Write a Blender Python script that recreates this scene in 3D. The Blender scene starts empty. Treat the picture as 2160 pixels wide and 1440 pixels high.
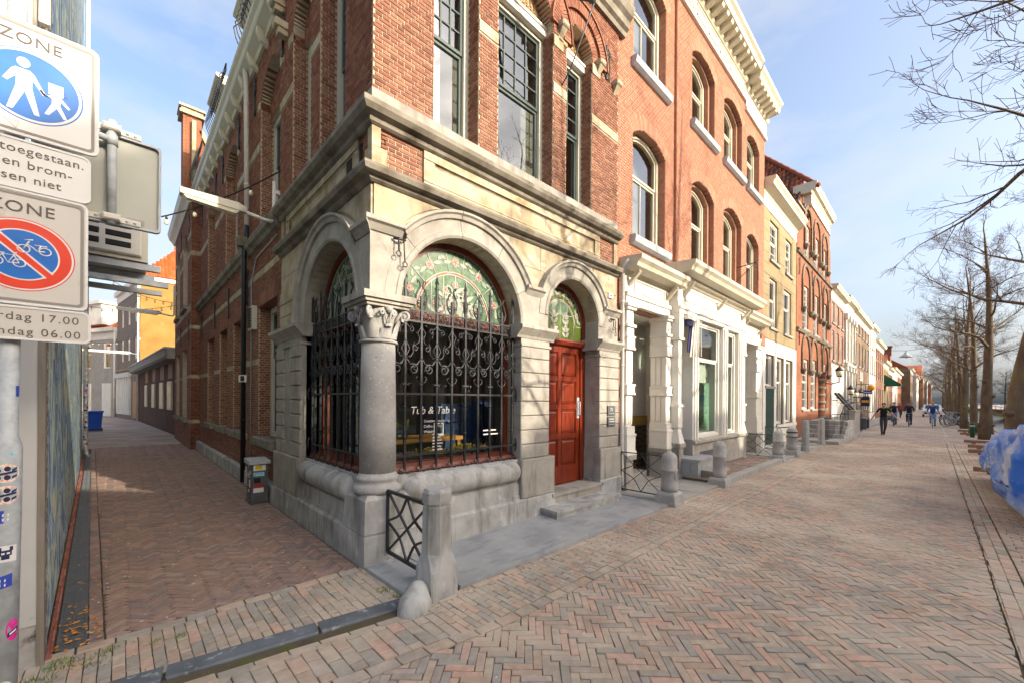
import bpy, bmesh, math, random
from mathutils import Vector, Matrix
from mathutils.geometry import tessellate_polygon
sc = bpy.context.scene
COL = sc.collection
PI = math.pi
random.seed(7)
rnd = random.random
def U(a, b): return a + (b - a) * random.random()

# ------------------------------------------------------------------ camera, sky, sun, exposure
CAM = Vector((-1.9475, -4.3817, 1.9))
FWD = Vector((0.69358, 0.72038, 0.0))
RGT = Vector((0.72038, -0.69358, 0.0))
cd = bpy.data.cameras.new('camera'); cam = bpy.data.objects.new('camera', cd); COL.objects.link(cam)
cam.location = CAM
cam.rotation_euler = (Matrix.Rotation(-math.atan2(FWD.x, FWD.y), 3, 'Z') @ Matrix.Rotation(PI / 2, 3, 'X') @ Matrix.Rotation(math.radians(0.372), 3, 'Z')).to_euler()
cd.sensor_width = 36.0; cd.lens = 14.233; cd.shift_y = 0.0565
cd.clip_start = 0.05; cd.clip_end = 2000
sc.camera = cam
SUN_AZ = math.radians(14.0)      # from -Y towards +X
SUN_EL = math.radians(22.0)
sund = Vector((math.sin(SUN_AZ) * math.cos(SUN_EL), -math.cos(SUN_AZ) * math.cos(SUN_EL), math.sin(SUN_EL)))
world = bpy.data.worlds.new('World'); sc.world = world; world.use_nodes = True
wt = world.node_tree; wt.nodes.clear()
def WN(t, **k):
    n = wt.nodes.new(t)
    for a, b in k.items(): setattr(n, a, b)
    return n
wo = WN('ShaderNodeOutputWorld'); bg = WN('ShaderNodeBackground'); sky = WN('ShaderNodeTexSky')
sky.sky_type = 'NISHITA'; sky.sun_disc = False; sky.sun_elevation = SUN_EL
sky.sun_rotation = math.radians(180.0) - SUN_AZ
sky.air_density = 0.85; sky.dust_density = 7.5; sky.ozone_density = 1.4
tc = WN('ShaderNodeTexCoord'); mp = WN('ShaderNodeMapping'); mp.inputs['Scale'].default_value = (1.6, 1.6, 4.2)
mp.inputs['Location'].default_value = (2.3, 0.7, 0.15)
nz = WN('ShaderNodeTexNoise'); nz.inputs['Scale'].default_value = 1.5; nz.inputs['Detail'].default_value = 7; nz.inputs['Roughness'].default_value = .55
rp = WN('ShaderNodeValToRGB'); rp.color_ramp.elements[0].position = .42; rp.color_ramp.elements[1].position = .68
rp.color_ramp.elements[1].color = (.8, .8, .8, 1)
mx = WN('ShaderNodeMixRGB'); mx.inputs[2].default_value = (1.75, 1.83, 1.93, 1)
hs = WN('ShaderNodeMixRGB'); hs.inputs[0].default_value = .12; hs.inputs[2].default_value = (.8, 1.15, 1.5, 1)
L = wt.links.new
L(tc.outputs['Generated'], mp.inputs[0]); L(mp.outputs[0], nz.inputs[0]); L(nz.outputs[0], rp.inputs[0])
L(sky.outputs[0], hs.inputs[1]); L(hs.outputs[0], mx.inputs[1]); L(rp.outputs[0], mx.inputs[0])
L(mx.outputs[0], bg.inputs[0]); L(bg.outputs[0], wo.inputs[0])
bg.inputs[1].default_value = 0.14
sl = bpy.data.lights.new('sun', 'SUN'); sl.energy = 2.0; sl.angle = math.radians(0.55); sl.color = (1.0, .88, .70)
so = bpy.data.objects.new('sun', sl); COL.objects.link(so); so.location = (10, -30, 30)
so.rotation_euler = sund.to_track_quat('Z', 'Y').to_euler()
vs = sc.view_settings; vs.view_transform = 'Standard'; vs.look = 'None'; vs.exposure = 1.85; vs.gamma = 1.0; vs.use_curve_mapping = False
sc.cycles.max_bounces = 8; sc.cycles.transparent_max_bounces = 16; sc.cycles.diffuse_bounces = 4; sc.cycles.glossy_bounces = 3
sc.cycles.use_denoising = True
sc.cycles.sample_clamp_indirect = 6.0

# ------------------------------------------------------------------ materials
def C(h):
    v = [int(h[i:i + 2], 16) / 255 for i in (0, 2, 4)]
    return tuple((x / 12.92 if x <= .04045 else ((x + .055) / 1.055) ** 2.4) for x in v) + (1.0,)
MATS = {}
# base colours toned down (or up) together, per material
TONE = {'brick': (.67, .71, .73), 'brick_orange': (.80, .76, .76), 'mortar': .72, 'mortar_pink': .75, 'sandstone': (.64, .63, .65), 'bluestone': (.70, .685, .66), 'bluestone_base': (.84, .86, .89), 'column_stone': (.80, .82, .86), 'slab_stone': .80, 'slab_light': .75,
    'weathered_ledge': .8, 'white_paint': .88, 'cream_paint': .76, 'plaster_tan': (.66, .67, .74), 'plaster_white': .82, 'plaster_yellow': (.58, .56, .62), 'paving': (1.14, 1.16, 1.10), 'paving_alley': (.98, 1.08, 1.12), 'paving_far': (1.0, 1.1, 1.15),
    'brick_far_red': .74, 'brick_far_gothic': (.72, .80, .84), 'brick_far_brown': .78, 'brick_far_pink': .78, 'yellow_tile': .75, 'frame_cream': .75, 'panel_cream': .8, 'sign_white': .78, 'sign_cream': .78, 'sign_blue': (.42, .52, .62), 'sign_red': (.85, .7, .7),
    'glass_green': (.60, .58, .60), 'glass_olive': .6, 'glass_pale': .58, 'glass_rose': .65, 'roof_tile': .8, 'roof_tile_orange': .72, 'twig': (.55, .58, .64), 'bark': .78, 'mahogany': .8}
def toned(name, cs):
    k = TONE.get(name, 1); k = k if isinstance(k, tuple) else (k, k, k)
    return [(c[0] * k[0], c[1] * k[1], c[2] * k[2], 1) for c in cs]
def mat(name, cols, scale=4.0, rough=.75, bump=0.0, bscale=60.0, isl=None, metal=0.0, stretch=(1, 1, 1), detail=5, spec=.35, lo=.3, hi=.7,
        over=None, pts=None):
    """cols: colours of a ramp over world-space noise; isl: colours picked per piece (loose part or object), multiplied in; over: (colour, scale, lo, hi, stretch) stain"""
    if isl: isl = toned(name, isl)
    else: cols = toned(name, cols)
    over = [(toned(name, [q[0]])[0],) + q[1:] for q in (over or [])]
    m = bpy.data.materials.new(name); m.use_nodes = True; nt = m.node_tree; nt.nodes.clear()
    def N(t, **k):
        n = nt.nodes.new(t)
        for a, b in k.items(): setattr(n, a, b)
        return n
    k = nt.links.new
    out = N('ShaderNodeOutputMaterial'); b = N('ShaderNodeBsdfPrincipled'); k(b.outputs[0], out.inputs[0])
    b.inputs['Roughness'].default_value = rough; b.inputs['Metallic'].default_value = metal; b.inputs['Specular IOR Level'].default_value = spec
    g = N('ShaderNodeNewGeometry')
    def noise(scale, stretch, detail=5):
        mp = N('ShaderNodeMapping'); mp.inputs['Scale'].default_value = stretch; k(g.outputs['Position'], mp.inputs[0])
        n = N('ShaderNodeTexNoise'); n.inputs['Scale'].default_value = scale; n.inputs['Detail'].default_value = detail; n.inputs['Roughness'].default_value = .6
        k(mp.outputs[0], n.inputs[0]); return n.outputs[0]
    def ramp(src, cols, lo=None, hi=None, interp='LINEAR'):
        r = N('ShaderNodeValToRGB'); cr = r.color_ramp; cr.interpolation = interp
        n = len(cols); lo = 0 if lo is None else lo; hi = 1 if hi is None else hi
        while len(cr.elements) < n: cr.elements.new(.5)
        for i, c in enumerate(cols):
            cr.elements[i].position = lo + (hi - lo) * (i / max(1, n - 1) if interp == 'LINEAR' else i / n); cr.elements[i].color = c
        k(src, r.inputs[0]); return r.outputs[0]
    if len(cols) == 1: b.inputs['Base Color'].default_value = cols[0]; col = None
    else: col = ramp(noise(scale, stretch, detail), cols, lo, hi)
    if isl:
        oi = N('ShaderNodeObjectInfo'); ad = N('ShaderNodeMath', operation='ADD'); k(g.outputs['Random Per Island'], ad.inputs[0]); k(oi.outputs['Random'], ad.inputs[1])
        fr = N('ShaderNodeMath', operation='FRACT'); k(ad.outputs[0], fr.inputs[0])
        ic = ramp(fr.outputs[0], isl, interp='CONSTANT')
        if col is None: col = ic
        else:
            mu = N('ShaderNodeMixRGB', blend_type='MULTIPLY'); mu.inputs[0].default_value = 1; k(ic, mu.inputs[1]); k(col, mu.inputs[2]); col = mu.outputs[0]
    for ov in (over or []):
        oc, osc, ol, oh, ost = ov
        f = ramp(noise(osc, ost, 6), [(0, 0, 0, 1), (1, 1, 1, 1)], ol, oh)
        mu = N('ShaderNodeMixRGB'); k(f, mu.inputs[0])
        if col is None: mu.inputs[1].default_value = cols[0]
        else: k(col, mu.inputs[1])
        mu.inputs[2].default_value = oc; col = mu.outputs[0]
    if col is not None: k(col, b.inputs['Base Color'])
    if bump:
        bp = N('ShaderNodeBump'); bp.inputs['Strength'].default_value = bump; bp.inputs['Distance'].default_value = .01
        k(noise(bscale, (1, 1, 1), 4), bp.inputs['Height']); k(bp.outputs[0], b.inputs['Normal'])
    MATS[name] = m
    return m
def brickmat(name, cols, mortar, bw=.21, bh=.058, axis='X', ms=.008, rough=.85, dirt=None, offs=.5):
    cols = toned(name, cols); mortar = toned(name, [mortar])[0]
    m = bpy.data.materials.new(name); m.use_nodes = True; nt = m.node_tree; nt.nodes.clear(); k = nt.links.new
    N = nt.nodes.new
    out = N('ShaderNodeOutputMaterial'); b = N('ShaderNodeBsdfPrincipled'); k(b.outputs[0], out.inputs[0]); b.inputs['Roughness'].default_value = rough; b.inputs['Specular IOR Level'].default_value = .2
    g = N('ShaderNodeNewGeometry'); s = N('ShaderNodeSeparateXYZ'); k(g.outputs['Position'], s.inputs[0])
    cb = N('ShaderNodeCombineXYZ')
    if axis == 'G': k(s.outputs[0], cb.inputs[0]); k(s.outputs[1], cb.inputs[1])
    else:
        ad = N('ShaderNodeMath'); ad.operation = 'ADD'; k(s.outputs[0], ad.inputs[0]); k(s.outputs[1], ad.inputs[1])
        k(ad.outputs[0], cb.inputs[0]); k(s.outputs[2], cb.inputs[1])
    t = N('ShaderNodeTexBrick'); k(cb.outputs[0], t.inputs[0]); t.inputs['Scale'].default_value = 1; t.inputs['Brick Width'].default_value = bw; t.inputs['Row Height'].default_value = bh
    t.inputs['Mortar Size'].default_value = ms; t.inputs['Mortar Smooth'].default_value = .3; t.offset = offs
    t.inputs['Color1'].default_value = cols[0]; t.inputs['Color2'].default_value = cols[1]; t.inputs['Mortar'].default_value = mortar
    n = N('ShaderNodeTexNoise'); n.inputs['Scale'].default_value = .9; n.inputs['Detail'].default_value = 6; k(g.outputs['Position'], n.inputs[0])
    r = N('ShaderNodeValToRGB'); r.color_ramp.elements[0].position = .35; r.color_ramp.elements[1].position = .7; r.color_ramp.elements[0].color = (.72, .7, .68, 1); r.color_ramp.elements[1].color = (1.1, 1.08, 1.05, 1)
    k(n.outputs[0], r.inputs[0])
    mu = N('ShaderNodeMixRGB'); mu.blend_type = 'MULTIPLY'; mu.inputs[0].default_value = 1; k(t.outputs[0], mu.inputs[1]); k(r.outputs[0], mu.inputs[2])
    k(mu.outputs[0], b.inputs['Base Color'])
    bp = N('ShaderNodeBump'); bp.inputs['Strength'].default_value = .5; bp.inputs['Distance'].default_value = .006; bp.invert = True
    k(t.outputs['Fac'], bp.inputs['Height']); k(bp.outputs[0], b.inputs['Normal'])
    MATS[name] = m; return m
def glassmat(name, tint=(.9, .95, .93, 1), base=.06, refl=1.0, rough=.0, ior=1.5):
    m = bpy.data.materials.new(name); m.use_nodes = True; nt = m.node_tree; nt.nodes.clear(); k = nt.links.new; N = nt.nodes.new
    out = N('ShaderNodeOutputMaterial'); mix = N('ShaderNodeMixShader'); tr = N('ShaderNodeBsdfTransparent'); gl = N('ShaderNodeBsdfGlossy'); fr = N('ShaderNodeFresnel')
    ad = N('ShaderNodeMath'); ad.operation = 'MULTIPLY_ADD'; ad.inputs[1].default_value = refl; ad.inputs[2].default_value = base; ad.use_clamp = True
    fr.inputs[0].default_value = ior; tr.inputs[0].default_value = tint; gl.inputs['Roughness'].default_value = rough; gl.inputs[0].default_value = (.93, .96, 1, 1)
    g = N('ShaderNodeNewGeometry'); nz = N('ShaderNodeTexNoise'); nz.inputs['Scale'].default_value = 1.3; k(g.outputs['Position'], nz.inputs[0])
    bp = N('ShaderNodeBump'); bp.inputs['Strength'].default_value = .05; bp.inputs['Distance'].default_value = .03; k(nz.outputs[0], bp.inputs['Height']); k(bp.outputs[0], gl.inputs['Normal'])
    k(fr.outputs[0], ad.inputs[0]); k(ad.outputs[0], mix.inputs[0]); k(tr.outputs[0], mix.inputs[1]); k(gl.outputs[0], mix.inputs[2]); k(mix.outputs[0], out.inputs[0])
    MATS[name] = m; return m

W1 = (1, 1, 1)
mat('brick', [(.78, .74, .72, 1), (1.08, 1.06, 1.04, 1)], 9, .88, .5, 90, isl=[C('a8705a'), C('9c6350'), C('ae7a62'), C('a06a56'), C('8f5c4a'), C('b27f66'), C('a4705a')], spec=.2,
    over=[(C('5c4438'), 1.1, .60, .80, (1, 1, .5))])
mat('mortar', [C('b3a590'), C('cdbfa8')], 6, .95, .4, 150, spec=.1)
mat('brick_orange', [(.85, .82, .8, 1), (1.1, 1.08, 1.05, 1)], 7, .88, .4, 90, isl=[C('b8866e'), C('b08068'), C('bd8e76'), C('b4846c'), C('b98a76')], spec=.2)
mat('mortar_pink', [C('a87e68'), C('b58d76')], 6, .95, spec=.1)
mat('yellow_tile', [C('b98438'), C('caa04e')], 14, .6, .2, isl=[C('ffffff'), C('f2d8b0'), C('f6e4c4')])
mat('sandstone', [C('a3937a'), C('c6b795'), C('d8cdb2'), C('b8a680')], 1.7, .85, .4, 70, over=[(C('7c7060'), 1.5, .52, .78, (2.5, 2.5, .6)), (C('b0905e'), 2.3, .57, .75, W1), (C('e2dac8'), 4.5, .60, .72, W1), (C('5d564c'), 3.1, .62, .80, (3, 3, .6))], spec=.2)
mat('bluestone', [C('a19d96'), C('b5b1a9'), C('c2beb6')], 3.5, .8, .4, 110, over=[(C('d2cfc8'), 2.3, .57, .80, (1.5, 1.5, .8)), (C('7d7a74'), 1.9, .54, .78, (2.5, 2.5, .5))], spec=.25)
mat('bluestone_base', [C('999690'), C('b4b1aa'), C('c6c3bc')], 2.6, .85, .45, 110, over=[(C('d8d6d0'), 3.1, .56, .74, (1.3, 1.3, .9)), (C('77756a'), 1.7, .50, .74, (3, 3, .55)), (C('84866a'), 2.2, .67, .8, (2, 2, .7))], spec=.25)
mat('column_stone', [C('a5a19a'), C('bab6ae')], 5, .85, .5, 160, over=[(C('d6d3cc'), 26, .60, .70, W1), (C('7d7a74'), 30, .62, .74, W1)], spec=.25)
mat('slab_stone', [C('959698'), C('aaabab'), C('b8b9b7')], 1.6, .72, .25, 60, over=[(C('85898e'), 3.0, .55, .75, (.6, 2, 1)), (C('c6c5c0'), 5, .60, .8, W1)], spec=.3)
mat('slab_light', [C('a09d96'), C('b7b4ad')], 1.5, .78, .25, 60, over=[(C('86847e'), 3.0, .58, .8, W1)], spec=.3)
mat('dark_kerb', [C('4d5156'), C('6a6f74')], 3, .7, .4, 60, over=[(C('a4a6a6'), 9, .57, .70, W1)], spec=.35)
mat('weathered_ledge', [C('6a6357'), C('8a8376'), C('9d968a')], 3, .85, .4, 80, over=[(C('4f493f'), 2.5, .55, .75, (1, 1, 1))], spec=.2)
mat('white_paint', [C('ded9cd'), C('e9e5da')], 1.5, .5, .08, 30, over=[(C('c9c2b0'), 2.2, .62, .85, (2, 2, .5))])
mat('cream_paint', [C('d8cfb6'), C('e4dcc6')], 1.5, .5, .08, 30, over=[(C('bfb498'), 2.2, .62, .85, (2, 2, .5))])
mat('frame_cream', [C('cdc9b8'), C('d8d4c4')], 2, .5)
mat('sash_dark', [C('3d4a48'), C('46524f')], 2, .4)
mat('mahogany', [C('4c170b'), C('7a2b12'), C('8f3a17')], 5, .32, .1, 20, stretch=(6, 6, .5), spec=.5)
mat('mahogany_frame', [C('5a2415'), C('7b3a22')], 5, .4, stretch=(3, 3, .5))
mat('iron', [C('191a1d'), C('26282c')], 8, .45, .2, 60, spec=.5)
mat('iron_grey', [C('4a4d50'), C('5a5e60')], 8, .5, .2, 60)
mat('zinc', [C('9299a0'), C('a8aeb4')], 3, .45)
mat('galvanised', [C('9aa0a3'), C('b4b9bb')], 14, .5, lo=.35, hi=.65, over=[(C('82888b'), 5, .58, .72, (1, 1, .6))])
mat('pipe_white', [C('b9b5ae'), C('c8c4bc')], 3, .5)
mat('sign_white', [C('e6e4df'), C('eceae6')], 3, .4, over=[(C('c4bba9'), 4, .66, .85, W1)])
mat('sign_cream', [C('cfcac1'), C('dad5cc')], 3, .45, over=[(C('a99f8f'), 5, .62, .8, W1)])
mat('sign_grey', [C('85807a')], rough=.5)
mat('sign_text', [C('5d5650')], rough=.6)
mat('sign_blue', [C('1f7fd6'), C('2a8ce0')], 8, .35)
mat('sign_red', [C('d93c1f'), C('e24a2a')], 8, .35)
mat('sign_back', [C('8c8f88'), C('9a9c94')], 2, .5, metal=.2)
mat('panel_cream', [C('c4c2bd'), C('d0ceca')], 2, .45, over=[(C('9c988f'), 9, .68, .8, W1)])
mat('trim_brown', [C('6f675c'), C('857c70')], 5, .7, stretch=(5, 5, .6))
mat('timber_brown', [C('7d5c44'), C('94705a')], 5, .7, .2, stretch=(1, 1, 5))
mat('concrete', [C('8d8a84'), C('a9a6a0')], 6, .9, .5, 50, over=[(C('4e4c48'), 7, .60, .72, W1)])
mat('siding_blue', [C('4f7390'), C('7f9db4')], 5, .7, .2, stretch=(4, 4, .4))
mat('plaster_yellow', [C('a8803c'), C('b88e46'), C('bf9850')], 1.3, .85, .2, over=[(C('c4b48c'), 2.5, .62, .8, (2, 2, .6))])
mat('plaster_tan', [C('a08c62'), C('ae9b72')], 1.8, .85, .2, over=[(C('8e7a54'), 2.5, .6, .8, (2, 2, .5))])
mat('plaster_white', [C('d3cfc5'), C('dfdbd2')], 1.5, .8, over=[(C('bdb6a6'), 2.5, .6, .8, W1)])
mat('plaster_grey', [C('85817b'), C('98948d')], 1.6, .85, .2)
mat('plaster_brown', [C('6c625a'), C('7d736a')], 1.6, .85, .2)
mat('roof_tile', [(.8, .78, .75, 1), (1.1, 1.05, 1, 1)], 6, .8, .3, 40, isl=[C('a5593a'), C('8a4a34'), C('b2633c'), C('7a4534'), C('935038'), C('6d5040')], over=[(C('6b6538'), 1.2, .60, .72, W1)])
mat('roof_tile_orange', [(.9, .88, .85, 1), (1.1, 1.05, 1, 1)], 6, .8, .3, 40, isl=[C('c9622f'), C('c05a2b'), C('d06d38'), C('b85427')])
mat('glazed_brown', [(.7, .7, .7, 1), (1.15, 1.1, 1.05, 1)], 9, .25, isl=[C('3c2a18'), C('47331d'), C('33241a'), C('523a1f')], spec=.6)
mat('glazed_yellow', [C('8a6a1c'), C('b08a2a')], 20, .25, spec=.6)
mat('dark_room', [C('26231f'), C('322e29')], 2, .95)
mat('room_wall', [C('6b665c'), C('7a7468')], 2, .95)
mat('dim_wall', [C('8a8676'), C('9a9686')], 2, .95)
mat('curtain', [C('d9dad6'), C('e8e8e4')], 6, .9, stretch=(9, 9, .2))
mat('blind', [C('a9b4aa'), C('b6bfb5')], 3, .9)
mat('wood_table', [C('a8763c'), C('bd8a4c')], 4, .5, stretch=(1, 6, 6))
mat('blue_board', [C('1f3d66'), C('2c4d78')], 5, .5)
mat('moss', [C('3f4a1c'), C('5d6a2a'), C('74803a')], 30, .95, .5, 200)
mat('weed', [C('48631f'), C('6d8a33')], 20, .9)
mat('yellow_flower', [C('d9b81f'), C('ecd24a')], 20, .8)
mat('dry_twig', [C('8a6f4d'), C('b09468')], 20, .9)
mat('pink_flower', [C('8c2a66'), C('c05a8c')], 20, .8)
mat('paving', [(.80, .79, .78, 1), (1.1, 1.09, 1.07, 1)], 14, .8, .5, 120, isl=[C('a39083'), C('9a8c82'), C('ab9184'), C('93877f'), C('a0928a'), C('ae8f82'), C('918a84'), C('a69688'), C('a08a7c'), C('8e867e')], spec=.25,
    over=[(C('b8aa9c'), .5, .47, .74, W1), (C('7a6e66'), 1.1, .58, .8, W1)])
mat('paving_alley', [(.78, .77, .76, 1), (1.1, 1.08, 1.06, 1)], 14, .8, .5, 120, isl=[C('937668'), C('99796b'), C('8b7166'), C('82716b'), C('9e8172'), C('8f7468')], spec=.25,
    over=[(C('5a504a'), 1.0, .58, .8, W1), (C('948274'), 1.4, .64, .8, W1)])
mat('paving_red', [(.8, .79, .78, 1), (1.1, 1.08, 1.06, 1)], 14, .85, .5, 120, isl=[C('965f52'), C('a0685a'), C('8a564b')], spec=.2)
mat('joint_sand', [C('4a4238'), C('5d5446'), C('544f34')], 5, .97, .5, 200, over=[(C('56602a'), 2.6, .60, .72, W1), (C('a08c6c'), 1.3, .66, .8, W1)], spec=.1)
mat('litter_white', [C('cfc9bf'), C('dedad2')], 30, .9)
mat('leaf_litter', [C('b5742a'), C('c98f3e')], 30, .9)
mat('bark', [C('5c4c3e'), C('72614f'), C('7d7058')], 5, .95, .7, 45, stretch=(1, 1, .4), over=[(C('7c7440'), 2.0, .56, .78, (1, 1, .5)), (C('9c9684'), 4, .64, .8, W1)])
mat('twig', [C('5f4c3f'), C('78624f')], 5, .95)
mat('tarp', [C('1f5fc4'), C('2c74da')], 3, .35, .5, 14, over=[(C('a9b8d8'), 1.5, .44, .62, (1, 1, .7)), (C('cdd5e6'), 3.2, .54, .72, (.5, 1, 1)), (C('2263c8'), .8, .60, .66, W1)])
mat('boat_green', [C('1f6b3c'), C('2a7d48')], 3, .4)
mat('bin_blue', [C('123f9c'), C('1a4cb0')], 3, .4)
mat('rubber', [C('1c1c1d'), C('262627')], 5, .8)
mat('skin', [C('b07e66'), C('bf8e74')], 8, .6)
mat('hair_brown', [C('3a2a1e'), C('4d382a')], 30, .8)
mat('hair_grey', [C('8a8078'), C('9b9188')], 30, .8)
mat('cloth_black', [C('17171a'), C('222226')], 12, .95)
mat('cloth_charcoal', [C('34353a'), C('45464a')], 12, .95)
mat('cloth_navy', [C('1d2338'), C('2a3048')], 12, .95)
mat('cloth_blue', [C('24407a'), C('2e4d8c')], 12, .95)
mat('denim', [C('4f6e96'), C('6584aa')], 12, .95)
mat('cloth_red', [C('8d2b22'), C('a0382c')], 12, .95)
mat('car_white', [C('d4d6d8')], rough=.25, spec=.6)
mat('car_dark', [C('30353c')], rough=.3, spec=.6)
mat('paint_white', [C('dcdad4')], rough=.45)
mat('paint_black', [C('1d2026')], rough=.4)
mat('door_blue', [C('3d4460'), C('4a5170')], 4, .4)
mat('door_green', [C('27403c')], rough=.4)
mat('brass', [C('b08a3a')], rough=.3, metal=.8)
mat('copper_orange', [C('c46a2e')], rough=.4, metal=.3)
mat('awning_green', [C('14513c'), C('1c6048')], 5, .8)
mat('awning_striped', [C('d8d4c8'), C('e4e0d4')], 3, .8)
mat('awning_navy', [C('2b2a52'), C('39386a')], 3, .8)
mat('sticker_orange', [C('e07a3e'), C('e8d9c4'), C('d0562a')], 40, .5)
mat('sticker_blue', [C('2b3f9a'), C('3a52b0')], 30, .5)
mat('sticker_navy', [C('23284a')], rough=.5)
mat('sticker_pink', [C('d41a8c'), C('e04aa6')], 20, .5)
mat('sticker_white', [C('dddad6')], rough=.5)
mat('sticker_red', [C('b81f1a')], rough=.5)
mat('sticker_yellow', [C('e0c21f')], rough=.5)
mat('sticker_cyan', [C('4fb0c4'), C('c4e4ea')], 40, .5)
mat('sign_orange', [C('e09a2a')], rough=.4)
mat('sign_brown', [C('6d3a24')], rough=.6)
mat('sign_green', [C('1f6b34')], rough=.4)
mat('poster', [C('d8d4c8'), C('6d7a70'), C('c9b9a0'), C('405a50')], 3.5, .3)
mat('lamp_glass', [C('d8d2bc')], rough=.3)
mat('bank_grass', [C('5a5a30'), C('7a7440'), C('4d5230')], 4, .95, .6, 30)
mat('crown_far', [C('5c5052'), C('6d6062')], 5, .95)
mat('ground_far', [C('8a7a70'), C('7a6c64')], 1.5, .9)
mat('graffiti', [C('8a8478'), C('d8d4c8'), C('3a3836'), C('a08474'), C('5a6a78')], 16, .8, lo=.3, hi=.7)
# painted mural: tall flowing strokes of blue, cream and ochre
def mural():
    m = bpy.data.materials.new('mural_paint'); m.use_nodes = True; nt = m.node_tree; nt.nodes.clear(); k = nt.links.new; N = nt.nodes.new
    out = N('ShaderNodeOutputMaterial'); b = N('ShaderNodeBsdfPrincipled'); k(b.outputs[0], out.inputs[0]); b.inputs['Roughness'].default_value = .6
    g = N('ShaderNodeNewGeometry'); mp = N('ShaderNodeMapping'); mp.inputs['Scale'].default_value = (1, .85, .42); k(g.outputs['Position'], mp.inputs[0])
    n = N('ShaderNodeTexNoise'); n.inputs['Scale'].default_value = 2.6; n.inputs['Detail'].default_value = 8; n.inputs['Distortion'].default_value = 1.6; n.inputs['Roughness'].default_value = .68; k(mp.outputs[0], n.inputs[0])
    r = N('ShaderNodeValToRGB'); cs = ['2a4a7a', '4d82b0', 'dce6e4', '6894be', '3a5a8c', 'b8d4da', 'e6da9c', '5f94b8', '44689a', 'e6e8da']
    cr = r.color_ramp
    while len(cr.elements) < len(cs): cr.elements.new(.5)
    for i, c in enumerate(cs): cr.elements[i].position = .28 + .44 * i / (len(cs) - 1); cr.elements[i].color = C(c)
    k(n.outputs[0], r.inputs[0]); k(r.outputs[0], b.inputs['Base Color']); MATS['mural_paint'] = m
mural()
# stained glass: opaque-looking cathedral glass
mat('glass_green', [C('4d6b4a'), C('7fa080'), C('5d8058'), C('a4bfa0')], 5, .12, .3, 25, spec=.6)
mat('glass_olive', [C('55682a'), C('748a3c')], 5, .15, .3, 25, spec=.6)
mat('glass_pale', [C('b9c8b8'), C('cdd8c8')], 9, .15, spec=.6)
mat('glass_rose', [C('a8807c'), C('c0a09a')], 9, .15, spec=.6)
mat('glass_amber', [C('8a4a1c'), C('a8682c')], 9, .15, spec=.6)
mat('lead', [C('b9b6ae'), C('c9c6be')], 9, .5)
glassmat('glass', (.80, .86, .84, 1), .05, 1.0)
glassmat('glass_sky', (.70, .76, .78, 1), .13, 1.0)
glassmat('glass_shop', (.82, .88, .86, 1), .09, 1.0)
glassmat('glass_mint', (.55, .72, .64, 1), .05, .9)
brickmat('brick_far_red', (C('9c6a52'), C('8a5a46')), C('a8968a'))
brickmat('brick_far_gothic', (C('ad5f3a'), C('9a5236')), C('a88c78'), .21, .06)
brickmat('brick_far_brown', (C('7d6654'), C('8c7460')), C('9a8c7c'))
brickmat('brick_far_dark', (C('55382e'), C('4a3028')), C('6d5a50'), .21, .065)
brickmat('brick_far_pink', (C('a87a68'), C('9a6c5c')), C('b8a498'))
brickmat('paving_far', (C('b09c90'), C('a08e84')), C('8a7c70'), .21, .1, 'G', .005)
def watermat():
    m = bpy.data.materials.new('water'); m.use_nodes = True; nt = m.node_tree; b = nt.nodes['Principled BSDF']; k = nt.links.new
    b.inputs['Base Color'].default_value = (.03, .036, .03, 1); b.inputs['Roughness'].default_value = .04
    n = nt.nodes.new('ShaderNodeTexNoise'); n.inputs['Scale'].default_value = 2.2; n.inputs['Detail'].default_value = 3
    g = nt.nodes.new('ShaderNodeNewGeometry'); k(g.outputs['Position'], n.inputs[0])
    bp = nt.nodes.new('ShaderNodeBump'); bp.inputs['Strength'].default_value = .12; bp.inputs['Distance'].default_value = .05; k(n.outputs[0], bp.inputs['Height']); k(bp.outputs[0], b.inputs['Normal'])
    MATS['water'] = m
watermat()

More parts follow.
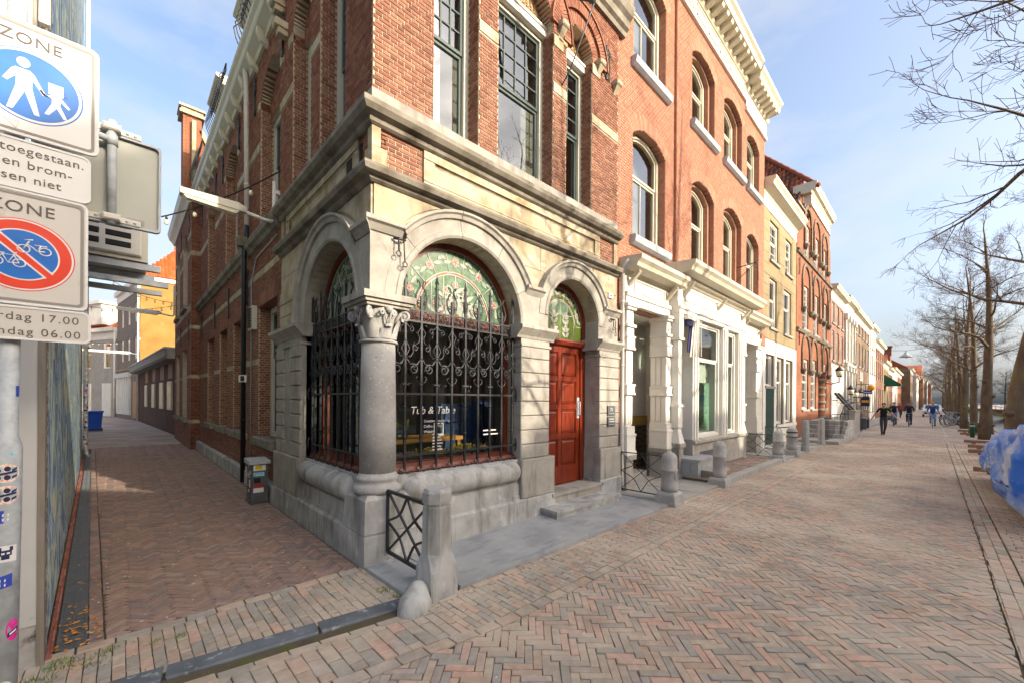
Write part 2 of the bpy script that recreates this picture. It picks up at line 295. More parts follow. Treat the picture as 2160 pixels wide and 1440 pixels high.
# ------------------------------------------------------------------ mesh helpers
class Frame:
    """(u along the wall, d into the wall, z) -> world"""
    def __init__(s, o, u, d):
        s.o = Vector(o); s.u = Vector(u).normalized(); s.d = Vector(d).normalized()
        s.flip = s.u.cross(s.d).z < 0
    def __call__(s, p): return s.o + s.u * p[0] + s.d * p[1] + Vector((0, 0, p[2]))
QF = Frame((0, 0, 0), (1, 0, 0), (0, 1, 0))     # quay side
AF = Frame((0, 0, 0), (0, 1, 0), (1, 0, 0))     # alley side
ORG = {}
def org(parent):
    v = Vector((0, 0, 0))
    while parent is not None: v = v + Vector(ORG.get(parent.name, (0, 0, 0))); parent = parent.parent
    return v
class MB:
    def __init__(s, frame=None): s.v = []; s.f = []; s.m = []; s.fr = frame; s.sm = []
    def add(s, pts, faces, mi=0, smooth=False):
        b = len(s.v); s.v.extend([tuple(p) for p in pts])
        for f in faces: s.f.append([b + i for i in f]); s.m.append(mi); s.sm.append(smooth)
        return s
    def box(s, x0, x1, y0, y1, z0, z1, mi=0):
        p = [(x0, y0, z0), (x1, y0, z0), (x1, y1, z0), (x0, y1, z0), (x0, y0, z1), (x1, y0, z1), (x1, y1, z1), (x0, y1, z1)]
        return s.add(p, [(0, 3, 2, 1), (4, 5, 6, 7), (0, 1, 5, 4), (1, 2, 6, 5), (2, 3, 7, 6), (3, 0, 4, 7)], mi)
    def cbox(s, x0, x1, y0, y1, z0, z1, c=.01, mi=0):
        """box with its front (y0) edges chamfered"""
        p = [(x0, y0 + c, z0), (x1, y0 + c, z0), (x1, y0 + c, z1), (x0, y0 + c, z1), (x0 + c, y0, z0 + c), (x1 - c, y0, z0 + c), (x1 - c, y0, z1 - c), (x0 + c, y0, z1 - c),
             (x0, y1, z0), (x1, y1, z0), (x1, y1, z1), (x0, y1, z1)]
        return s.add(p, [(4, 5, 6, 7), (0, 1, 5, 4), (1, 2, 6, 5), (2, 3, 7, 6), (3, 0, 4, 7), (0, 8, 9, 1), (1, 9, 10, 2), (2, 10, 11, 3), (3, 11, 8, 0), (8, 11, 10, 9)], mi)
    def obox(s, a, b, w, h, mi=0, up=(0, 0, 1)):
        """bar of section w x h from a to b"""
        a, b = Vector(a), Vector(b); t = (b - a).normalized(); r = t.cross(Vector(up))
        if r.length < 1e-4: r = t.cross(Vector((1, 0, 0)))
        r.normalize(); q = r.cross(t).normalized(); pts = []
        for c in (a, b):
            for i, j in ((-1, -1), (1, -1), (1, 1), (-1, 1)): pts.append(c + r * (i * w / 2) + q * (j * h / 2))
        return s.add(pts, [(3, 2, 1, 0), (4, 5, 6, 7), (0, 1, 5, 4), (1, 2, 6, 5), (2, 3, 7, 6), (3, 0, 4, 7)], mi)
    def tube(s, pts, r, n=6, mi=0, caps=True, smooth=True, closed=False):
        pts = [Vector(p) for p in pts]; m = len(pts); rs = r if isinstance(r, (list, tuple)) else [r] * m
        ref = None; b = []
        for i, p in enumerate(pts):
            t = (pts[(i + 1) % m] - pts[i - 1]) if closed else (pts[min(i + 1, m - 1)] - pts[max(i - 1, 0)])
            if t.length < 1e-9: t = Vector((0, 0, 1))
            t.normalize()
            if ref is None:
                ref = t.orthogonal().normalized()
            ref = (ref - t * ref.dot(t))
            if ref.length < 1e-6: ref = t.orthogonal()
            ref.normalize(); q = t.cross(ref)
            for k in range(n):
                a = 2 * PI * k / n; b.append(p + ref * (math.cos(a) * rs[i]) + q * (math.sin(a) * rs[i]))
        fs = []
        for i in range(m if closed else m - 1):
            i2 = (i + 1) % m
            for k in range(n): fs.append((i * n + k, i * n + (k + 1) % n, i2 * n + (k + 1) % n, i2 * n + k))
        if caps and not closed: fs.append(tuple(range(n - 1, -1, -1))); fs.append(tuple((m - 1) * n + k for k in range(n)))
        return s.add(b, fs, mi, smooth)
    def lathe(s, prof, c=(0, 0, 0), n=24, mi=0, smooth=True, a0=0.0):
        b = []; fs = []; m = len(prof)
        for r, z in prof:
            for k in range(n): a = a0 + 2 * PI * k / n; b.append((c[0] + r * math.cos(a), c[1] + r * math.sin(a), c[2] + z))
        for i in range(m - 1):
            for k in range(n): fs.append((i * n + k, i * n + (k + 1) % n, (i + 1) * n + (k + 1) % n, (i + 1) * n + k))
        fs.append(tuple(range(n - 1, -1, -1))); fs.append(tuple((m - 1) * n + k for k in range(n)))
        return s.add(b, fs, mi, smooth)
    def molding(s, u0, u1, prof, mi=0, mitre0=False, mitre1=False, ends=True):
        """closed profile [(d,z)] swept along u; mitre0: start on the u=d line (outer corner)"""
        n = len(prof); p = []
        for e, (u, mt) in enumerate(((u0, mitre0), (u1, mitre1))):
            for d, z in prof: p.append((((u + d) if e == 0 else (u - d)) if mt else u, d, z))
        fs = [(i, (i + 1) % n, n + (i + 1) % n, n + i) for i in range(n)]
        if ends: fs.append(tuple(range(n - 1, -1, -1))); fs.append(tuple(range(n, 2 * n)))
        return s.add(p, fs, mi)
    def arc(s, cu, cz, prof, a0, a1, n=24, mi=0, smooth=False):
        """profile [(r,d)] (open) swept round an arc in the wall plane"""
        m = len(prof); p = []; fs = []
        for i in range(n + 1):
            a = a0 + (a1 - a0) * i / n
            for r, d in prof: p.append((cu + r * math.cos(a), d, cz + r * math.sin(a)))
        for i in range(n):
            for j in range(m - 1): fs.append((i * m + j, (i + 1) * m + j, (i + 1) * m + j + 1, i * m + j + 1))
        fs.append(tuple(range(m))); fs.append(tuple(n * m + j for j in range(m - 1, -1, -1)))
        return s.add(p, fs, mi, smooth)
    def poly(s, outer, d0, d1, holes=(), mi=0):
        """polygon in (u,z) with holes, extruded from d0 (front) to d1"""
        loops = [list(outer)] + [list(h) for h in holes]; flat = [p for l in loops for p in l]
        tri = tessellate_polygon([[Vector((p[0], p[1], 0)) for p in l] for l in loops]); n = len(flat)
        pts = [(p[0], d0, p[1]) for p in flat] + [(p[0], d1, p[1]) for p in flat]
        fs = [tuple(t) for t in tri] + [tuple(n + i for i in reversed(t)) for t in tri]; b = 0
        for l in loops:
            q = len(l)
            for i in range(q): fs.append((b + i, b + (i + 1) % q, n + b + (i + 1) % q, n + b + i))
            b += q
        return s.add(pts, fs, mi)
    def build(s, name, mats, parent=None, kind=None, label=None, loc=None):
        me = bpy.data.meshes.new(name); o0 = org(parent) + (Vector(loc) if loc else Vector((0, 0, 0)))
        fr = s.fr
        vs_ = [((fr(p) if fr else Vector(p)) - o0) for p in s.v]
        fs = s.f if not (fr and fr.flip) else [list(reversed(f)) for f in s.f]
        me.from_pydata([tuple(v) for v in vs_], [], fs)
        if isinstance(mats, str): mats = [mats]
        for m in mats: me.materials.append(MATS[m])
        if len(mats) > 1: me.polygons.foreach_set('material_index', s.m)
        if any(s.sm): me.polygons.foreach_set('use_smooth', s.sm)
        me.update()
        o = bpy.data.objects.new(name, me); COL.objects.link(o)
        if parent is not None: o.parent = parent
        if loc: o.location = loc; ORG[o.name] = tuple(loc)
        if kind: o['kind'] = kind
        if label: o['label'] = label
        return o
def thing(name, label, cat, loc=(0, 0, 0), group=None, rz=0):
    o = bpy.data.objects.new(name, None); COL.objects.link(o); o.location = loc; o.rotation_euler = (0, 0, rz); ORG[o.name] = tuple(loc)
    o['label'] = label; o['category'] = cat; o.empty_display_size = .2
    if group: o['group'] = group
    return o
def tag(o, label, cat, group=None):
    o['label'] = label; o['category'] = cat
    if group: o['group'] = group
    return o
def copy_tree(o, parent=None):
    c = o.copy(); COL.objects.link(c); c.parent = parent
    for ch in o.children: copy_tree(ch, c)
    return c
def dup(o, loc, rz=None, label=None, group=None, scale=None):
    c = copy_tree(o); c.location = loc
    if rz is not None: c.rotation_euler = (0, 0, rz)
    if scale: c.scale = scale if isinstance(scale, tuple) else (scale,) * 3
    if label: c['label'] = label
    if group: c['group'] = group
    return c
def text(s, size, frame, u, d, z, m, parent, name='lettering', align='LEFT', shear=0.0, ext=.0015, spacing=1.0, rot=0.0):
    cu = bpy.data.curves.new(name, 'FONT'); cu.body = s; cu.size = size; cu.align_x = align; cu.extrude = ext; cu.shear = shear; cu.space_character = spacing; cu.resolution_u = 3
    t = bpy.data.objects.new(name, cu); COL.objects.link(t); bpy.context.view_layer.update()
    me = bpy.data.meshes.new_from_object(t.evaluated_get(bpy.context.evaluated_depsgraph_get())); bpy.data.objects.remove(t)
    o0 = org(parent); cr, sr = math.cos(rot), math.sin(rot)
    for v in me.vertices:
        x, y = v.co.x, v.co.y
        v.co = frame((u + x * cr - y * sr, d - v.co.z, z + x * sr + y * cr)) - o0
    if frame.flip: me.flip_normals()
    me.name = name; me.materials.clear(); me.materials.append(MATS[m]); o = bpy.data.objects.new(name, me); COL.objects.link(o); o.parent = parent
    return o

# ------------------------------------------------------------------ brick walls
def rect_open(a, b, z0, z1): return lambda z: (a, b) if z0 <= z <= z1 else None
def arch_open(a, b, z0, zs, rise=None):
    """opening with an arch springing at zs; rise None = semicircle, else segmental"""
    c = (a + b) / 2; w = (b - a) / 2; rise = w if rise is None else rise; R = (w * w + rise * rise) / (2 * rise); zc = zs + rise - R
    def f(z):
        if z < z0 or z > zs + rise: return None
        if z <= zs: return (a, b)
        h = math.sqrt(max(0, R * R - (z - zc) ** 2)); return (c - h, c + h)
    return f
def intervals(u0, u1, z, opens):
    iv = [(u0, u1)]
    for f in opens:
        r = f(z)
        if not r: continue
        out = []
        for a, b in iv:
            if r[1] <= a or r[0] >= b: out.append((a, b)); continue
            if r[0] > a: out.append((a, r[0]))
            if r[1] < b: out.append((r[1], b))
        iv = out
    return [(a, b) for a, b in iv if b - a > .012]
def brick_list(u0, u1, z0, z1, opens, pitch=.051, L=.19, skip=None):
    out = []; n = max(1, round((z1 - z0) / pitch)); p = (z1 - z0) / n
    for r in range(n):
        za = z0 + r * p; zm = za + p / 2
        hdr = r % 2; st = L / 2 if hdr else L; off = (0, L / 4, L / 2, L / 4 + L / 2)[r % 4]
        ends = intervals(u0, u1, zm, opens)
        for a, b in ends:
            k = math.floor((a - off) / st); u = off + k * st
            while u < b:
                x0, x1 = max(a, u), min(b, u + st)
                if x1 - x0 > .03: out.append((x0, x1, za, za + p))
                u += st
    return out
def mortar_rows(mb, u0, u1, z0, z1, opens, d0, d1, pitch=.051, mi=0):
    n = max(1, round((z1 - z0) / pitch)); p = (z1 - z0) / n; live = {}
    for r in range(n + 1):
        cur = intervals(u0, u1, z0 + (r + .5) * p, opens) if r < n else []
        cur = [(round(a, 3), round(b, 3)) for a, b in cur]
        for key in list(live):
            if key not in cur: mb.box(key[0], key[1], d0, d1, live.pop(key), z0 + r * p, mi)
        for key in cur:
            if key not in live: live[key] = z0 + r * p
def lay_bricks(mb, bl, d, proud=.007, j=.0045, mi=0, jit=.0015):
    for a, b, za, zb in bl:
        q = d - proud - U(0, jit); c = .003; x0, x1, y0, y1 = a + j, b - j, za + j, zb - j
        p = [(x0, d, y0), (x1, d, y0), (x1, d, y1), (x0, d, y1), (x0 + c, q, y0 + c), (x1 - c, q, y0 + c), (x1 - c, q, y1 - c), (x0 + c, q, y1 - c)]
        mb.add(p, [(4, 5, 6, 7), (0, 1, 5, 4), (1, 2, 6, 5), (2, 3, 7, 6), (3, 0, 4, 7)], mi)
def depth_of(p): return (Vector((p[0], p[1], 0)) - Vector((CAM.x, CAM.y, 0))).dot(FWD)
def single_bricks(cands, n, parent, mats, name='brick'):
    """the n bricks that show largest become parts; returns the rest grouped by frame. cands: (frame, d, brick)"""
    def key(c):
        fr, d, (a, b, za, zb) = c; w = fr(((a + b) / 2, d, (za + zb) / 2)); dp = depth_of(w)
        lat = (w - CAM).dot(RGT); up = w.z - CAM.z
        if dp < .5 or abs(lat / dp) > 1.26 or up / dp > .98 or up / dp < -.7: return -1
        n_ = fr.d; v = (w - CAM).normalized(); return (b - a) * abs(v.dot(n_)) / dp
    cands = sorted(cands, key=key, reverse=True); o0 = org(parent); cache = {}
    for fr, d, (a, b, za, zb) in cands[:n]:
        kk = (id(fr), round(b - a, 2), round(zb - za, 3))
        if kk not in cache:
            mb = MB(); f0 = Frame((0, 0, 0), fr.u, fr.d); mb.fr = f0
            w, h = (round(b - a, 2)) / 2, (zb - za) / 2; lay_bricks(mb, [(-w, w, -h, h)], 0, .007)
            t = mb.build(name, mats, None); cache[kk] = t.data; bpy.data.objects.remove(t)
        o = bpy.data.objects.new(name, cache[kk]); COL.objects.link(o); o.parent = parent
        o.location = fr(((a + b) / 2, d, (za + zb) / 2)) - o0 - fr.d * U(0, .0015)
    return cands[n:]
def soldier_arc(mb, cu, cz, r0, r1, a0, a1, d, w=.052, proud=.008, d1=None, mi=0, j=.004):
    """ring of voussoir bricks"""
    n = max(3, round((a1 - a0) * (r0 + r1) / 2 / w)); st = (a1 - a0) / n
    for i in range(n):
        q = d - proud - U(0, .002); b0 = a0 + i * st + j / r0; b1 = a0 + (i + 1) * st - j / r0
        pts = []
        for dd in (q, d1 if d1 is not None else d + .01):
            for r, a in ((r0 + j, b0), (r1 - j, b0), (r1 - j, b1), (r0 + j, b1)): pts.append((cu + r * math.cos(a), dd, cz + r * math.sin(a)))
        mb.add(pts, [(0, 1, 2, 3), (4, 7, 6, 5), (0, 4, 5, 1), (1, 5, 6, 2), (2, 6, 7, 3), (3, 7, 4, 0)], mi)
def soldiers(mb, u0, u1, z0, z1, d, w=.052, proud=.008, j=.004, mi=0):
    n = max(1, round((u1 - u0) / w)); st = (u1 - u0) / n
    lay_bricks(mb, [(u0 + i * st, u0 + (i + 1) * st, z0, z1) for i in range(n)], d, proud, j, mi)
def arcpts(cu, cz, r, a0, a1, n): return [(cu + r * math.cos(a0 + (a1 - a0) * i / n), cz + r * math.sin(a0 + (a1 - a0) * i / n)) for i in range(n + 1)]
def segarc(a, b, zs, rise, n=12):
    w = (b - a) / 2; R = (w * w + rise * rise) / (2 * rise); zc = zs + rise - R; t = math.asin(min(1, w / R)); c = (a + b) / 2
    return [(c + R * math.sin(-t + 2 * t * i / n), zc + R * math.cos(-t + 2 * t * i / n)) for i in range(n + 1)]

# ------------------------------------------------------------------ windows
def window(fr, parent, a, b, z0, z1, d, frame_m='frame_cream', sash_m=None, fw=.09, transom=None, cols=1, rows=1, lcols=1, lrows=1, rise=0.0, glass='glass_sky', name='window', bar=.022, dep=.09, sw=.045, label=None, curtain=None):
    """casing + sash with glazing bars (frame part) and one child pane per light"""
    sash_m = sash_m or frame_m
    mb = MB(fr)
    top = [(b, z1), (a, z1)] if not rise else list(reversed(segarc(a, b, z1, rise)))
    ti = [(b - fw, z1 - fw), (a + fw, z1 - fw)] if not rise else list(reversed(segarc(a + fw, b - fw, z1 - fw * .3, rise * .92)))
    outer = [(a, z0), (b, z0)] + top; inner = [(a + fw, z0 + fw * .8), (b - fw, z0 + fw * .8)] + ti
    mb.poly(outer, d, d + dep + .05, [inner], 0)
    ia, ib, iz0, iz1 = a + fw, b - fw, z0 + fw * .8, (z1 - fw if not rise else z1 + rise - fw)
    lights = []
    if transom is None: lights = [(ia, ib, iz0, iz1, cols, rows, d + .05)]
    else: lights = [(ia, ib, transom, iz1, cols, rows, d + .035), (ia, ib, iz0, transom, lcols, lrows, d + .06)]
    panes = []
    for (la, lb, lz0, lz1, nc, nr, ld) in lights:
        is_top = lz1 == iz1 and rise
        s0 = [(la, lz0), (lb, lz0)] + ([(lb, lz1), (la, lz1)] if not is_top else [p for p in ti])
        zt = lz1 if not is_top else z1 - fw * .3
        s1 = [(la + sw, lz0 + sw), (lb - sw, lz0 + sw)] + ([(lb - sw, lz1 - sw), (la + sw, lz1 - sw)] if not is_top else list(reversed(segarc(la + sw, lb - sw, zt - sw * .5, rise * .85))))
        mb.poly(s0, ld, ld + .05, [s1], 1)
        ga, gb, g0, g1 = la + sw, lb - sw, lz0 + sw, (lz1 - sw if not is_top else lz1 - sw * .5)
        for c in range(1, nc): x = ga + (gb - ga) * c / nc; mb.box(x - bar / 2, x + bar / 2, ld + .008, ld + .042, g0, g1 if not is_top else zt, 1)
        for r in range(1, nr):
            z = g0 + (g1 - g0) * r / nr
            for c in range(nc):
                xa = ga + (gb - ga) * c / nc + (bar / 2 if c else 0); xb = ga + (gb - ga) * (c + 1) / nc - (bar / 2 if c < nc - 1 else 0)
                mb.box(xa, xb, ld + .01, ld + .04, z - bar / 2, z + bar / 2, 1)
        for c in range(nc):
            for r in range(nr):
                panes.append((ga + (gb - ga) * c / nc, ga + (gb - ga) * (c + 1) / nc, g0 + (g1 - g0) * r / nr, g0 + (g1 - g0) * (r + 1) / nr, ld + .025, is_top and r == nr - 1, s1))
    w = mb.build(name, [frame_m, sash_m], parent, label=label)
    for (pa, pb, p0, p1, pd, tp, s1) in panes:
        g = MB(fr)
        if tp and nc_one(panes, pd): g.add([(x, pd, z) for x, z in s1], [tuple(range(len(s1)))])
        else: g.add([(pa, pd, p0), (pb, pd, p0), (pb, pd, p1), (pa, pd, p1)], [(0, 1, 2, 3)])
        g.build('pane', glass, w)
    if curtain:
        cm, cd_, ca, cb = curtain
        g = MB(fr); n = max(6, int((cb - ca) / .03)); pts = []
        for i in range(n + 1):
            u = ca + (cb - ca) * i / n; dd = cd_ + .03 * math.sin(i * 1.9) + .015 * math.sin(i * .7)
            pts += [(u, dd, z0), (u, dd, z1 + rise * .6)]
        g.add(pts, [(2 * i, 2 * i + 2, 2 * i + 3, 2 * i + 1) for i in range(n)], 0, True); g.build('curtain', cm, w)
    return w
def nc_one(panes, pd): return sum(1 for p in panes if p[4] == pd) == 1

# ------------------------------------------------------------------ ground, water, quays
def sheet(name, pts, m, z=0.0, kind='structure', depth=None, parent=None):
    mb = MB(); n = len(pts)
    p = [(x, y, z) for x, y in pts]; f = [tuple(range(n))]
    if depth:
        p += [(x, y, z - depth) for x, y in pts]; f.append(tuple(range(2 * n - 1, n - 1, -1)))
        f += [(i, (i + 1) % n, n + (i + 1) % n, n + i) for i in range(n)]
    mb.add(p, f); return mb.build(name, m, parent, kind=kind)
CY0, CY1, WZ = -7.6, -15.6, -0.85
sheet('ground', [(-90, CY0), (600, CY0), (600, 260), (-90, 260)], 'paving_far', -.03, depth=2.5)
sheet('ground', [(-90, -140), (600, -140), (600, CY1), (-90, CY1)], 'paving_far', -.03, depth=2.5)
sheet('canal_water', [(-90, CY1 - .2), (600, CY1 - .2), (600, CY0 + .2), (-90, CY0 + .2)], 'water', WZ)
sheet('quay_bank', [(-40, CY1), (300, CY1), (300, CY1 + .5), (-40, CY1 + .5)], 'bank_grass', -.28, depth=.7)
mb = MB(); mb.box(-40, 300, CY0 - .06, CY0 + .34, -1.4, .05); mb.build('quay_coping', 'slab_light', None, kind='structure')

def clip_poly(poly, planes):
    for (nx, ny, c) in planes:
        out = []; n = len(poly)
        for i in range(n):
            p, q = poly[i], poly[(i + 1) % n]; dp = nx * p[0] + ny * p[1] - c; dq = nx * q[0] + ny * q[1] - c
            if dp <= 0: out.append(p)
            if (dp < 0) != (dq < 0) and abs(dp - dq) > 1e-9: t = dp / (dp - dq); out.append((p[0] + (q[0] - p[0]) * t, p[1] + (q[1] - p[1]) * t))
        poly = out
        if len(poly) < 3: return []
    return poly
def area(p): return abs(sum(p[i][0] * p[(i + 1) % len(p)][1] - p[(i + 1) % len(p)][0] * p[i][1] for i in range(len(p)))) / 2
def pave(mb, poly, z=.004, j=.0045, bev=.006, jit=.0035, dep=.03):
    n = len(poly); cx = sum(p[0] for p in poly) / n; cy = sum(p[1] for p in poly) / n; zz = z + U(-jit, jit); tx, ty = U(-.02, .02), U(-.02, .02)
    def ins(k):
        out = []
        for x, y in poly:
            dx, dy = cx - x, cy - y
            out.append((x + max(-1, min(1, dx / .03)) * k, y + max(-1, min(1, dy / .03)) * k) if False else (x + dx / (math.hypot(dx, dy) + 1e-6) * k * 1.35, y + dy / (math.hypot(dx, dy) + 1e-6) * k * 1.35))
        return out
    a, b = ins(j), ins(j + bev)
    pts = [(x, y, zz - dep) for x, y in a] + [(x, y, zz - bev * .6) for x, y in a] + [(x, y, zz + (x - cx) * tx + (y - cy) * ty) for x, y in b]
    fs = [tuple(range(2 * n, 3 * n))]
    for i in range(n):
        k = (i + 1) % n; fs.append((i, k, n + k, n + i)); fs.append((n + i, n + k, 2 * n + k, 2 * n + i))
    mb.add(pts, fs)
def visible_size(x, y, w):
    d = (x - CAM.x) * FWD.x + (y - CAM.y) * FWD.y; lt = (x - CAM.x) * RGT.x + (y - CAM.y) * RGT.y
    if d < 2.65 or abs(lt / d) > 1.28: return 0
    return w / d
BL, BW = .224, .0625
def herring(xr, yr, planes_of, ang=math.radians(45), L=BL, W=BW, keep=None):
    """list of (poly, centre, angle, whole)"""
    out = []; ca, sa = math.cos(ang), math.sin(ang); R = math.hypot(xr[1] - xr[0], yr[1] - yr[0]); ox, oy = (xr[0] + xr[1]) / 2, (yr[0] + yr[1]) / 2
    N = int(R / W) + 4; M_ = int(R / L) + 4
    for i in range(-N, N):
        for jx in range(-M_, M_):
            bx, by = i * W + jx * L, i * W - jx * L
            for (x0, y0, w, h, vert) in ((bx, by, L, W, 0), (bx, by + W, W, L, 1)):
                cx, cy = x0 + w / 2, y0 + h / 2; X, Y = ox + cx * ca - cy * sa, oy + cx * sa + cy * ca
                if not (xr[0] - .2 < X < xr[1] + .2 and yr[0] - .2 < Y < yr[1] + .2): continue
                if keep and not keep(X, Y): continue
                q = [(ox + a * ca - b * sa, oy + a * sa + b * ca) for a, b in ((x0, y0), (x0 + w, y0), (x0 + w, y0 + h), (x0, y0 + h))]
                c = clip_poly(q, planes_of(X, Y))
                if len(c) >= 3 and area(c) > .15 * L * W: out.append((c, (X, Y), ang + (PI / 2 if vert else 0), abs(area(c) - L * W) < 1e-6))
    return out
def running(x0, x1, y0, y1, along, L, W, planes_of=None, shift=.5):
    out = []; (a0, a1, b0, b1) = (x0, x1, y0, y1) if along == 'x' else (y0, y1, x0, x1); r = 0; b = b0
    while b < b1 - .01:
        a = a0 - (L * shift if r % 2 else 0) - U(0, L * .1)
        while a < a1:
            q0, q1 = max(a, a0), min(a + L, a1)
            if q1 - q0 > .03:
                q = [(q0, b), (q1, b), (q1, min(b + W, b1)), (q0, min(b + W, b1))] if along == 'x' else [(b, q0), (b, q1), (min(b + W, b1), q1), (min(b + W, b1), q0)]
                if along != 'x': q.reverse()
                if planes_of: q = clip_poly(q, planes_of(sum(p[0] for p in q) / 4, sum(p[1] for p in q) / 4))
                if len(q) >= 3 and area(q) > .1 * L * W: out.append(q)
            a += L
        b += W; r += 1
    return out
def view_ok(X, Y):
    d = (X - CAM.x) * FWD.x + (Y - CAM.y) * FWD.y; lt = (X - CAM.x) * RGT.x + (Y - CAM.y) * RGT.y
    return d > 2.3 and abs(lt) < 1.5 * d + .6
def lay_zone(parent, singles, polys, m, n_single=300, std=(BL, BW)):
    """singles: whole standard pavers (poly,(x,y),angle); the largest become objects"""
    sv = sorted(singles, key=lambda s: -visible_size(s[1][0], s[1][1], 1)); meshes = []
    for k in range(4):
        mb = MB(); w, h = std[0] / 2, std[1] / 2; e = [U(-.0025, .0025) for _ in range(8)]
        pave(mb, [(-w + e[0], -h + e[1]), (w + e[2], -h + e[3]), (w + e[4], h + e[5]), (-w + e[6], h + e[7])]); t = mb.build('brick', m); meshes.append(t.data); bpy.data.objects.remove(t)
    for c, (x, y), a, _ in sv[:n_single]:
        o = bpy.data.objects.new('brick', random.choice(meshes)); COL.objects.link(o); o.parent = parent; o.location = (x, y, U(-.003, .003)); o.rotation_euler = (U(-.015, .015), U(-.015, .015), a + U(-.012, .012))
    mb = MB()
    for c, _, _, _ in sv[n_single:]: pave(mb, [(x + U(-.002, .002), y + U(-.002, .002)) for x, y in c])
    for c in polys: pave(mb, [(x + U(-.003, .003), y + U(-.003, .003)) for x, y in c])
    mb.build('paving_bricks', m, parent, kind='stuff')

road = sheet('road', [(-9, -7.58), (25.5, -7.58), (25.5, 0), (-9, 0)], 'joint_sand', -.012)
top = lambda x, y: [(0, 1, -1.905)] if x > .45 else [(.146 / 1.0106, 1 / 1.0106, (-1.905 + .146 * .45) / 1.0106)]
hb = herring((-4.2, 25.5), (-4.83, -1.2), lambda x, y: top(x, y) + [(0, -1, 4.83), (1, 0, 25.5)], keep=view_ok)
whole = [h for h in hb if h[3]]; rest = [h[0] for h in hb if not h[3]]
# border course, strip against the slabs, strip at the alley mouth, parking strip
def sheared(polys, k, x0): return [[(x, y + (k * (x0 - x) if x < x0 else 0)) for x, y in q] for q in polys]
rest += sheared(running(-3.5, 25.5, -1.9, -1.785, 'x', .215, .115), .146, .45)
strip = running(.05, 25.5, -1.78, -1.2, 'y', .215, .066); rest += [q for q in strip if view_ok(*q[0])]
rest += running(-.0, 25.5, -1.195, -1.12, 'x', .215, .075)
kl = lambda x: -1.06 + .146 * (.0 - x)                     # line of the dark kerb, lower side
rest += [q for q in sheared(running(-3.4, .05, -1.78, -1.30, 'y', .21, .105), .146, .45)]
rest += sheared(running(-3.4, .05, -1.295, -1.19, 'x', .215, .105), .146, .1)
rest += [q for q in running(-3.0, .0, -1.0, .0, 'y', .2, .072, lambda x, y: [(-.13, -1, .93)]) if q and view_ok(*q[0])]
rest += running(-2.4, .02, .0, .105, 'x', .215, .105)
rest += running(1.5, 25.5, -5.05, -4.84, 'x', .215, .1, shift=.5)
rest += [q for q in running(2, 25.5, -7.5, -5.06, 'y', .215, .105) if view_ok(*q[0])]
lay_zone(road, whole, rest, 'paving')
mb = MB(); mb.box(25.5, 420, -7.56, .2, -.02, .0015); mb.build('road', 'paving_far', None, kind='structure')
mb = MB(); mb.box(25.5, 300, -4.99, -4.86, -.02, .004); mb.build('road_edge', 'paving', None, kind='structure')

# the dark kerb stones at the alley mouth
for a, b in ((-.78, -.06), (-1.75, -.80), (-2.7, -1.77)):
    mb = MB(); f = Frame((0, -1.06, 0), (1, -.146, 0), (.146, 1, 0)); mb.fr = f
    mb.cbox(a, b, 0, .17, -.06, .010, .012); o = mb.build('kerb_stone', 'dark_kerb'); o['kind'] = 'structure'

# alley
AW0 = (-2.35, 0.0); AW1 = (-2.83, 13.6)
def wallx(y): return AW0[0] + (AW1[0] - AW0[0]) * y / 13.6
alley = sheet('alley', [(-6, 0.0), (.3, 0.0), (.3, 60), (-14, 60)], 'joint_sand', -.011)
gl = lambda y: -2.295 - .033 * y
gr = lambda y: -2.125 - .037 * y
ha = herring((-3.0, .1), (.1, 17), lambda x, y: [(-1, -.037, 2.03), (0, -1, -.105), (1, 0, -.01)], L=.205, W=.056)
wa = [h for h in ha if h[3]]; ra = [h[0] for h in ha if not h[3]]
ra += [[(x - .037 * y, y) for x, y in q] for q in running(-2.125, -2.035, .11, 17, 'y', .2, .09)]
lay_zone(alley, wa, ra, 'paving_alley', std=(.205, .056))
mb = MB(); mb.box(-13, .3, 17, 60, -.02, .002); mb.build('alley', 'paving_far', None, kind='structure')
mb = MB()
for q in running(0, .16, .02, 13.5, 'y', .21, .075): pave(mb, [(wallx(y) + .012 + (x / .16) * (gl(y) - wallx(y) - .02), y) for x, y in q], .012)
mb.build('paving_bricks', 'paving_red', alley, kind='stuff')
g = thing('drain_channel', 'long dark cast iron drain grating along the foot of the mural wall', 'drain', (-2.25, 1, 0))
mb = MB(); mb.add([(gl(.1), .1, -.004), (gr(.1), .1, -.004), (gr(14), 14, -.004), (gl(14), 14, -.004)], [(0, 1, 2, 3)]); mb.build('channel_bed', 'rubber', g)
mb = MB(); y = .12
while y < 14:
    mb.box(gl(y) + .012, gr(y) - .012, y, y + .012, -.004, .006 + U(-.001, .001)); y += .024 if y < 6 else .04
for k in range(28):
    y0 = .12 + k * .5; mb.obox((gl(y0) + .008, y0, .003), (gl(y0 + .49) + .008, y0 + .49, .003), .012, .012); mb.obox((gr(y0) - .008, y0, .003), (gr(y0 + .49) - .008, y0 + .49, .003), .012, .012)
    mb.obox(((gl(y0) + gr(y0)) / 2, y0, .003), ((gl(y0 + .49) + gr(y0 + .49)) / 2, y0 + .49, .003), .006, .012)
mb.build('grating', 'iron_grey', g, kind='stuff')

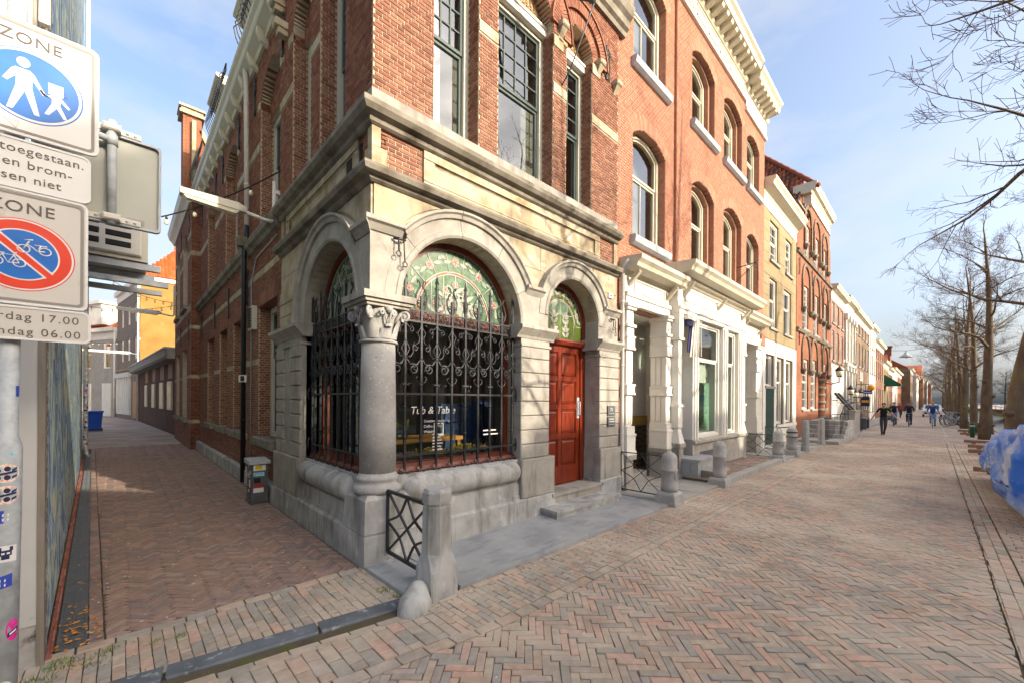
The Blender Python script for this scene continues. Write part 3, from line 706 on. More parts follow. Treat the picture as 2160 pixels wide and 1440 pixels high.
# pavement in front of the houses (stoep): big slabs
stoep = MB(); st = None
slabs = [((.0, -1.08), (.5, -1.05), (.5, .0), (.0, .0)), ((.505, -1.1), (2.72, -1.1), (2.98, 0.02), (.505, .02)), ((2.725, -1.1), (5.2, -1.1), (5.2, .02), (2.985, .02))]
stp = sheet('pavement', [(.05, -1.08), (5.2, -1.08), (5.2, .1), (.05, .1)], 'joint_sand', .004)
for q in slabs:
    mb = MB(); pave(mb, q, .034 + U(-.004, .004), .003, .006, .001, .08); mb.build('slab', 'slab_stone', stp)
lt = [((5.2, -1.12), (6.45, -1.12), (6.45, .15), (5.2, .15)), ((6.45, -1.12), (7.72, -1.12), (7.72, .15), (6.45, .15))]
lt += [((13.1 + i * 1.55, -1.12), (14.65 + i * 1.55, -1.12), (14.65 + i * 1.55, .12), (13.1 + i * 1.55, .12)) for i in range(5)]
for q in lt:
    mb = MB(); pave(mb, q, .04, .003, .006, .002, .09); mb.build('slab', 'slab_light', stp)
pb = sheet('pavement', [(7.7, -.98), (13.1, -.98), (13.1, .12), (7.7, .12)], 'joint_sand', .082, depth=.09)
mb = MB()
for q in running(7.72, 13.08, -.96, .1, 'x', .205, .1): pave(mb, q, .095)
mb.build('paving_bricks', 'paving_alley', pb, kind='stuff')
for i in range(4):
    mb = MB(); a = 7.72 + i * 1.345; mb.cbox(a, a + 1.338, -1.17, -.985, -.03, .125, .014); mb.build('kerb_stone', 'slab_light', pb)
mb = MB(); mb.box(20.9, 150, -1.1, .1, -.02, .045); mb.build('pavement', 'slab_light', None, kind='structure')

# litter, weeds and moss
mb = MB()
for i in range(230):
    y = U(.1, 12) if rnd() < .7 else U(.1, 4); x = U(-2.3, -.05); a = U(0, PI); s = U(.006, .02); c, n = math.cos(a), math.sin(a)
    mb.add([(x + c * s, y + n * s, .016), (x - n * s * .5, y + c * s * .5, .0165), (x - c * s, y - n * s, .016), (x + n * s * .5, y - c * s * .5, .0155)], [(0, 1, 2, 3)])
for i in range(60):
    x, y = U(-1, 14), U(-4.6, -1.2); s = U(.005, .014); mb.add([(x - s, y, .012), (x, y - s * .6, .012), (x + s, y, .012), (x, y + s * .7, .012)], [(0, 1, 2, 3)])
mb.build('litter', 'litter_white', None, kind='stuff')
mb = MB()
for i in range(70):
    y = abs(random.gauss(0, .8)) + .05; x = U(gl(y), gr(y) + .08); a = U(0, PI); s = U(.01, .03); c, n = math.cos(a), math.sin(a)
    mb.add([(x + c * s, y + n * s, .016), (x - n * s * .5, y + c * s * .5, .022), (x - c * s, y - n * s, .016), (x + n * s * .5, y - c * s * .5, .018)], [(0, 1, 2, 3)])
mb.build('leaves', 'leaf_litter', None, kind='stuff')
mb = MB()
def tuft(x, y, r, n, h):
    for i in range(n):
        a, q = U(0, 2 * PI), r * math.sqrt(rnd()); bx, by = x + q * math.cos(a), y + q * math.sin(a); t = U(0, 2 * PI); hh = h * U(.4, 1); w = .004
        dx, dy = math.cos(t) * hh * .7, math.sin(t) * hh * .7
        mb.add([(bx - dy / hh * w, by + dx / hh * w, .0), (bx + dy / hh * w, by - dx / hh * w, .0), (bx + dx, by + dy, hh)], [(0, 1, 2)])
for x, y, r, n, h in ((-2.25, -.12, .09, 120, .05), (-2.35, -.3, .1, 120, .05), (-2.1, -.2, .1, 80, .04), (-.08, -.62, .07, 110, .035), (-.02, -.82, .06, 90, .03), (.02, -1.0, .06, 90, .03), (.1, -.35, .05, 60, .025), (-1.6, -.25, .04, 60, .03), (-1.75, -.2, .04, 50, .03), (-2.0, -.1, .05, 60, .03), (.55, -1.14, .05, 50, .02), (1.3, -1.15, .06, 60, .02), (1.9, -1.2, .08, 50, .02), (13.0, -.9, .12, 90, .04)):
    tuft(x, y, r, n, h)
for i in range(240):
    x = U(.1, 7); tuft(x, -1.79 + random.gauss(0, .03) if rnd() < .5 else U(-1.75, -1.2), .02, 5, .014)
for i in range(120): tuft(U(-2.2, 0), U(-1, 0), .02, 4, .014)
mb.build('weeds', 'weed', None, kind='stuff')
mb = MB()
for i in range(7):
    pass
# kicking stone by the first bollard
b = bmesh.new(); bmesh.ops.create_icosphere(b, subdivisions=3, radius=1)
for v in b.verts:
    n = v.co.copy(); k = 1 + .10 * math.sin(3 * n.x + 1) * math.cos(2.3 * n.y) + .05 * math.sin(7 * n.z + n.x * 5)
    v.co = Vector((n.x * .25 * k, n.y * .15 * k, max(-.05, n.z * .19 * k)))
me = bpy.data.meshes.new('kicking_stone'); b.to_mesh(me); b.free()
me.polygons.foreach_set('use_smooth', [True] * len(me.polygons)); me.materials.append(MATS['bluestone_base'])
o = bpy.data.objects.new('kicking_stone', me); COL.objects.link(o); o.location = (.0, -1.1, .0); o.rotation_euler = (0, 0, .75)
tag(o, 'rounded grey guard stone lying against the foot of the chamfered bollard', 'stone')

# ------------------------------------------------------------------ the corner building
B = thing('corner_building', 'red brick corner building with carved grey stone arches, column and iron window grilles', 'building', (0, 0, 0))
cand = []                                      # bricks: (frame, depth, brick)
def shift(fr, du=0, dd=0): return Frame(fr.o + fr.u * du + fr.d * dd, fr.u, fr.d)
def brick_face(fr, u0, u1, z0, z1, d, opens, d1=None, bands=(), band_m='sandstone', store=None, parent=None, pitch=.051, mort='mortar', depth=.3):
    """bricks proud of a mortar core; bands of stone run through"""
    allo = list(opens) + [(lambda z, a=a, b=b: (-99, 999) if a < z < b else None) for a, b in bands]
    for b in brick_list(u0, u1, z0, z1, allo, pitch): store.append((fr, d, b))
    mb = MB(fr); mortar_rows(mb, u0, u1, z0, z1, list(opens), d, d + depth, pitch); mb.build('mortar', mort, parent)
    for a, b in bands:
        for x0, x1 in intervals(u0, u1, (a + b) / 2, opens):
            mb = MB(fr); n = max(1, int((x1 - x0) / .9))
            for i in range(n): q0 = x0 + (x1 - x0) * i / n; q1 = x0 + (x1 - x0) * (i + 1) / n; mb.cbox(q0 + .002, q1 - .002, d - .014, d + .02, a + .003, b - .003, .004)
            mb.build('stone_band', band_m, parent)
def reveal(fr, u, side, z0, z1, d, dep, store):
    """brick jamb; side +1: jamb at u faces -u"""
    f = Frame(fr.o + fr.u * u, fr.d, fr.u if side > 0 else -fr.u)
    for b in brick_list(d + .003, d + dep, z0, z1, []): store.append((f, 0.0, b))
def arch_trim(fr, a, b, zs, d, dep, parent, rise=None, rings=((.0, .2, .012), (.235, .43, .05))):
    c = (a + b) / 2; w = (b - a) / 2; rise = w if rise is None else rise; R = (w * w + rise * rise) / (2 * rise); zc = zs + rise - R; t = math.asin(min(1, w / R))
    for i, (r0, r1, pr) in enumerate(rings):
        mb = MB(fr); soldier_arc(mb, c, zc, R + r0, R + r1, PI / 2 - t - (.0 if rise == w else .0), PI / 2 + t, d, .055, pr, d + (dep if i == 0 else .02)); mb.build('brick_arch', ['brick'], parent)
    if len(rings) > 1:
        mb = MB(fr); mb.arc(c, zc, [(R + rings[-1][1] + .004, d), (R + rings[-1][1] + .004, d - .075), (R + rings[-1][1] + .035, d - .075), (R + rings[-1][1] + .04, d)], PI / 2 - t, PI / 2 + t, 18); mb.build('hood_mould', 'brick', parent)

# --- quay side, first floor
Q0 = 5.49
wq = [(.94, 1.69, 8.30, 3), (2.06, 3.31, 8.15, 4), (3.67, 4.43, 8.30, 2)]
op = [arch_open(a, b, Q0 - .1, zs) for a, b, zs, _ in wq] + [arch_open(4.72, 5.05, 8.18, 8.72)]
brick_face(QF, .12, 5.35, Q0, 10.6, .12, op, bands=[(7.15, 7.31)], store=cand, parent=B)
brick_face(QF, 4.72, 5.05, 8.18, 8.9, .2, [], store=cand, parent=B)
for a, b, zs, n in wq:
    reveal(QF, b, 1, Q0, zs, .12, .24, cand); arch_trim(QF, a, b, zs, .12, .25, B)
    window(QF, B, a, b, Q0, 8.16, .36, 'frame_cream', 'sash_dark', .085, 6.88, n, 4, 1, 1, curtain=(('curtain', .62, a + .05, a + .42) if n == 3 else None))
    mb = MB(QF); mb.poly([(b, 8.16), (b, zs)] + [p for p in reversed(segarc(a, b, zs, (b - a) / 2))] [1:-1] + [(a, zs), (a, 8.16)], .34, .42); mb.build('tympanum', 'mortar', B)
    mb = MB(QF); z = 8.29; r = 0
    while z < zs + (b - a) / 2 - .02:
        iv = arch_open(a, b, 0, zs)(z + .045)
        if iv:
            x = iv[0] + .02 + (r % 2) * .045
            while x < iv[1] - .03: mb.add([(x, .345, z + .045), (x + .04, .318, z + .01), (x + .08, .345, z + .045), (x + .04, .318, z + .08)], [(0, 1, 2, 3)]); x += .09
        z += .045; r += 1
    mb.build('diamond_tiles', 'yellow_tile', B, kind='stuff')
    mb = MB(QF); mb.box(a, b, .27, .36, 8.14, 8.28); mb.box(a - .0, b, .25, .30, 8.25, 8.29); mb.build('window_head', 'white_paint', B)
    for u0, u1 in ((a - .25, a), (b, b + .25)):
        mb = MB(QF); mb.cbox(max(u0, .12), u1, .095, .2, zs - .22, zs - .03, .006); mb.build('impost_stone', 'sandstone', B)
for u in (3.49, 4.62, 5.2):
    mb = MB(QF); z = 8.28 if u < 5 else 8.2; mb.cbox(u - .09, u + .09, -.03, .12, z, z + .09, .02); mb.add([(u - .07, .0, z), (u + .07, .0, z), (u + .04, .11, z - .14), (u - .04, .11, z - .14), (u - .07, .12, z), (u + .07, .12, z)], [(0, 1, 2, 3), (0, 3, 4), (1, 5, 2)]); mb.build('corbel', 'sandstone', B)
arch_trim(QF, 4.72, 5.05, 8.72, .12, .08, B, rings=((.0, .15, .012),))
mb = MB(QF); mb.molding(.12, 5.52, [(.13, 9.38), (.05, 9.38), (.03, 9.46), (-.03, 9.5), (-.05, 9.62), (-.12, 9.68), (-.16, 9.8), (-.16, 9.86), (.13, 9.9)]); mb.build('upper_cornice', 'weathered_ledge', B)
mb = MB(QF); mb.tube([(5.45, -.02, 9.95 + .02 * i) for i in range(2)], .05); mb.arc(5.35, 10.15, [(.14, .1), (.14, -.08), (.24, -.08), (.24, .1)], -PI / 2, PI, 16); mb.build('volute', 'weathered_ledge', B)
def anchor(fr, u, z0, z1, d, parent, n=2):
    mb = MB(fr); mb.obox((u, d, z0), (u, d, z1), .035, .03); h = z1 - z0
    for k in range(n):
        zz = z0 + h * (.62 + .25 * k / max(1, n - 1))
        for s in (-1, 1):
            mb.tube([(u, d, zz - .06), (u + s * .05, d, zz - .02), (u + s * .085, d, zz + .03), (u + s * .06, d, zz + .08), (u + s * .03, d, zz + .05), (u + s * .05, d, zz + .03)], .012, 5)
    for s in (-1, 1): mb.tube([(u, d, z0 + .05), (u + s * .05, d, z0 + .03), (u + s * .06, d, z0 + .09), (u + s * .025, d, z0 + .08)], .011, 5)
    mb.lathe([(.0, -.01), (.03, 0), (.0, .02)], (u, d, z1), 8); return mb.build('wall_anchor', 'iron', parent)
anchor(QF, 4.885, 8.2, 8.85, .1, B, 3)
mb = MB(); mb.obox((2.55, .1, 8.35), (3.35, -.62, 8.2), .05, .035); mb.tube([(3.33, -.6, 8.2), (3.4, -.66, 8.22)], .05, 8); mb.tube([(3.4, -.66, 8.2), (3.5, -.1, 7.5), (3.55, .2, 7.3)], .012, 5); mb.build('hoist_beam', 'iron_grey', B)

# --- alley side, first floor
wa_ = [(.92, 1.86, 8.10, None, 8.14), (2.25, 3.18, 8.10, None, 7.96), (3.92, 5.40, 8.09, .42, 7.72), (7.73, 9.35, 8.09, .42, 7.72), (11.1, 12.6, 8.09, .42, 7.72)]
op = [arch_open(a, b, Q0 - .1, zs, r) for a, b, zs, r, _ in wa_]
brick_face(AF, .135, 14.4, Q0, 9.05, .12, op, bands=[(7.09, 7.26)], store=cand, parent=B)
brick_face(AF, .135, 3.45, 9.05, 10.6, .12, [], store=cand, parent=B)
for a, b, zs, r, zt in wa_:
    reveal(AF, b, 1, Q0, zs, .12, .24, cand); arch_trim(AF, a, b, zs, .12, .25, B, r, ((.0, .22, .006),))
    window(AF, B, a, b, Q0, zt, .36, 'frame_cream', 'sash_dark', .10, 6.75, 2, 3 if b < 3.5 else 1, 1, 1)
    brick_face(AF, a, b, zt, zs + (r or (b - a) / 2) + .05, .30, [], store=cand, parent=B, depth=.12)
    for u0, u1 in ((a - .22, a), (b, b + .22)):
        mb = MB(AF); mb.cbox(u0, u1, .10, .36, zs - .16, zs - .0, .005); mb.build('impost_stone', 'sandstone', B)
for u, z in ((3.55, 8.32), (3.75, 8.86)):
    mb = MB(AF); mb.cbox(u - .1, u + .1, -.1, .12, z, z + .12, .02); mb.box(u - .07, u + .07, -.04, .12, z - .1, z); mb.build('corbel', 'sandstone', B)
# gutter cornice on brackets
mb = MB(AF); mb.molding(3.5, 14.5, [(.12, 9.0), (.06, 9.0), (.04, 9.1), (-.02, 9.14), (-.10, 9.2), (-.12, 9.26), (-.12, 9.36), (-.17, 9.42), (-.18, 9.5), (-.15, 9.52), (.3, 9.5), (.3, 9.0)]); mb.build('gutter', 'cream_paint', B)
for i in range(13):
    u = 4.0 + i * .84; mb = MB(AF); mb.add([(u - .05, .12, 8.86), (u + .05, .12, 8.86), (u + .05, .12, 9.13), (u - .05, .12, 9.13), (u - .05, -.02, 8.93), (u + .05, -.02, 8.93), (u - .05, -.09, 9.06), (u + .05, -.09, 9.06), (u - .05, -.09, 9.17), (u + .05, -.09, 9.17)],
        [(0, 4, 5, 1), (4, 6, 7, 5), (6, 8, 9, 7), (0, 3, 8, 6, 4), (1, 5, 7, 9, 2)]); mb.build('bracket', 'cream_paint', B)
for u in (3.72, 5.85, 7.5, 9.75, 10.95, 13.9): anchor(AF, u, 8.0, 8.8, .09, B, 3)
# roof behind the gutter, dormers and railings
mb = MB(AF); mb.add([(3.4, .25, 9.5), (20.4, .25, 9.5), (20.4, 1.7, 12.2), (3.4, 1.7, 12.2), (3.4, 4.6, 12.4), (20.4, 4.6, 12.4)], [(0, 1, 2, 3), (3, 2, 5, 4)]); mb.build('roof', 'roof_tile', B)
mb = MB(); mb.box(.12, 5.4, .12, 3.5, 10.55, 10.65); mb.build('roof', 'zinc', B)
for u in (6.3, 10.6):
    f = MB(AF); f.box(u, u + 1.5, .3, 1.9, 9.5, 11.35); f.molding(u - .12, u + 1.62, [(.3, 11.3), (.16, 11.35), (.1, 11.48), (.02, 11.52), (.02, 11.6), (1.9, 11.66), (1.9, 11.3)]); dm = f.build('dormer', 'cream_paint', B)
    window(AF, dm, u + .2, u + 1.3, 9.75, 11.15, .27, 'cream_paint', None, .08, 10.6, 2, 1, 2, 1)
for a, b in ((4.3, 6.2), (8.0, 10.4), (12.3, 15.2)):
    mb = MB(AF); mb.obox((a, -.1, 10.3), (b, -.1, 10.3), .03, .03); mb.obox((a, -.1, 10.15), (b, -.1, 10.15), .02, .02); mb.obox((a, -.1, 9.56), (b, -.1, 9.56), .025, .025)
    n = int((b - a) / .16)
    for i in range(n + 1):
        u = a + (b - a) * i / n; mb.tube([(u, -.1, 9.5), (u, -.2, 9.75), (u, -.24, 9.95), (u, -.1, 10.15), (u, -.1, 10.3)], .012, 4)
    mb.build('roof_railing', 'iron', B)

# --- alley side, ground floor
wl = [(4.05, 5.47), (6.65, 8.15), (9.0, 10.2), (11.15, 12.5)]
op = [rect_open(a, b, 1.10, 3.79) for a, b in wl] + [rect_open(a - .12, b + .12, 3.79, 4.05) for a, b in wl] + [rect_open(a - .06, b + .06, .93, 1.10) for a, b in wl]
brick_face(AF, 3.78, 14.4, .32, 5.06, .12, op, bands=[(2.60, 2.73), (4.40, 4.54)], store=cand, parent=B)
for a, b in wl:
    reveal(AF, b, 1, 1.1, 3.79, .12, .25, cand)
    mb = MB(AF); soldiers(mb, a - .12, b + .12, 3.79, 4.05, .12); mb.box(a - .12, b + .12, .12, .42, 3.79, 4.05); mb.build('lintel', 'brick', B)
    mb = MB(AF); mb.cbox(a - .06, b + .06, .0, .42, .93, 1.10, .01); mb.build('window_sill', 'weathered_ledge', B)
    for q0, q1 in ((a - .28, a - .06), (b + .06, b + .28)):
        mb = MB(AF); mb.cbox(q0, q1, .1, .14, .95, 1.09, .004); mb.build('stone_band', 'sandstone', B)
    window(AF, B, a, b, 1.1, 3.79, .34, 'frame_cream', 'sash_dark', .11, 2.75, 1, 3, 1, 1)
for u in (6.45, 8.72, 10.97, 13.73): anchor(AF, u, 4.0, 4.8, .09, B, 2)
for i in range(10):
    a = 3.82 + i * 1.058; mb = MB(AF); mb.cbox(a, a + 1.053, .0 + (.01 if i % 2 else 0), .42, -.05, .32, .02); mb.build('plinth_stone', 'bluestone_base', B)
L3 = [(.12, 5.03), (.06, 5.05), (.03, 5.12), (-.02, 5.15), (-.04, 5.22), (-.04, 5.27), (.12, 5.33)]
mb = MB(AF); mb.molding(3.81, 14.4, L3 + [(.42, 5.33), (.42, 5.03)]); mb.build('string_course', 'weathered_ledge', B)
mb = MB(AF); mb.box(3.81, 14.4, .11, .42, 5.33, 5.49); mb.build('stone_band', 'sandstone', B)
# the far, stepped-out part
f2 = shift(AF, 0, -.28)
op = [rect_open(15.4, 17.0, 1.1, 3.79), arch_open(15.4, 17.0, 5.4, 7.9, .4), rect_open(18.2, 19.6, 1.1, 3.79), arch_open(18.2, 19.6, 5.4, 7.9, .4)]
brick_face(f2, 14.4, 20.4, .0, 9.05, .12, op, bands=[(.95, 1.09), (2.6, 2.73), (4.4, 4.54), (5.05, 5.3), (7.09, 7.26), (7.8, 7.95)], store=cand, parent=B)
brick_face(Frame((0, 14.4, 0), (1, 0, 0), (0, 1, 0)), -.155, .13, .0, 9.05, 0, [], bands=[(.95, 1.09), (2.6, 2.73), (4.4, 4.54), (7.09, 7.26)], store=cand, parent=B, depth=.05)
for a, b in ((15.4, 17.0), (18.2, 19.6)):
    window(f2, B, a, b, 1.1, 3.79, .32, 'frame_cream', 'sash_dark', .1, 2.75); window(f2, B, a, b, 5.49, 7.9, .32, 'frame_cream', 'sash_dark', .1, 6.8, rise=.38)
    for zz in (1.1, 5.4): mb = MB(f2); mb.cbox(a - .06, b + .06, .0, .42, zz - .15, zz, .01); mb.build('window_sill', 'weathered_ledge', B)
for u in (14.9, 17.6): anchor(f2, u, 4.0, 4.8, .09, B, 2); anchor(f2, u, 8.0, 8.8, .09, B, 2)
mb = MB(f2); mb.molding(14.4, 20.5, [(.12, 9.0), (.06, 9.0), (-.02, 9.14), (-.12, 9.26), (-.18, 9.5), (.3, 9.5), (.3, 9.0)]); mb.build('gutter', 'cream_paint', B)
mb = MB(); mb.box(-.42, .12, 14.35, 14.95, 9.3, 12.1); mb.build('gable_pier', 'brick_far_gothic', B)
mb = MB(); mb.box(-.52, .2, 14.25, 15.05, 12.1, 12.2); mb.box(-.47, .16, 14.3, 15.0, 12.2, 12.32); mb.box(-.54, .22, 14.23, 15.07, 12.32, 12.4); mb.build('gable_cap', 'sandstone', B)
mb = MB(); mb.obox((.1, 14.6, 11.7), (1.1, 14.6, 9.6), .5, .14); mb.obox((-.12, 14.31, 11.9), (-.12, 14.31, 9.6), .3, .12); mb.build('gable_coping', 'sandstone', B)
mb = MB(); mb.poly([(.12, 9.4), (1.2, 9.4), (.12, 11.7)], 14.45, 14.8); mb.build('gable_wall', 'brick_far_gothic', B)

# --- stone ground floor, both sides (a mirrored bay)
def ashlar(fr, parent, end, arch_r, quay):
    """sandstone field with the arch cut out, stepped ledges and frieze"""
    a, b = .48, arch_r; c, r = (a + b) / 2, (b - a) / 2; zs = 3.06
    out = [(.14, 4.44), (.14, zs), (a, zs)] + list(reversed(arcpts(c, zs, r, 0, PI, 28)))[1:] + [(b, .95)]
    if quay: out += [(3.18, .36), (3.18, 3.31)] + list(reversed(arcpts(3.925, 3.31, .74, 0, PI, 22)))[1:] + [(4.665, -.0)]
    out += [(end, -.0 if quay else .3), (end, 4.44)]
    mb = MB(fr); mb.poly(out, .135, .42); mb.build('stone_wall', 'sandstone', parent)
    # coursed facing blocks above the arches
    z0s = (3.60, 4.02, 4.43)
    arcs = [(c, zs, r + .37)] + ([(3.925, 3.31, 1.08)] if quay else [])
    def blk(u0, u1, z0, z1, cuts):
        poly = [(u0 + .004, z0 + .004), (u1 - .004, z0 + .004), (u1 - .004, z1 - .004), (u0 + .004, z1 - .004)]
        for (cu, cz, cr) in cuts:                       # clip against the arch hoods (subtract a disc from a rectangle, sampled)
            n = 14; pts = []
            tops = []
            for i in range(n + 1):
                u = poly[0][0] + (poly[1][0] - poly[0][0]) * i / n; du = abs(u - cu)
                zz = cz + math.sqrt(cr * cr - du * du) if du < cr else -9
                tops.append((u, max(z0 + .004, min(z1 - .004, zz + .006))))
            if max(t[1] for t in tops) > z0 + .01:
                poly = tops + [(u1 - .004, z1 - .004), (u0 + .004, z1 - .004)]
        if area(poly) < .004: return
        cl = [];
        for p in poly:
            if not cl or (abs(p[0] - cl[-1][0]) + abs(p[1] - cl[-1][1])) > 1e-4: cl.append(p)
        m = MB(fr); m.poly(cl, .117, .14); m.build('stone_block', 'sandstone', parent)
    for k in range(2):
        us = [.14, .62, 1.5, 2.55, 3.4, 4.25, 4.9, end] if quay else [.14, .7, 1.5, 2.5, 3.2, end]
        if k: us = [.14] + [u - .38 for u in us[2:-1]] + [end]
        for u0, u1 in zip(us[:-1], us[1:]): blk(u0, u1, z0s[k], z0s[k + 1], [min(arcs, key=lambda q: abs(q[0] - (u0 + u1) / 2) - q[2])])
    if not quay:
        for i in range(6):
            z = 3.10 + i * .22
            if z < 3.55: mb = MB(fr); mb.cbox(3.0, end, .10, .14, z + .004, z + .216, .008); mb.build('stone_block', 'sandstone', parent)
    # ledges and frieze
    l2 = [(.42, 4.40), (.10, 4.40), (.07, 4.42), (.05, 4.46), (-.02, 4.47), (-.04, 4.52), (-.04, 4.55), (.03, 4.58), (.12, 4.60), (.42, 4.60)]
    mb = MB(fr); mb.molding(0, end, l2, 0, True); mb.build('stone_ledge', 'weathered_ledge', parent)
    l1 = [(.42, 5.06), (.10, 5.06), (.07, 5.08), (.06, 5.13), (-.01, 5.15), (-.05, 5.20), (-.05, 5.26), (.0, 5.30), (.10, 5.33), (.42, 5.33)]
    mb = MB(fr); mb.molding(0, end, l1, 0, True); mb.build('stone_ledge', 'weathered_ledge', parent)
    sp = [(end * i / 5, end * (i + 1) / 5) for i in range(5)]
    for i, (u0, u1) in enumerate(sp):
        if i == 0: u0 = 0
        m = MB(fr); m.molding(u0 + (.002 if i else 0), u1, [(.42, 5.33), (.105, 5.33), (.105, 5.49), (.42, 5.49)], 0, i == 0); m.build('sill_stone', 'bluestone', parent)
    mb = MB(fr); mb.box(.30, end, .147, .42, 4.60, 5.06); mb.build('frieze_wall', 'mortar', parent)
    pA, pB = (.80, 4.72) if quay else (.50, 3.5)
    for z0, z1, w in ((4.60, 4.83, .30), (4.83, 5.06, .22)):
        mb = MB(fr); mb.molding(0, w, [(.14, z0 + .002), (.11, z0 + .002), (.11, z1 - .002), (.14, z1 - .002)], 0, True); mb.build('stone_block', 'sandstone', parent)
    for b_ in brick_list(.22, pA, 4.60, 5.06, [lambda z: (-1, .30) if z < 4.83 else None]): cand.append((fr, .147, b_))
    for b_ in brick_list(pB, end - .12, 4.60, 5.06, []): cand.append((fr, .147, b_))
    mb = MB(fr); mb.box(end - .12, end, .11, .2, 4.6, 5.06); mb.build('stone_block', 'sandstone', parent)
    n = 4 if quay else 3
    for i in range(n):                                  # panel with a sunk moulded field
        q0 = pA + (pB - pA) * i / n; q1 = pA + (pB - pA) * (i + 1) / n; m = MB(fr)
        m.box(q0 + .002, q1 - .002, .11, .14, 4.60, 4.66); m.box(q0 + .002, q1 - .002, .11, .14, 4.97, 5.06); m.box(q0 + .002, q1 - .002, .145, .15, 4.66, 4.97); m.box(q0, q1, .10, .112, 4.67, 4.69); m.box(q0, q1, .10, .112, 4.95, 4.965)
        m.add([(q0, .11, 4.97), (q1, .11, 4.97), (q1, .145, 4.92), (q0, .145, 4.92)], [(0, 1, 2, 3)])
        if i == 0: m.box(q0, q0 + .16, .11, .13, 4.66, 4.97)
        if i == n - 1: m.box(q1 - .16, q1, .11, .13, 4.66, 4.97)
        m.build('frieze_stone', 'sandstone', parent)
    # arch ring: four voussoir stones with fine joints
    prof = lambda R, o: [(R, .40), (R, .085), (R + .03, .065), (R + .075, .065), (R + .085, .08), (o - .10, .08), (o - .095, .045), (o - .05, .03), (o - .03, .0), (o, .0), (o, .135)]
    def ring(cu, cz, R, o, cuts):
        for t0, t1 in zip(cuts[:-1], cuts[1:]):
            m = MB(fr); m.arc(cu, cz, prof(R, o), math.radians(t0) + .003, math.radians(t1) - .003, max(4, int((t1 - t0) / 6))); m.build('arch_stone', 'bluestone', parent)
    ring(c, zs, r, r + .34, (26, 60, 97, 140)) if quay else ring(c, zs, r, r + .34, (0, 40, 88, 140))
    flat = lambda R, o: [(R, .40), (R, .085), (R + .03, .065), (R + .075, .065), (R + .085, .08), (o, .08), (o, .135)]
    def ring2(cu, cz, R, o, t0, t1): m = MB(fr); m.arc(cu, cz, flat(R, o), math.radians(t0) + .003, math.radians(t1) - .003, 7); m.build('arch_stone', 'bluestone', parent)
    if quay: ring2(c, zs, r, r + .22, 0, 26)
    ring2(c, zs, r, r + .22, 140, 180)
    # hood return to the corner
    zl = zs + (r + .34) * math.sin(math.radians(140)); ul = c + (r + .34) * math.cos(math.radians(140))
    hp = lambda z: [(.14, z - .12), (.085, z - .10), (.065, z - .07), (.04, z - .03), (.005, z - .01), (.005, z + .04), (.14, z + .06)]
    m = MB(fr); m.molding(0, ul + .03, hp(zl), 0, True); m.build('hood_return', 'bluestone', parent)
    # corner pier above the column
    if quay:
        m = MB(fr); m.molding(0, a, [(.14, zs + .06), (.085, zs + .06), (.085, zl - .12), (.14, zl - .12)], 0, True); m.build('corner_stone', 'bluestone', parent)
    else:
        m = MB(fr); m.molding(0, a, [(.14, zs + .06), (.085, zs + .06), (.085, zl - .12), (.14, zl - .12)], 0, True); m.build('corner_stone', 'bluestone', parent)
    if quay:
        ring(3.925, 3.31, .74, 1.05, (20, 75, 95, 160)); ring2(3.925, 3.31, .74, .96, 0, 20); ring2(3.925, 3.31, .74, .96, 160, 180)
        zf = 3.31 + 1.05 * math.sin(math.radians(20)); uf = 3.925 - 1.05 * math.cos(math.radians(20))
        ub = c + (r + .34) * math.cos(math.radians(26)); zb = zs + (r + .34) * math.sin(math.radians(26))
        zq = min(zf, zb)
        for p0, p1 in ((ub - .11, uf + .11),): m = MB(fr); m.molding(p0, p1, hp(zq), 0); m.build('hood_return', 'bluestone', parent)
        m = MB(fr); m.molding(3.925 + 1.05 * math.cos(math.radians(20)) - .1, end + .04, hp(zf), 0); m.build('hood_return', 'bluestone', parent)
        for u0, u1 in ((b - .004, 3.188), (4.657, end)):
            m = MB(fr); m.box(u0, u1, .09, .40, zs, zq - .1); m.build('pier_stone', 'bluestone', parent)
    # pilasters of channelled blocks
    for (u0, u1, wid) in (((b - .02, 3.185, .1), (4.66, end, .03)) if quay else ((b, end - .02, .06),)):
        n = 8; z = .95
        m = MB(fr); m.cbox(u0 - (.02 if quay else .0), u1 + (.1 if u1 < 4 and quay else .02), .0, .42, .36, .97, .015); m.build('pilaster_base', 'bluestone', parent)
        hh = (2.78 - .97) / n
        for i in range(n):
            m = MB(fr)
            if quay: m.cbox(u0, u1, .05, .42, .97 + i * hh + .004, .97 + (i + 1) * hh - .004, .012)
            else:
                m.box(u0, u1, .06, .42, .97 + i * hh, .97 + (i + 1) * hh)
                for s0, s1 in ((u0 + .0, u0 + .5), (u1 - .45, u1 - .02)):
                    m.cbox(s0, s1, .035, .06, .97 + i * hh + .01, .97 + (i + 1) * hh - .012, .01)
            m.build('pilaster_block', 'bluestone', parent)
        m = MB(fr); m.box(u0, u1, .06, .42, 2.78, 2.86); m.build('pilaster_block', 'bluestone', parent)
        cp = [(.42, 2.86), (.05, 2.86), (.03, 2.90), (-.0, 2.93), (-.04, 2.97), (-.07, 3.0), (-.07, 3.05), (.09, 3.07), (.42, 3.07)]
        m = MB(fr); m.molding(u0 - .10, u1 + (.10 if u1 < 5 else .02), cp); m.box(u0 - .02, u1 + .02, .03, .42, 2.74, 2.78); m.build('capital_stone', 'bluestone', parent)
    # plinth, panel, torus
    pe = 3.29 if quay else end
    us = [0, 1.25, 2.4, pe] if quay else [0, .95, 1.9, 2.9, pe]
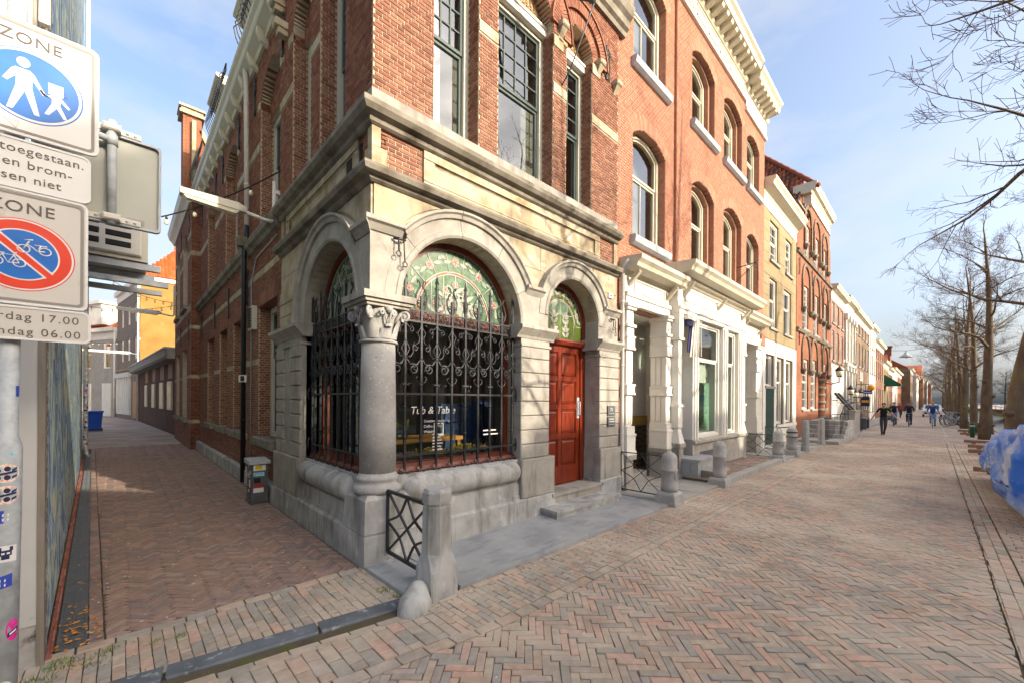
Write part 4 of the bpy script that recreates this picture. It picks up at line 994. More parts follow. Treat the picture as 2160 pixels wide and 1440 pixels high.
    for i, (p0, p1) in enumerate(zip(us[:-1], us[1:])):
        m = MB(fr); m.molding(p0 + (.002 if i else 0), p1 - .002, [(.42, -.06), (.0, -.06), (.0, .335), (.025, .365), (.42, .365)], 0, i == 0); m.build('plinth_stone', 'bluestone_base', parent)
    if quay:
        m = MB(fr); m.cbox(4.62, end + .02, -.02, .42, -.05, .38, .02); m.build('plinth_stone', 'bluestone_base', parent)
    m = MB(fr); m.box(.5, b + .05, .07, .42, .365, .60); m.box(.5, b + .05, .05, .42, .365, .42); m.box(.4, b + .05, .1, .42, .6, .97); m.build('base_panel', 'bluestone_base', parent)
    R = .165; n = 14; m = MB(fr); u0, u1 = .52, b - (.02 if quay else .02); pts, rr = [], []
    for i in range(6): t = i / 5 * PI / 2; pts.append((u0 + R * .8 - R * .8 * math.cos(t), .13, .79)); rr.append(max(.03, R * math.sin(t)))
    for i in range(6): t = PI / 2 - i / 5 * PI / 2; pts.append((u1 - R * .8 + R * .8 * math.cos(t), .13, .79)); rr.append(max(.03, R * math.sin(t)))
    m.tube(pts, rr, 20); m.build('torus_moulding', 'bluestone_base', parent)
ashlar(QF, B, 5.34, 2.54, True)
ashlar(AF, B, 3.80, 2.44, False)

# pedestal, column and capital on the corner
m = MB(); m.add([(.0, .0, .365), (.62, .0, .365), (.62, .62, .365), (.0, .62, .365), (.02, .02, .74), (.6, .02, .74), (.6, .6, .74), (.02, .6, .74), (.06, .06, .79), (.56, .06, .79), (.56, .56, .79), (.06, .56, .79)],
    [(0, 1, 5, 4), (1, 2, 6, 5), (2, 3, 7, 6), (3, 0, 4, 7), (4, 5, 9, 8), (5, 6, 10, 9), (6, 7, 11, 10), (7, 4, 8, 11), (8, 9, 10, 11)]); m.build('pedestal', 'bluestone_base', B)
cc = (.295, .295, 0)
m = MB(); m.lathe([(.24, .78), (.272, .785), (.29, .82), (.285, .86), (.262, .885), (.245, .90), (.243, .93), (.255, .945), (.25, .975), (.228, .985), (.214, 1.02)], cc, 32); m.build('column_base', 'column_stone', B)
m = MB(); m.lathe([(.214, 1.02), (.212, 1.6), (.205, 2.1), (.196, 2.56)], cc, 36); m.build('column_shaft', 'column_stone', B)
m = MB(); m.lathe([(.20, 2.56), (.222, 2.565), (.225, 2.59), (.20, 2.60), (.19, 2.62), (.185, 2.75), (.20, 2.86), (.26, 2.97)], cc, 32)
capl = m.build('column_capital', 'column_stone', B)
for k in range(8):
    a = k * PI / 4; m = MB(); pr = [(.19, 2.61), (.205, 2.68), (.225, 2.76), (.25, 2.82), (.285, 2.85), (.295, 2.82)] if k % 2 else [(.19, 2.61), (.20, 2.66), (.215, 2.72), (.235, 2.755), (.262, 2.765), (.268, 2.74)]
    w = .17; pts = []
    for i, (r, z) in enumerate(pr):
        ww = w * (1 - .12 * i) * .5
        for s, q in ((-1, 0), (-.5, .014), (0, .022), (.5, .014), (1, 0)): t = a + s * ww / r; pts.append((cc[0] + (r + q + .004) * math.cos(t), cc[1] + (r + q + .004) * math.sin(t), z))
    m.add(pts, [(i * 5 + j, i * 5 + j + 1, i * 5 + 6 + j, i * 5 + 5 + j) for i in range(5) for j in range(4)], 0, True); m.build('acanthus_leaf', 'column_stone', capl)
def spiral(cx, cz, r, a0, turns, sgn=1, n=16, k=.75): return [(cx + r * (1 - k * i / n) * math.cos(a0 + sgn * 2 * PI * turns * i / n), cz + r * (1 - k * i / n) * math.sin(a0 + sgn * 2 * PI * turns * i / n)) for i in range(n + 1)]
for k in range(4):
    a = PI / 4 + k * PI / 2; ca, sa = math.cos(a), math.sin(a)
    pts = [(.20, 2.80), (.235, 2.87), (.27, 2.92)] + spiral(.315, 2.885, .062, PI * .75, 1.6, -1, 18)
    m = MB(); m.tube([(cc[0] + r * ca, cc[1] + r * sa, z) for r, z in pts], [.022] * 3 + [.022 - .0006 * i for i in range(19)], 8); m.lathe([(.0, -.03), (.02, -.02), (.02, .02), (.0, .03)], (cc[0] + .315 * ca, cc[1] + .315 * sa, 2.885), 8); m.build('volute', 'column_stone', capl)
for k in range(4):
    a = k * PI / 2; ca, sa = math.cos(a), math.sin(a); m = MB()
    for s in (-1, 1):
        pts = [(s * .01, 2.78), (s * .03, 2.86)] + [(s * x, z) for x, z in spiral(.07, 2.90, .035, PI, 1.3, -1, 12)]
        m.tube([(cc[0] + .245 * ca - x * sa, cc[1] + .245 * sa + x * ca, z) for x, z in pts], .011, 6)
    m.lathe([(.0, -.04), (.04, -.02), (.045, .02), (.0, .04)], (cc[0] + .26 * ca, cc[1] + .26 * sa, 2.94), 10); m.build('rosette', 'column_stone', capl)
m = MB(); m.box(.03, .56, .03, .56, 2.965, 3.0); m.box(.0, .59, .0, .59, 3.0, 3.04); m.box(-.03, .62, -.03, .62, 3.04, 3.115); m.build('abacus', 'bluestone', B)
for k, (fr, u) in enumerate(((QF, .43), (QF, 5.08))):         # iron hook and rings under the hood mould
    z = 3.80 if k == 0 else 3.5; m = MB(fr); m.tube([(u - .07, .06, z), (u, .01, z - .01), (u + .08, .05, z + .01)], .016, 6); m.tube([(u - .03, .01, z), (u - .03, .0, z - .16)], .009, 5)
    for cz in (.19,):
        m.tube([(u - .03 + .03 * math.cos(t * .5), .0, z - cz + .03 * math.sin(t * .5)) for t in range(13)], .007, 5)
    m.tube([(u + .04, .01, z), (u + .05, .0, z - .27)], .008, 5); m.tube([(u + .05 + .03 * math.cos(t * .5), .0, z - .30 + .03 * math.sin(t * .5)) for t in range(13)], .007, 5); m.build('iron_hook', 'iron', B)

# --- shop windows with stained glass and wrought iron grilles
def glass_piece(fr, poly, d, m_, parent, name='pane'):
    g = MB(fr); g.add([(u, d, z) for u, z in poly], [tuple(range(len(poly)))]); return g.build(name, m_, parent)
def lens(cx, cz, a, L_, w): 
    ca, sa = math.cos(a), math.sin(a); pts = []
    for i in range(7): t = i / 6; pts.append((L_ * t, w * math.sin(PI * t)))
    for i in range(5, 0, -1): t = i / 6; pts.append((L_ * t, -w * math.sin(PI * t)))
    return [(cx + x * ca - y * sa, cz + x * sa + y * ca) for x, y in pts]
def stained(fr, parent, cu, cz, r, z0, d, body, big):
    lead = MB(fr); lt_ = .006
    def came(pts, w=lt_): lead.tube([(u, d - .004, z) for u, z in pts], w, 4)
    r1 = r * .68; r2 = r * .64
    nseg = 9 if big else 7
    for i in range(nseg):
        t0, t1 = PI * i / nseg, PI * (i + 1) / nseg
        glass_piece(fr, arcpts(cu, cz, r, t0, t1, 6) + list(reversed(arcpts(cu, cz, r1, t0, t1, 6))), d, 'glass_green' if big else body, parent)
        came([(cu + q * math.cos(t0), cz + q * math.sin(t0)) for q in (r1, r)])
    for i in range(12):
        t0, t1 = PI * i / 12, PI * (i + 1) / 12; glass_piece(fr, arcpts(cu, cz, r1, t0, t1, 3) + list(reversed(arcpts(cu, cz, r2, t0, t1, 3))), d, 'glass_amber' if i % 2 and big else 'glass_rose', parent)
    for q in (r, r1, r2): came(arcpts(cu, cz, q, 0, PI, 30), .007)
    n = 6 if big else 4
    for i in range(n):
        u0, u1 = cu - r2 + 2 * r2 * i / n, cu - r2 + 2 * r2 * (i + 1) / n
        h = lambda u: cz + math.sqrt(max(0, r2 * r2 - (u - cu) ** 2)); top_ = [(u0 + (u1 - u0) * j / 6, h(u0 + (u1 - u0) * j / 6)) for j in range(7)]
        zm = cz + r2 * .42
        cut = [(u, min(z, zm)) for u, z in top_]
        glass_piece(fr, [(u0, z0), (u1, z0)] + list(reversed(cut)), d, body, parent)
        if max(z for _, z in top_) > zm + .02: glass_piece(fr, [(u, max(zm, min(z, zm))) for u, z in top_] + list(reversed([(u, max(z, zm)) for u, z in top_])), d, 'glass_green', parent)
        came([(u0, z0), (u0, h(u0))])
    came([(cu - math.sqrt(max(0, r2 ** 2 - (r2 * .42) ** 2)), cz + r2 * .42), (cu + math.sqrt(max(0, r2 ** 2 - (r2 * .42) ** 2)), cz + r2 * .42)])
    if z0 < cz:
        for s in (-1, 1):
            a0, a1 = sorted((cu + s * r2, cu + s * r)); glass_piece(fr, [(a0, z0), (a1, z0), (a1, cz), (a0, cz)], d, body, parent)
        came([(cu - r2, z0), (cu - r2, cz)]); came([(cu + r2, z0), (cu + r2, cz)])
    def flower(u, z, s, ph=0):
        for k in range(5):
            a = ph + k * 2 * PI / 5; c_ = (u + s * .58 * math.cos(a), z + s * .58 * math.sin(a)); p = [(c_[0] + s * .42 * math.cos(t * PI / 4), c_[1] + s * .42 * math.sin(t * PI / 4)) for t in range(8)]
            g = MB(fr); g.add([(x, d - .003 - k * .0004, y) for x, y in p], [tuple(range(8))]); g.build('petal', 'glass_rose', parent); came(p + p[:1], .0035)
        g = MB(fr); g.add([(u + s * .3 * math.cos(t * PI / 4), d - .008, z + s * .3 * math.sin(t * PI / 4)) for t in range(8)], [tuple(range(8))]); g.build('petal', 'glass_amber', parent)
    def leaf(u, z, a, L_, w): p = lens(u, z, a, L_, w); glass_piece(fr, p, d - .0025, 'glass_pale', parent, 'leaf'); came(p + p[:1], .004)
    rm = (r + r1) / 2; fs = .07 * (r / .97) ** .3 if big else .055
    for i, t in enumerate((.12, .32, .5, .68, .88)):
        a = PI * t; flower(cu + rm * math.cos(a), cz + rm * math.sin(a), fs, i)
        for s in (-1, 1): b_ = a + s * .2; leaf(cu + rm * math.cos(a + s * .09), cz + rm * math.sin(a + s * .09), a + s * PI / 2 * 1.15, rm * .17, .022); leaf(cu + (rm + .03) * math.cos(b_), cz + (rm + .03) * math.sin(b_), a + s * PI / 2 * .8, rm * .13, .018)
    fl = [(-.55, .25), (-.28, .62), (.0, .78), (.28, .62), (.55, .25)] if big else [(-.4, .45), (.4, .45), (-.4, -.12), (.4, -.12)]
    for i, (x, z) in enumerate(fl):
        U_, Z_ = cu + x * r2, cz + z * r2; flower(U_, Z_, fs * .8, i); came([(U_, Z_), (U_, z0)], .004)
        for s in (-1, 1): leaf(U_, Z_ - .12 * r, PI / 2 - s * 1.0, .2 * r, .024); leaf(U_, Z_ - .28 * r, PI / 2 - s * .8, .22 * r, .026)
    if big:
        for q, m_ in ((.22, 'glass_rose'), (.17, 'glass_pale')): glass_piece(fr, [(u, z) for u, z in arcpts(cu, z0, q * r * 1.25, 0, PI, 14)], d - .002 - (.22 - q) * .03, m_, parent); came(arcpts(cu, z0, q * r * 1.25, 0, PI, 14), .005)
        for i in range(2):
            for j in range(2): 
                s = .075 * r; glass_piece(fr, [(cu + (i - 1) * s, z0 + j * s), (cu + i * s, z0 + j * s), (cu + i * s, z0 + (j + 1) * s), (cu + (i - 1) * s, z0 + (j + 1) * s)], d - .006, 'glass_amber' if (i + j) % 2 else 'glass_pale', parent)
    lead.build('lead_cames', 'lead', parent)
def shopfront(fr, b, parent, letters):
    c, r, zs = (.48 + b) / 2, (b - .48) / 2, 3.06
    out = [(.30, .96), (b + .06, .96), (b + .06, zs)] + arcpts(c, zs, r + .05, 0, PI, 28) + [(.30, zs)]
    ri = r - .075
    h1 = [(.52, 1.08), (b - .09, 1.08), (b - .09, 2.92), (.52, 2.92)]; h2 = [(c + ri, 3.05)] + arcpts(c, zs, ri, 0, PI, 28)[1:-1] + [(c - ri, 3.05)]
    m = MB(fr); m.poly(out, .36, .46, [h1, h2]); m.molding(.46, b + .02, [(.36, .96), (.2, .96), (.18, .99), (.2, 1.04), (.36, 1.07)]); w = m.build('shop_window', 'mahogany_frame', parent)
    g = MB(fr); g.add([(.50, .41, 1.06), (b - .07, .41, 1.06), (b - .07, .41, 2.94), (.50, .41, 2.94)], [(0, 1, 2, 3)]); g.build('pane', 'glass_shop', w)
    stained(fr, w, c, zs, ri, 3.05, .41, 'glass_green', True)
    if letters:
        text('Tub & Table', .145, fr, .79, .402, 1.70, 'sign_white', w, shear=.2)
        for i, s in enumerate(('Creatieve workshops', 'Coffee corner', 'Webshop')): text(s, .052, fr, 1.0, .402, 1.585 - i * .072, 'sign_white', w)
        for i in range(6): g = MB(fr); g.box(1.14, 1.14 + (.17, .13, .15, .17, .14, .16)[i], .401, .403, 1.405 - i * .042, 1.422 - i * .042); g.build('lettering', 'sign_white', w)
        for i in range(2): g = MB(fr); g.box(2.05, 2.05 + (.26, .30)[i], .401, .403, 1.415 - i * .06, 1.434 - i * .06); g.build('lettering', 'sign_white', w)
    # grille
    gm = MB(fr); d = .20
    for z, t in ((3.03, .022), (2.885, .022), (1.965, .026), (1.19, .026)): gm.box(.40, b + .0, d - t / 2, d + t / 2, z - t / 2, z + t / 2)
    for z in (1.19, 1.965):
        for u in (.42, b - .02): gm.tube([(u, d - .02, z - .09), (u, d - .04, z - .03), (u, d - .04, z + .04), (u, d - .02, z + .1)], .016, 6)
    gr_ = gm.build('window_grille', 'iron', parent)
    us = [.60, .83, 1.065, 1.31, 1.54, 1.77, 2.0, 2.23, b - .08]; bar_ = None
    for i, u in enumerate(us):
        odd = i % 2 == 0; top_ = 3.42 if odd else 3.22; m = MB(fr); w2 = .0125 if odd else .0135
        m.box(u - w2, u + w2, d - w2 - .002, d + w2 + .002, 1.0, top_)
        for z in (1.42, 1.80, 2.08, 2.42): m.lathe([(.014, -.02), (.024, -.012), (.026, 0), (.024, .012), (.014, .02)], (u, d, z), 8) if (odd or z > 2) else m.lathe([(.014, -.012), (.028, 0), (.014, .012)], (u, d, z - .04), 8)
        if not odd:
            for k in range(9): z = 1.45 + k * .035; m.obox((u - .016, d - .017, z), (u + .016, d - .017, z + .035), .008, .012)
        if odd: m.add([(u - .035, d, 3.42), (u, d - .02, 3.44), (u + .035, d, 3.42), (u, d + .02, 3.44), (u, d, 3.54), (u, d, 3.40)], [(0, 1, 4), (1, 2, 4), (2, 3, 4), (3, 0, 4), (1, 0, 5), (2, 1, 5), (3, 2, 5), (0, 3, 5)])
        m.build('bar', 'iron', gr_)
        m = MB(fr); T = lambda pts, rr=.0085, dd=0: m.tube([(u + x, d - dd, z) for x, z in pts], rr, 5)
        for s in (-1, 1):
            if not odd:
                T([(0, 2.42), (s * .05, 2.36)] + [(s * x, z) for x, z in spiral(.085, 2.30, .048, PI * .70, 1.2, -1, 14, .6)], .0095, .008)
            else:
                T([(s * .0, 2.86), (s * .05, 2.80), (s * .09, 2.82)] + [(s * x, z) for x, z in spiral(.085, 2.775, .035, PI / 2, 1.0, -1, 10, .6)], .009, .006)
            if odd:                                      # diamond and wide scrolls
                T([(0, 2.64), (s * .02, 2.60), (s * .058, 2.53), (s * .02, 2.46), (0, 2.42)], .009, .01)
                T([(s * .01, 2.42), (s * .05, 2.36)] + [(s * x, z) for x, z in spiral(.115, 2.28, .068, PI * .70, 1.25, -1, 16, .6)], .0115, .008)
                T([(s * .02, 2.44), (s * .07, 2.43), (s * .11, 2.49), (s * .10, 2.56), (s * .13, 2.62)], .008, .008)
                T([(0, 2.12), (s * .03, 2.07), (s * .05, 2.10)], .008, .01)
                T([(0, 3.06), (s * .03, 3.12), (s * .035, 3.22), (s * .01, 3.30), (s * .03, 3.36)], .008)
            else:                                        # drooping fleur
                T([(s * .0, 2.88), (s * .015, 2.80), (s * .06, 2.74), (s * .03, 2.67), (s * .04, 2.62), (s * .085, 2.585)] + [(s * x, z) for x, z in spiral(.085, 2.545, .04, PI / 2, 1.1, -1, 12, .6)], .009, .008)
                T([(s * .01, 2.10), (s * .06, 2.12), (s * .08, 2.17), (s * .05, 2.19)], .008, .006)
                T([(s * .005, 3.05)] + [(s * x, z) for x, z in ((.03, 3.06), (.075, 3.12), (.085, 3.21), (.05, 3.30), (.015, 3.34), (.03, 3.40), (.06, 3.42), (.055, 3.38))], .0095)
                T([(s * x, z) for x, z in spiral(.035, 3.14, .028, -PI / 2, 1.2, 1, 10, .6)], .007)
        # small foot scrolls below the lower rail
        if i < 9: T([(-.09, 1.0), (-.06, .975), (-.02, 1.0), (.02, .965), (.06, 1.0), (.09, .98), (.075, 1.01)], .009, .05); T([(-.06, 1.06), (-.09, 1.02), (-.05, 1.0)], .008, .04)
        m.build('scroll', 'iron', gr_, kind='stuff')
    m = MB(fr)
    for a_, b_ in zip([.42] + us, us + [b]):
        if b_ - a_ < .1: continue
        mid = (a_ + b_) / 2
        for s in (-1, 1):
            for q in (-1, 1): m.tube([(mid + s * (x + .0), d, 2.957 + q * z) for x, z in spiral(.052, .012, .042, PI, 1.15, -1, 12, .6)], .0075, 5)
    m.build('frieze_scrolls', 'iron', gr_, kind='stuff')
shopfront(QF, 2.54, B, True)
shopfront(AF, 2.44, B, False)

# --- front door
DF = shift(QF, -.085)
out = [(3.20, .30), (4.80, .30), (4.80, 3.31)] + arcpts(4.01, 3.31, .79, 0, PI, 24)[1:-1] + [(3.22, 3.31)]
m = MB(DF); m.poly(out, .40, .50, [[(3.40, .335), (4.60, .335), (4.60, 2.90), (3.40, 2.90)], [(3.35, 3.03), (4.67, 3.03), (4.67, 3.31)] + arcpts(4.01, 3.31, .66, 0, PI, 24)[1:-1] + [(3.35, 3.31)]])
m.molding(3.27, 4.75, [(.40, 2.90), (.36, 2.92), (.33, 2.98), (.34, 3.02), (.40, 3.03)]); df = m.build('door_frame', 'mahogany', B)
stained(DF, df, 4.01, 3.31, .66, 3.03, .45, 'glass_olive', False)
m = MB(DF); m.box(3.40, 4.60, .45, .50, .335, 2.90); dr = m.build('door', 'mahogany', B)
for k, (x0, x1) in enumerate(((3.40, 3.50), (3.95, 4.05), (4.50, 4.60))): m = MB(DF); m.cbox(x0, x1, .425, .45, .335, 2.90, .004); m.build('stile', 'mahogany', dr)
zz = [.55, 1.08, 1.62, 2.20, 2.72]; zr = [.335, .62, .66]
rails = [(.335, .68), (1.17, 1.27), (1.72, 1.82), (2.25, 2.35), (2.78, 2.90)]
for a_, b_ in rails:
    for x0, x1 in ((3.50, 3.95), (4.05, 4.50)): m = MB(DF); m.cbox(x0, x1, .427, .45, a_, b_, .004); m.build('rail', 'mahogany', dr)
for (a_, b_), (c_, d_) in zip(rails[:-1], rails[1:]):
    for x0, x1 in ((3.50, 3.95), (4.05, 4.50)):
        m = MB(DF); p0, p1, q0, q1 = x0 + .015, x1 - .015, b_ + .015, c_ - .015; e = .05
        m.add([(p0, .448, q0), (p1, .448, q0), (p1, .448, q1), (p0, .448, q1), (p0 + e, .43, q0 + e), (p1 - e, .43, q0 + e), (p1 - e, .43, q1 - e), (p0 + e, .43, q1 - e)], [(4, 5, 6, 7), (0, 1, 5, 4), (1, 2, 6, 5), (2, 3, 7, 6), (3, 0, 4, 7)])
        for q in ((p0, p1, q0, q0 + .012), (p0, p1, q1 - .012, q1), (p0, p0 + .012, q0, q1), (p1 - .012, p1, q0, q1)): m.box(q[0], q[1], .428, .45, q[2], q[3])
        m.build('panel', 'mahogany', dr)
m = MB(DF); m.cbox(4.515, 4.585, .415, .43, 1.55, 1.95, .004); m.tube([(4.55, .41, 1.6), (4.55, .37, 1.62), (4.55, .37, 1.86), (4.55, .41, 1.88)], .012, 8); m.lathe([(.0, -.004), (.02, 0), (.0, .004)], (4.55, .41, 1.75), 10); m.build('handle', 'zinc', dr)
for k, (u0, u1, y0, z0, z1) in enumerate(((3.30, 4.78, -.02, .165, .335), (3.0, 4.86, -.36, -.03, .165))):
    m = MB(DF); m.box(u0 + .03, u1 - .03, y0 + .03, .5 if k == 0 else .1, z0, z1 - .055); m.box(u0, u1, y0, .5 if k == 0 else .1, z1 - .055, z1); m.build('doorstep', 'bluestone_base' if k else 'bluestone', B)
for k, z in enumerate((1.60, 1.385)):
    m = MB(DF); m.cbox(4.99, 5.25, .022, .052, z, z + .19, .004); s = m.build('name_plate', 'iron_grey', B)
    if k == 0: text('70', .10, DF, 5.055, .019, z + .085, 'lead', s); text('Tub & Table', .033, DF, 5.03, .019, z + .03, 'lead', s)
    else:
        m = MB(DF)
        for q, (w0, h0) in enumerate(((.17, .022), (.19, .022), (.18, .006))): m.box(5.03, 5.03 + w0, .019, .022, z + .135 - q * .048, z + .135 - q * .048 + h0)
        m.build('lettering', 'lead', s, kind='stuff')
m = MB(DF); m.cbox(5.10, 5.26, .09, .11, 3.93, 4.03, .003); s = m.build('street_sign', 'sign_white', B); m = MB(DF); m.box(5.12, 5.24, .087, .09, 3.972, 3.988); m.build('lettering', 'iron', s)

# --- behind the windows
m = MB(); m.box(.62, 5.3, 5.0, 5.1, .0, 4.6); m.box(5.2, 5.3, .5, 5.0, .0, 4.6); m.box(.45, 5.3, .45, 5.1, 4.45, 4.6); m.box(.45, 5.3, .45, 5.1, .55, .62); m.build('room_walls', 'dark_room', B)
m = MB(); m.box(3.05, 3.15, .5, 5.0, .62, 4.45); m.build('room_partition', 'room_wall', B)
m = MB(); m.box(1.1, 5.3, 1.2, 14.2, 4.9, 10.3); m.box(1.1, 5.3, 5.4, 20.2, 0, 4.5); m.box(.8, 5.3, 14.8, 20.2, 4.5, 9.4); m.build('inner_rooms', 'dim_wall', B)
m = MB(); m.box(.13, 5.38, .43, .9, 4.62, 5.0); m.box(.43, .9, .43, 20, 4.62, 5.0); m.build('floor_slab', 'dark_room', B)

# --- pipes, cables and vents on the alley wall
m = MB(); m.tube([(-.02, 6.2, 9.15), (.0, 6.2, 8.9), (.03, 6.2, 5.7)], .05, 12)
for z in (8.4, 6.6): m.lathe([(.056, 0), (.056, .03)], (.015, 6.2, z), 12)
m.build('downpipe', 'pipe_white', B)
m = MB(); m.tube([(.03, 6.2, 5.72), (.02, 6.2, 5.4), (-.02, 6.2, 5.2), (-.02, 6.2, .05)], .05, 12)
for z in (5.0, 3.2, 1.4): m.lathe([(.057, 0), (.057, .03)], (-.02, 6.2, z), 12)
m.build('downpipe', 'paint_black', B)
m = MB(); m.box(-.15, .02, 6.1, 6.3, 5.22, 5.42); m.build('hopper', 'weathered_ledge', B)
m = MB(); m.tube([(.09, 6.02, .3), (.09, 6.02, 4.4), (.09, 5.6, 4.85), (.09, 4.0, 4.9)], .014, 6); m.build('cable_conduit', 'zinc', B)
m = MB(); m.box(-.09, .02, 6.1, 6.3, 2.25, 2.40); o = m.build('sticker', 'sticker_white', B); m = MB(); m.box(-.092, -.02, 6.09, 6.1, 2.27, 2.38); m.build('sticker_mark', 'iron', B)
m = MB(AF); m.box(5.6, 5.95, .02, .12, 3.35, 3.85); v = m.build('vent', 'frame_cream', B)
for i in range(7): m = MB(AF); m.add([(5.62, .02, 3.39 + i * .063), (5.93, .02, 3.39 + i * .063), (5.93, -.02, 3.425 + i * .063), (5.62, -.02, 3.425 + i * .063)], [(0, 1, 2, 3)]); m.build('slat', 'iron_grey', v)
rest_b = single_bricks(cand, 300, B, 'brick')
by = {}
for fr, d, b_ in rest_b: by.setdefault((id(fr), d), (fr, d, []))[2].append(b_)
mb = MB()
for fr, d, bl in by.values():
    t = MB(fr); lay_bricks(t, bl, d); n0 = len(mb.v); mb.v.extend([tuple(fr(p)) for p in t.v]); mb.f.extend([[n0 + i for i in (reversed(f) if fr.flip else f)] for f in t.f]); mb.m.extend(t.m); mb.sm.extend(t.sm)
mb.build('brickwork', 'brick', B, kind='stuff')

# things inside the shop window
t = thing('display_table', 'pale wooden table top standing behind the shop window glass', 'table', (1.2, 1.1, .62))
m = MB(); m.box(.6, 2.0, .85, 1.5, 1.26, 1.32); m.build('table_top', 'wood_table', t)
for x in (.66, 1.94):
    for y in (.9, 1.44): m = MB(); m.box(x - .03, x + .03, y - .03, y + .03, .62, 1.26); m.build('leg', 'wood_table', t)
t = thing('glass_jar', 'glass jar with a green plant and pebbles on the shop table', 'jar', (1.0, 1.0, 1.32))
m = MB(); m.lathe([(.07, 0), (.09, .02), (.09, .13), (.06, .17)], (1.0, 1.0, 1.32), 16); m.build('jar', 'glass_mint', t)
m = MB()
for i in range(40): a = U(0, 6.28); m.add([(1.0, 1.0, 1.42), (1.0 + .1 * math.cos(a), 1.0 + .1 * math.sin(a), 1.46 + U(0, .16)), (1.0 + .1 * math.cos(a + .3), 1.0 + .1 * math.sin(a + .3), 1.44 + U(0, .12))], [(0, 1, 2)])
m.build('plant', 'weed', t)
t = thing('menu_board', 'small easel board leaning on the shop window sill', 'sign', (1.6, .9, 1.32)); m = MB(); m.obox((1.62, 1.0, 1.33), (1.66, 1.08, 1.55), .2, .012, 0, (1, 0, 0)); m.build('board', 'paint_black', t)
m = MB(); m.box(1.54, 1.56, .98, 1.0, 1.33, 1.53); m.box(1.70, 1.72, .98, 1.0, 1.33, 1.53); m.box(1.56, 1.70, .98, 1.0, 1.51, 1.53); m.box(1.56, 1.70, .98, 1.0, 1.33, 1.35); m.build('frame', 'sign_white', t)
t = thing('van_reflection', 'blue painted cabinet inside the shop beside the window', 'cabinet', (2.3, 1.6, .62))  # solid blue block imitating a blue van's reflection in the shop glass
for i in range(4):
    for j in range(2): m = MB(); m.cbox(1.95 + j * .4, 2.33 + j * .4, 1.3, 1.6, .7 + i * .27, .95 + i * .27, .01); m.build('reflection_panel', 'blue_board', t)
m = MB(); m.box(1.9, 2.78, 1.32, 1.9, .62, 1.82); m.build('reflection_block', 'blue_board', t)
t = thing('flower_trough', 'long dark trough of dry twigs and yellow flowers inside the shop window', 'planter', (1.5, .6, 1.0))
m = MB(); m.box(.6, 2.45, .5, .72, .9, 1.10); m.build('trough', 'rubber', t)
m = MB()
for i in range(420):
    u, v = U(.7, 2.4), U(.52, .7); a = U(0, PI); l = U(.04, .12); m.tube([(u, v, 1.1 + U(0, .05)), (u + l * math.cos(a), v + .3 * l * math.sin(a), 1.1 + U(.0, .1))], .003, 3)
m.build('twigs', 'dry_twig', t, kind='stuff')
m = MB()
for i in range(170):
    u = random.choice((1.2, 1.3, 1.62, 1.75, 1.8)) + random.gauss(0, .07); v, z = U(.5, .66), 1.12 + U(0, .1); s = .016
    m.add([(u - s, v, z), (u, v - s, z - s * .3), (u + s, v, z), (u, v + s, z + s), (u, v - .2 * s, z + s)], [(0, 1, 4), (1, 2, 4), (2, 3, 4), (3, 0, 4)])
m.build('blossoms', 'yellow_flower', t, kind='stuff')
m = MB()
for u in (.75, .82, 2.2): m.lathe([(.0, -.03), (.03, 0), (.0, .03)], (u, .58, 1.14), 8)
m.build('berries', 'pink_flower', t)

# ------------------------------------------------------------------ the orange brick townhouse next door
T = thing('townhouse', 'tall orange brick townhouse with white pillared porch, wooden shopfront and heavy bracketed cornice', 'building', (0, 0, 0))
tc_ = []
def qf(y, x=0): return Frame((x, y, 0), (1, 0, 0), (0, 1, 0))
FA, FB = qf(.0), qf(.0)
dA, dB = .15, .08
wA = [(6.0, 7.53, 5.45, 7.70, .27, .155), (6.0, 7.53, 9.28, 11.35, .27, .155)]
wB = [(8.9, 10.5, 5.30, 7.62, .30), (8.9, 10.5, 9.30, 11.15, .30), (11.27, 12.95, 5.30, 7.70, .30), (11.27, 12.95, 9.30, 11.12, .30), (13.47, 14.9, 5.30, 7.5, .28), (13.47, 14.9, 9.30, 10.95, .28)]
def orange(fr, u0, u1, z0, z1, d, ops, skip=()):
    for b_ in brick_list(u0, u1, z0, z1, ops, .058, .215): tc_.append((fr, d, b_))
    mb = MB(fr); mortar_rows(mb, u0, u1, z0, z1, ops, d, d + .3, .058); mb.build('mortar', 'mortar_pink', T)
orange(QF, 5.362, 7.998, 0, 12.0, dA, [arch_open(a, b, z0, z1, r) for a, b, z0, z1, r, _ in wA] + [rect_open(5.86, 8.2, -1, 3.9)])
orange(QF, 8.0, 15.55, 4.6, 12.0, dB, [arch_open(a, b, z0, z1, r) for a, b, z0, z1, r in wB])
for q in brick_list(dB + .003, dA + .03, 5.0, 12.0, [], .058, .215): tc_.append((Frame((8.0, 0, 0), (0, 1, 0), (1, 0, 0)), .0, q))
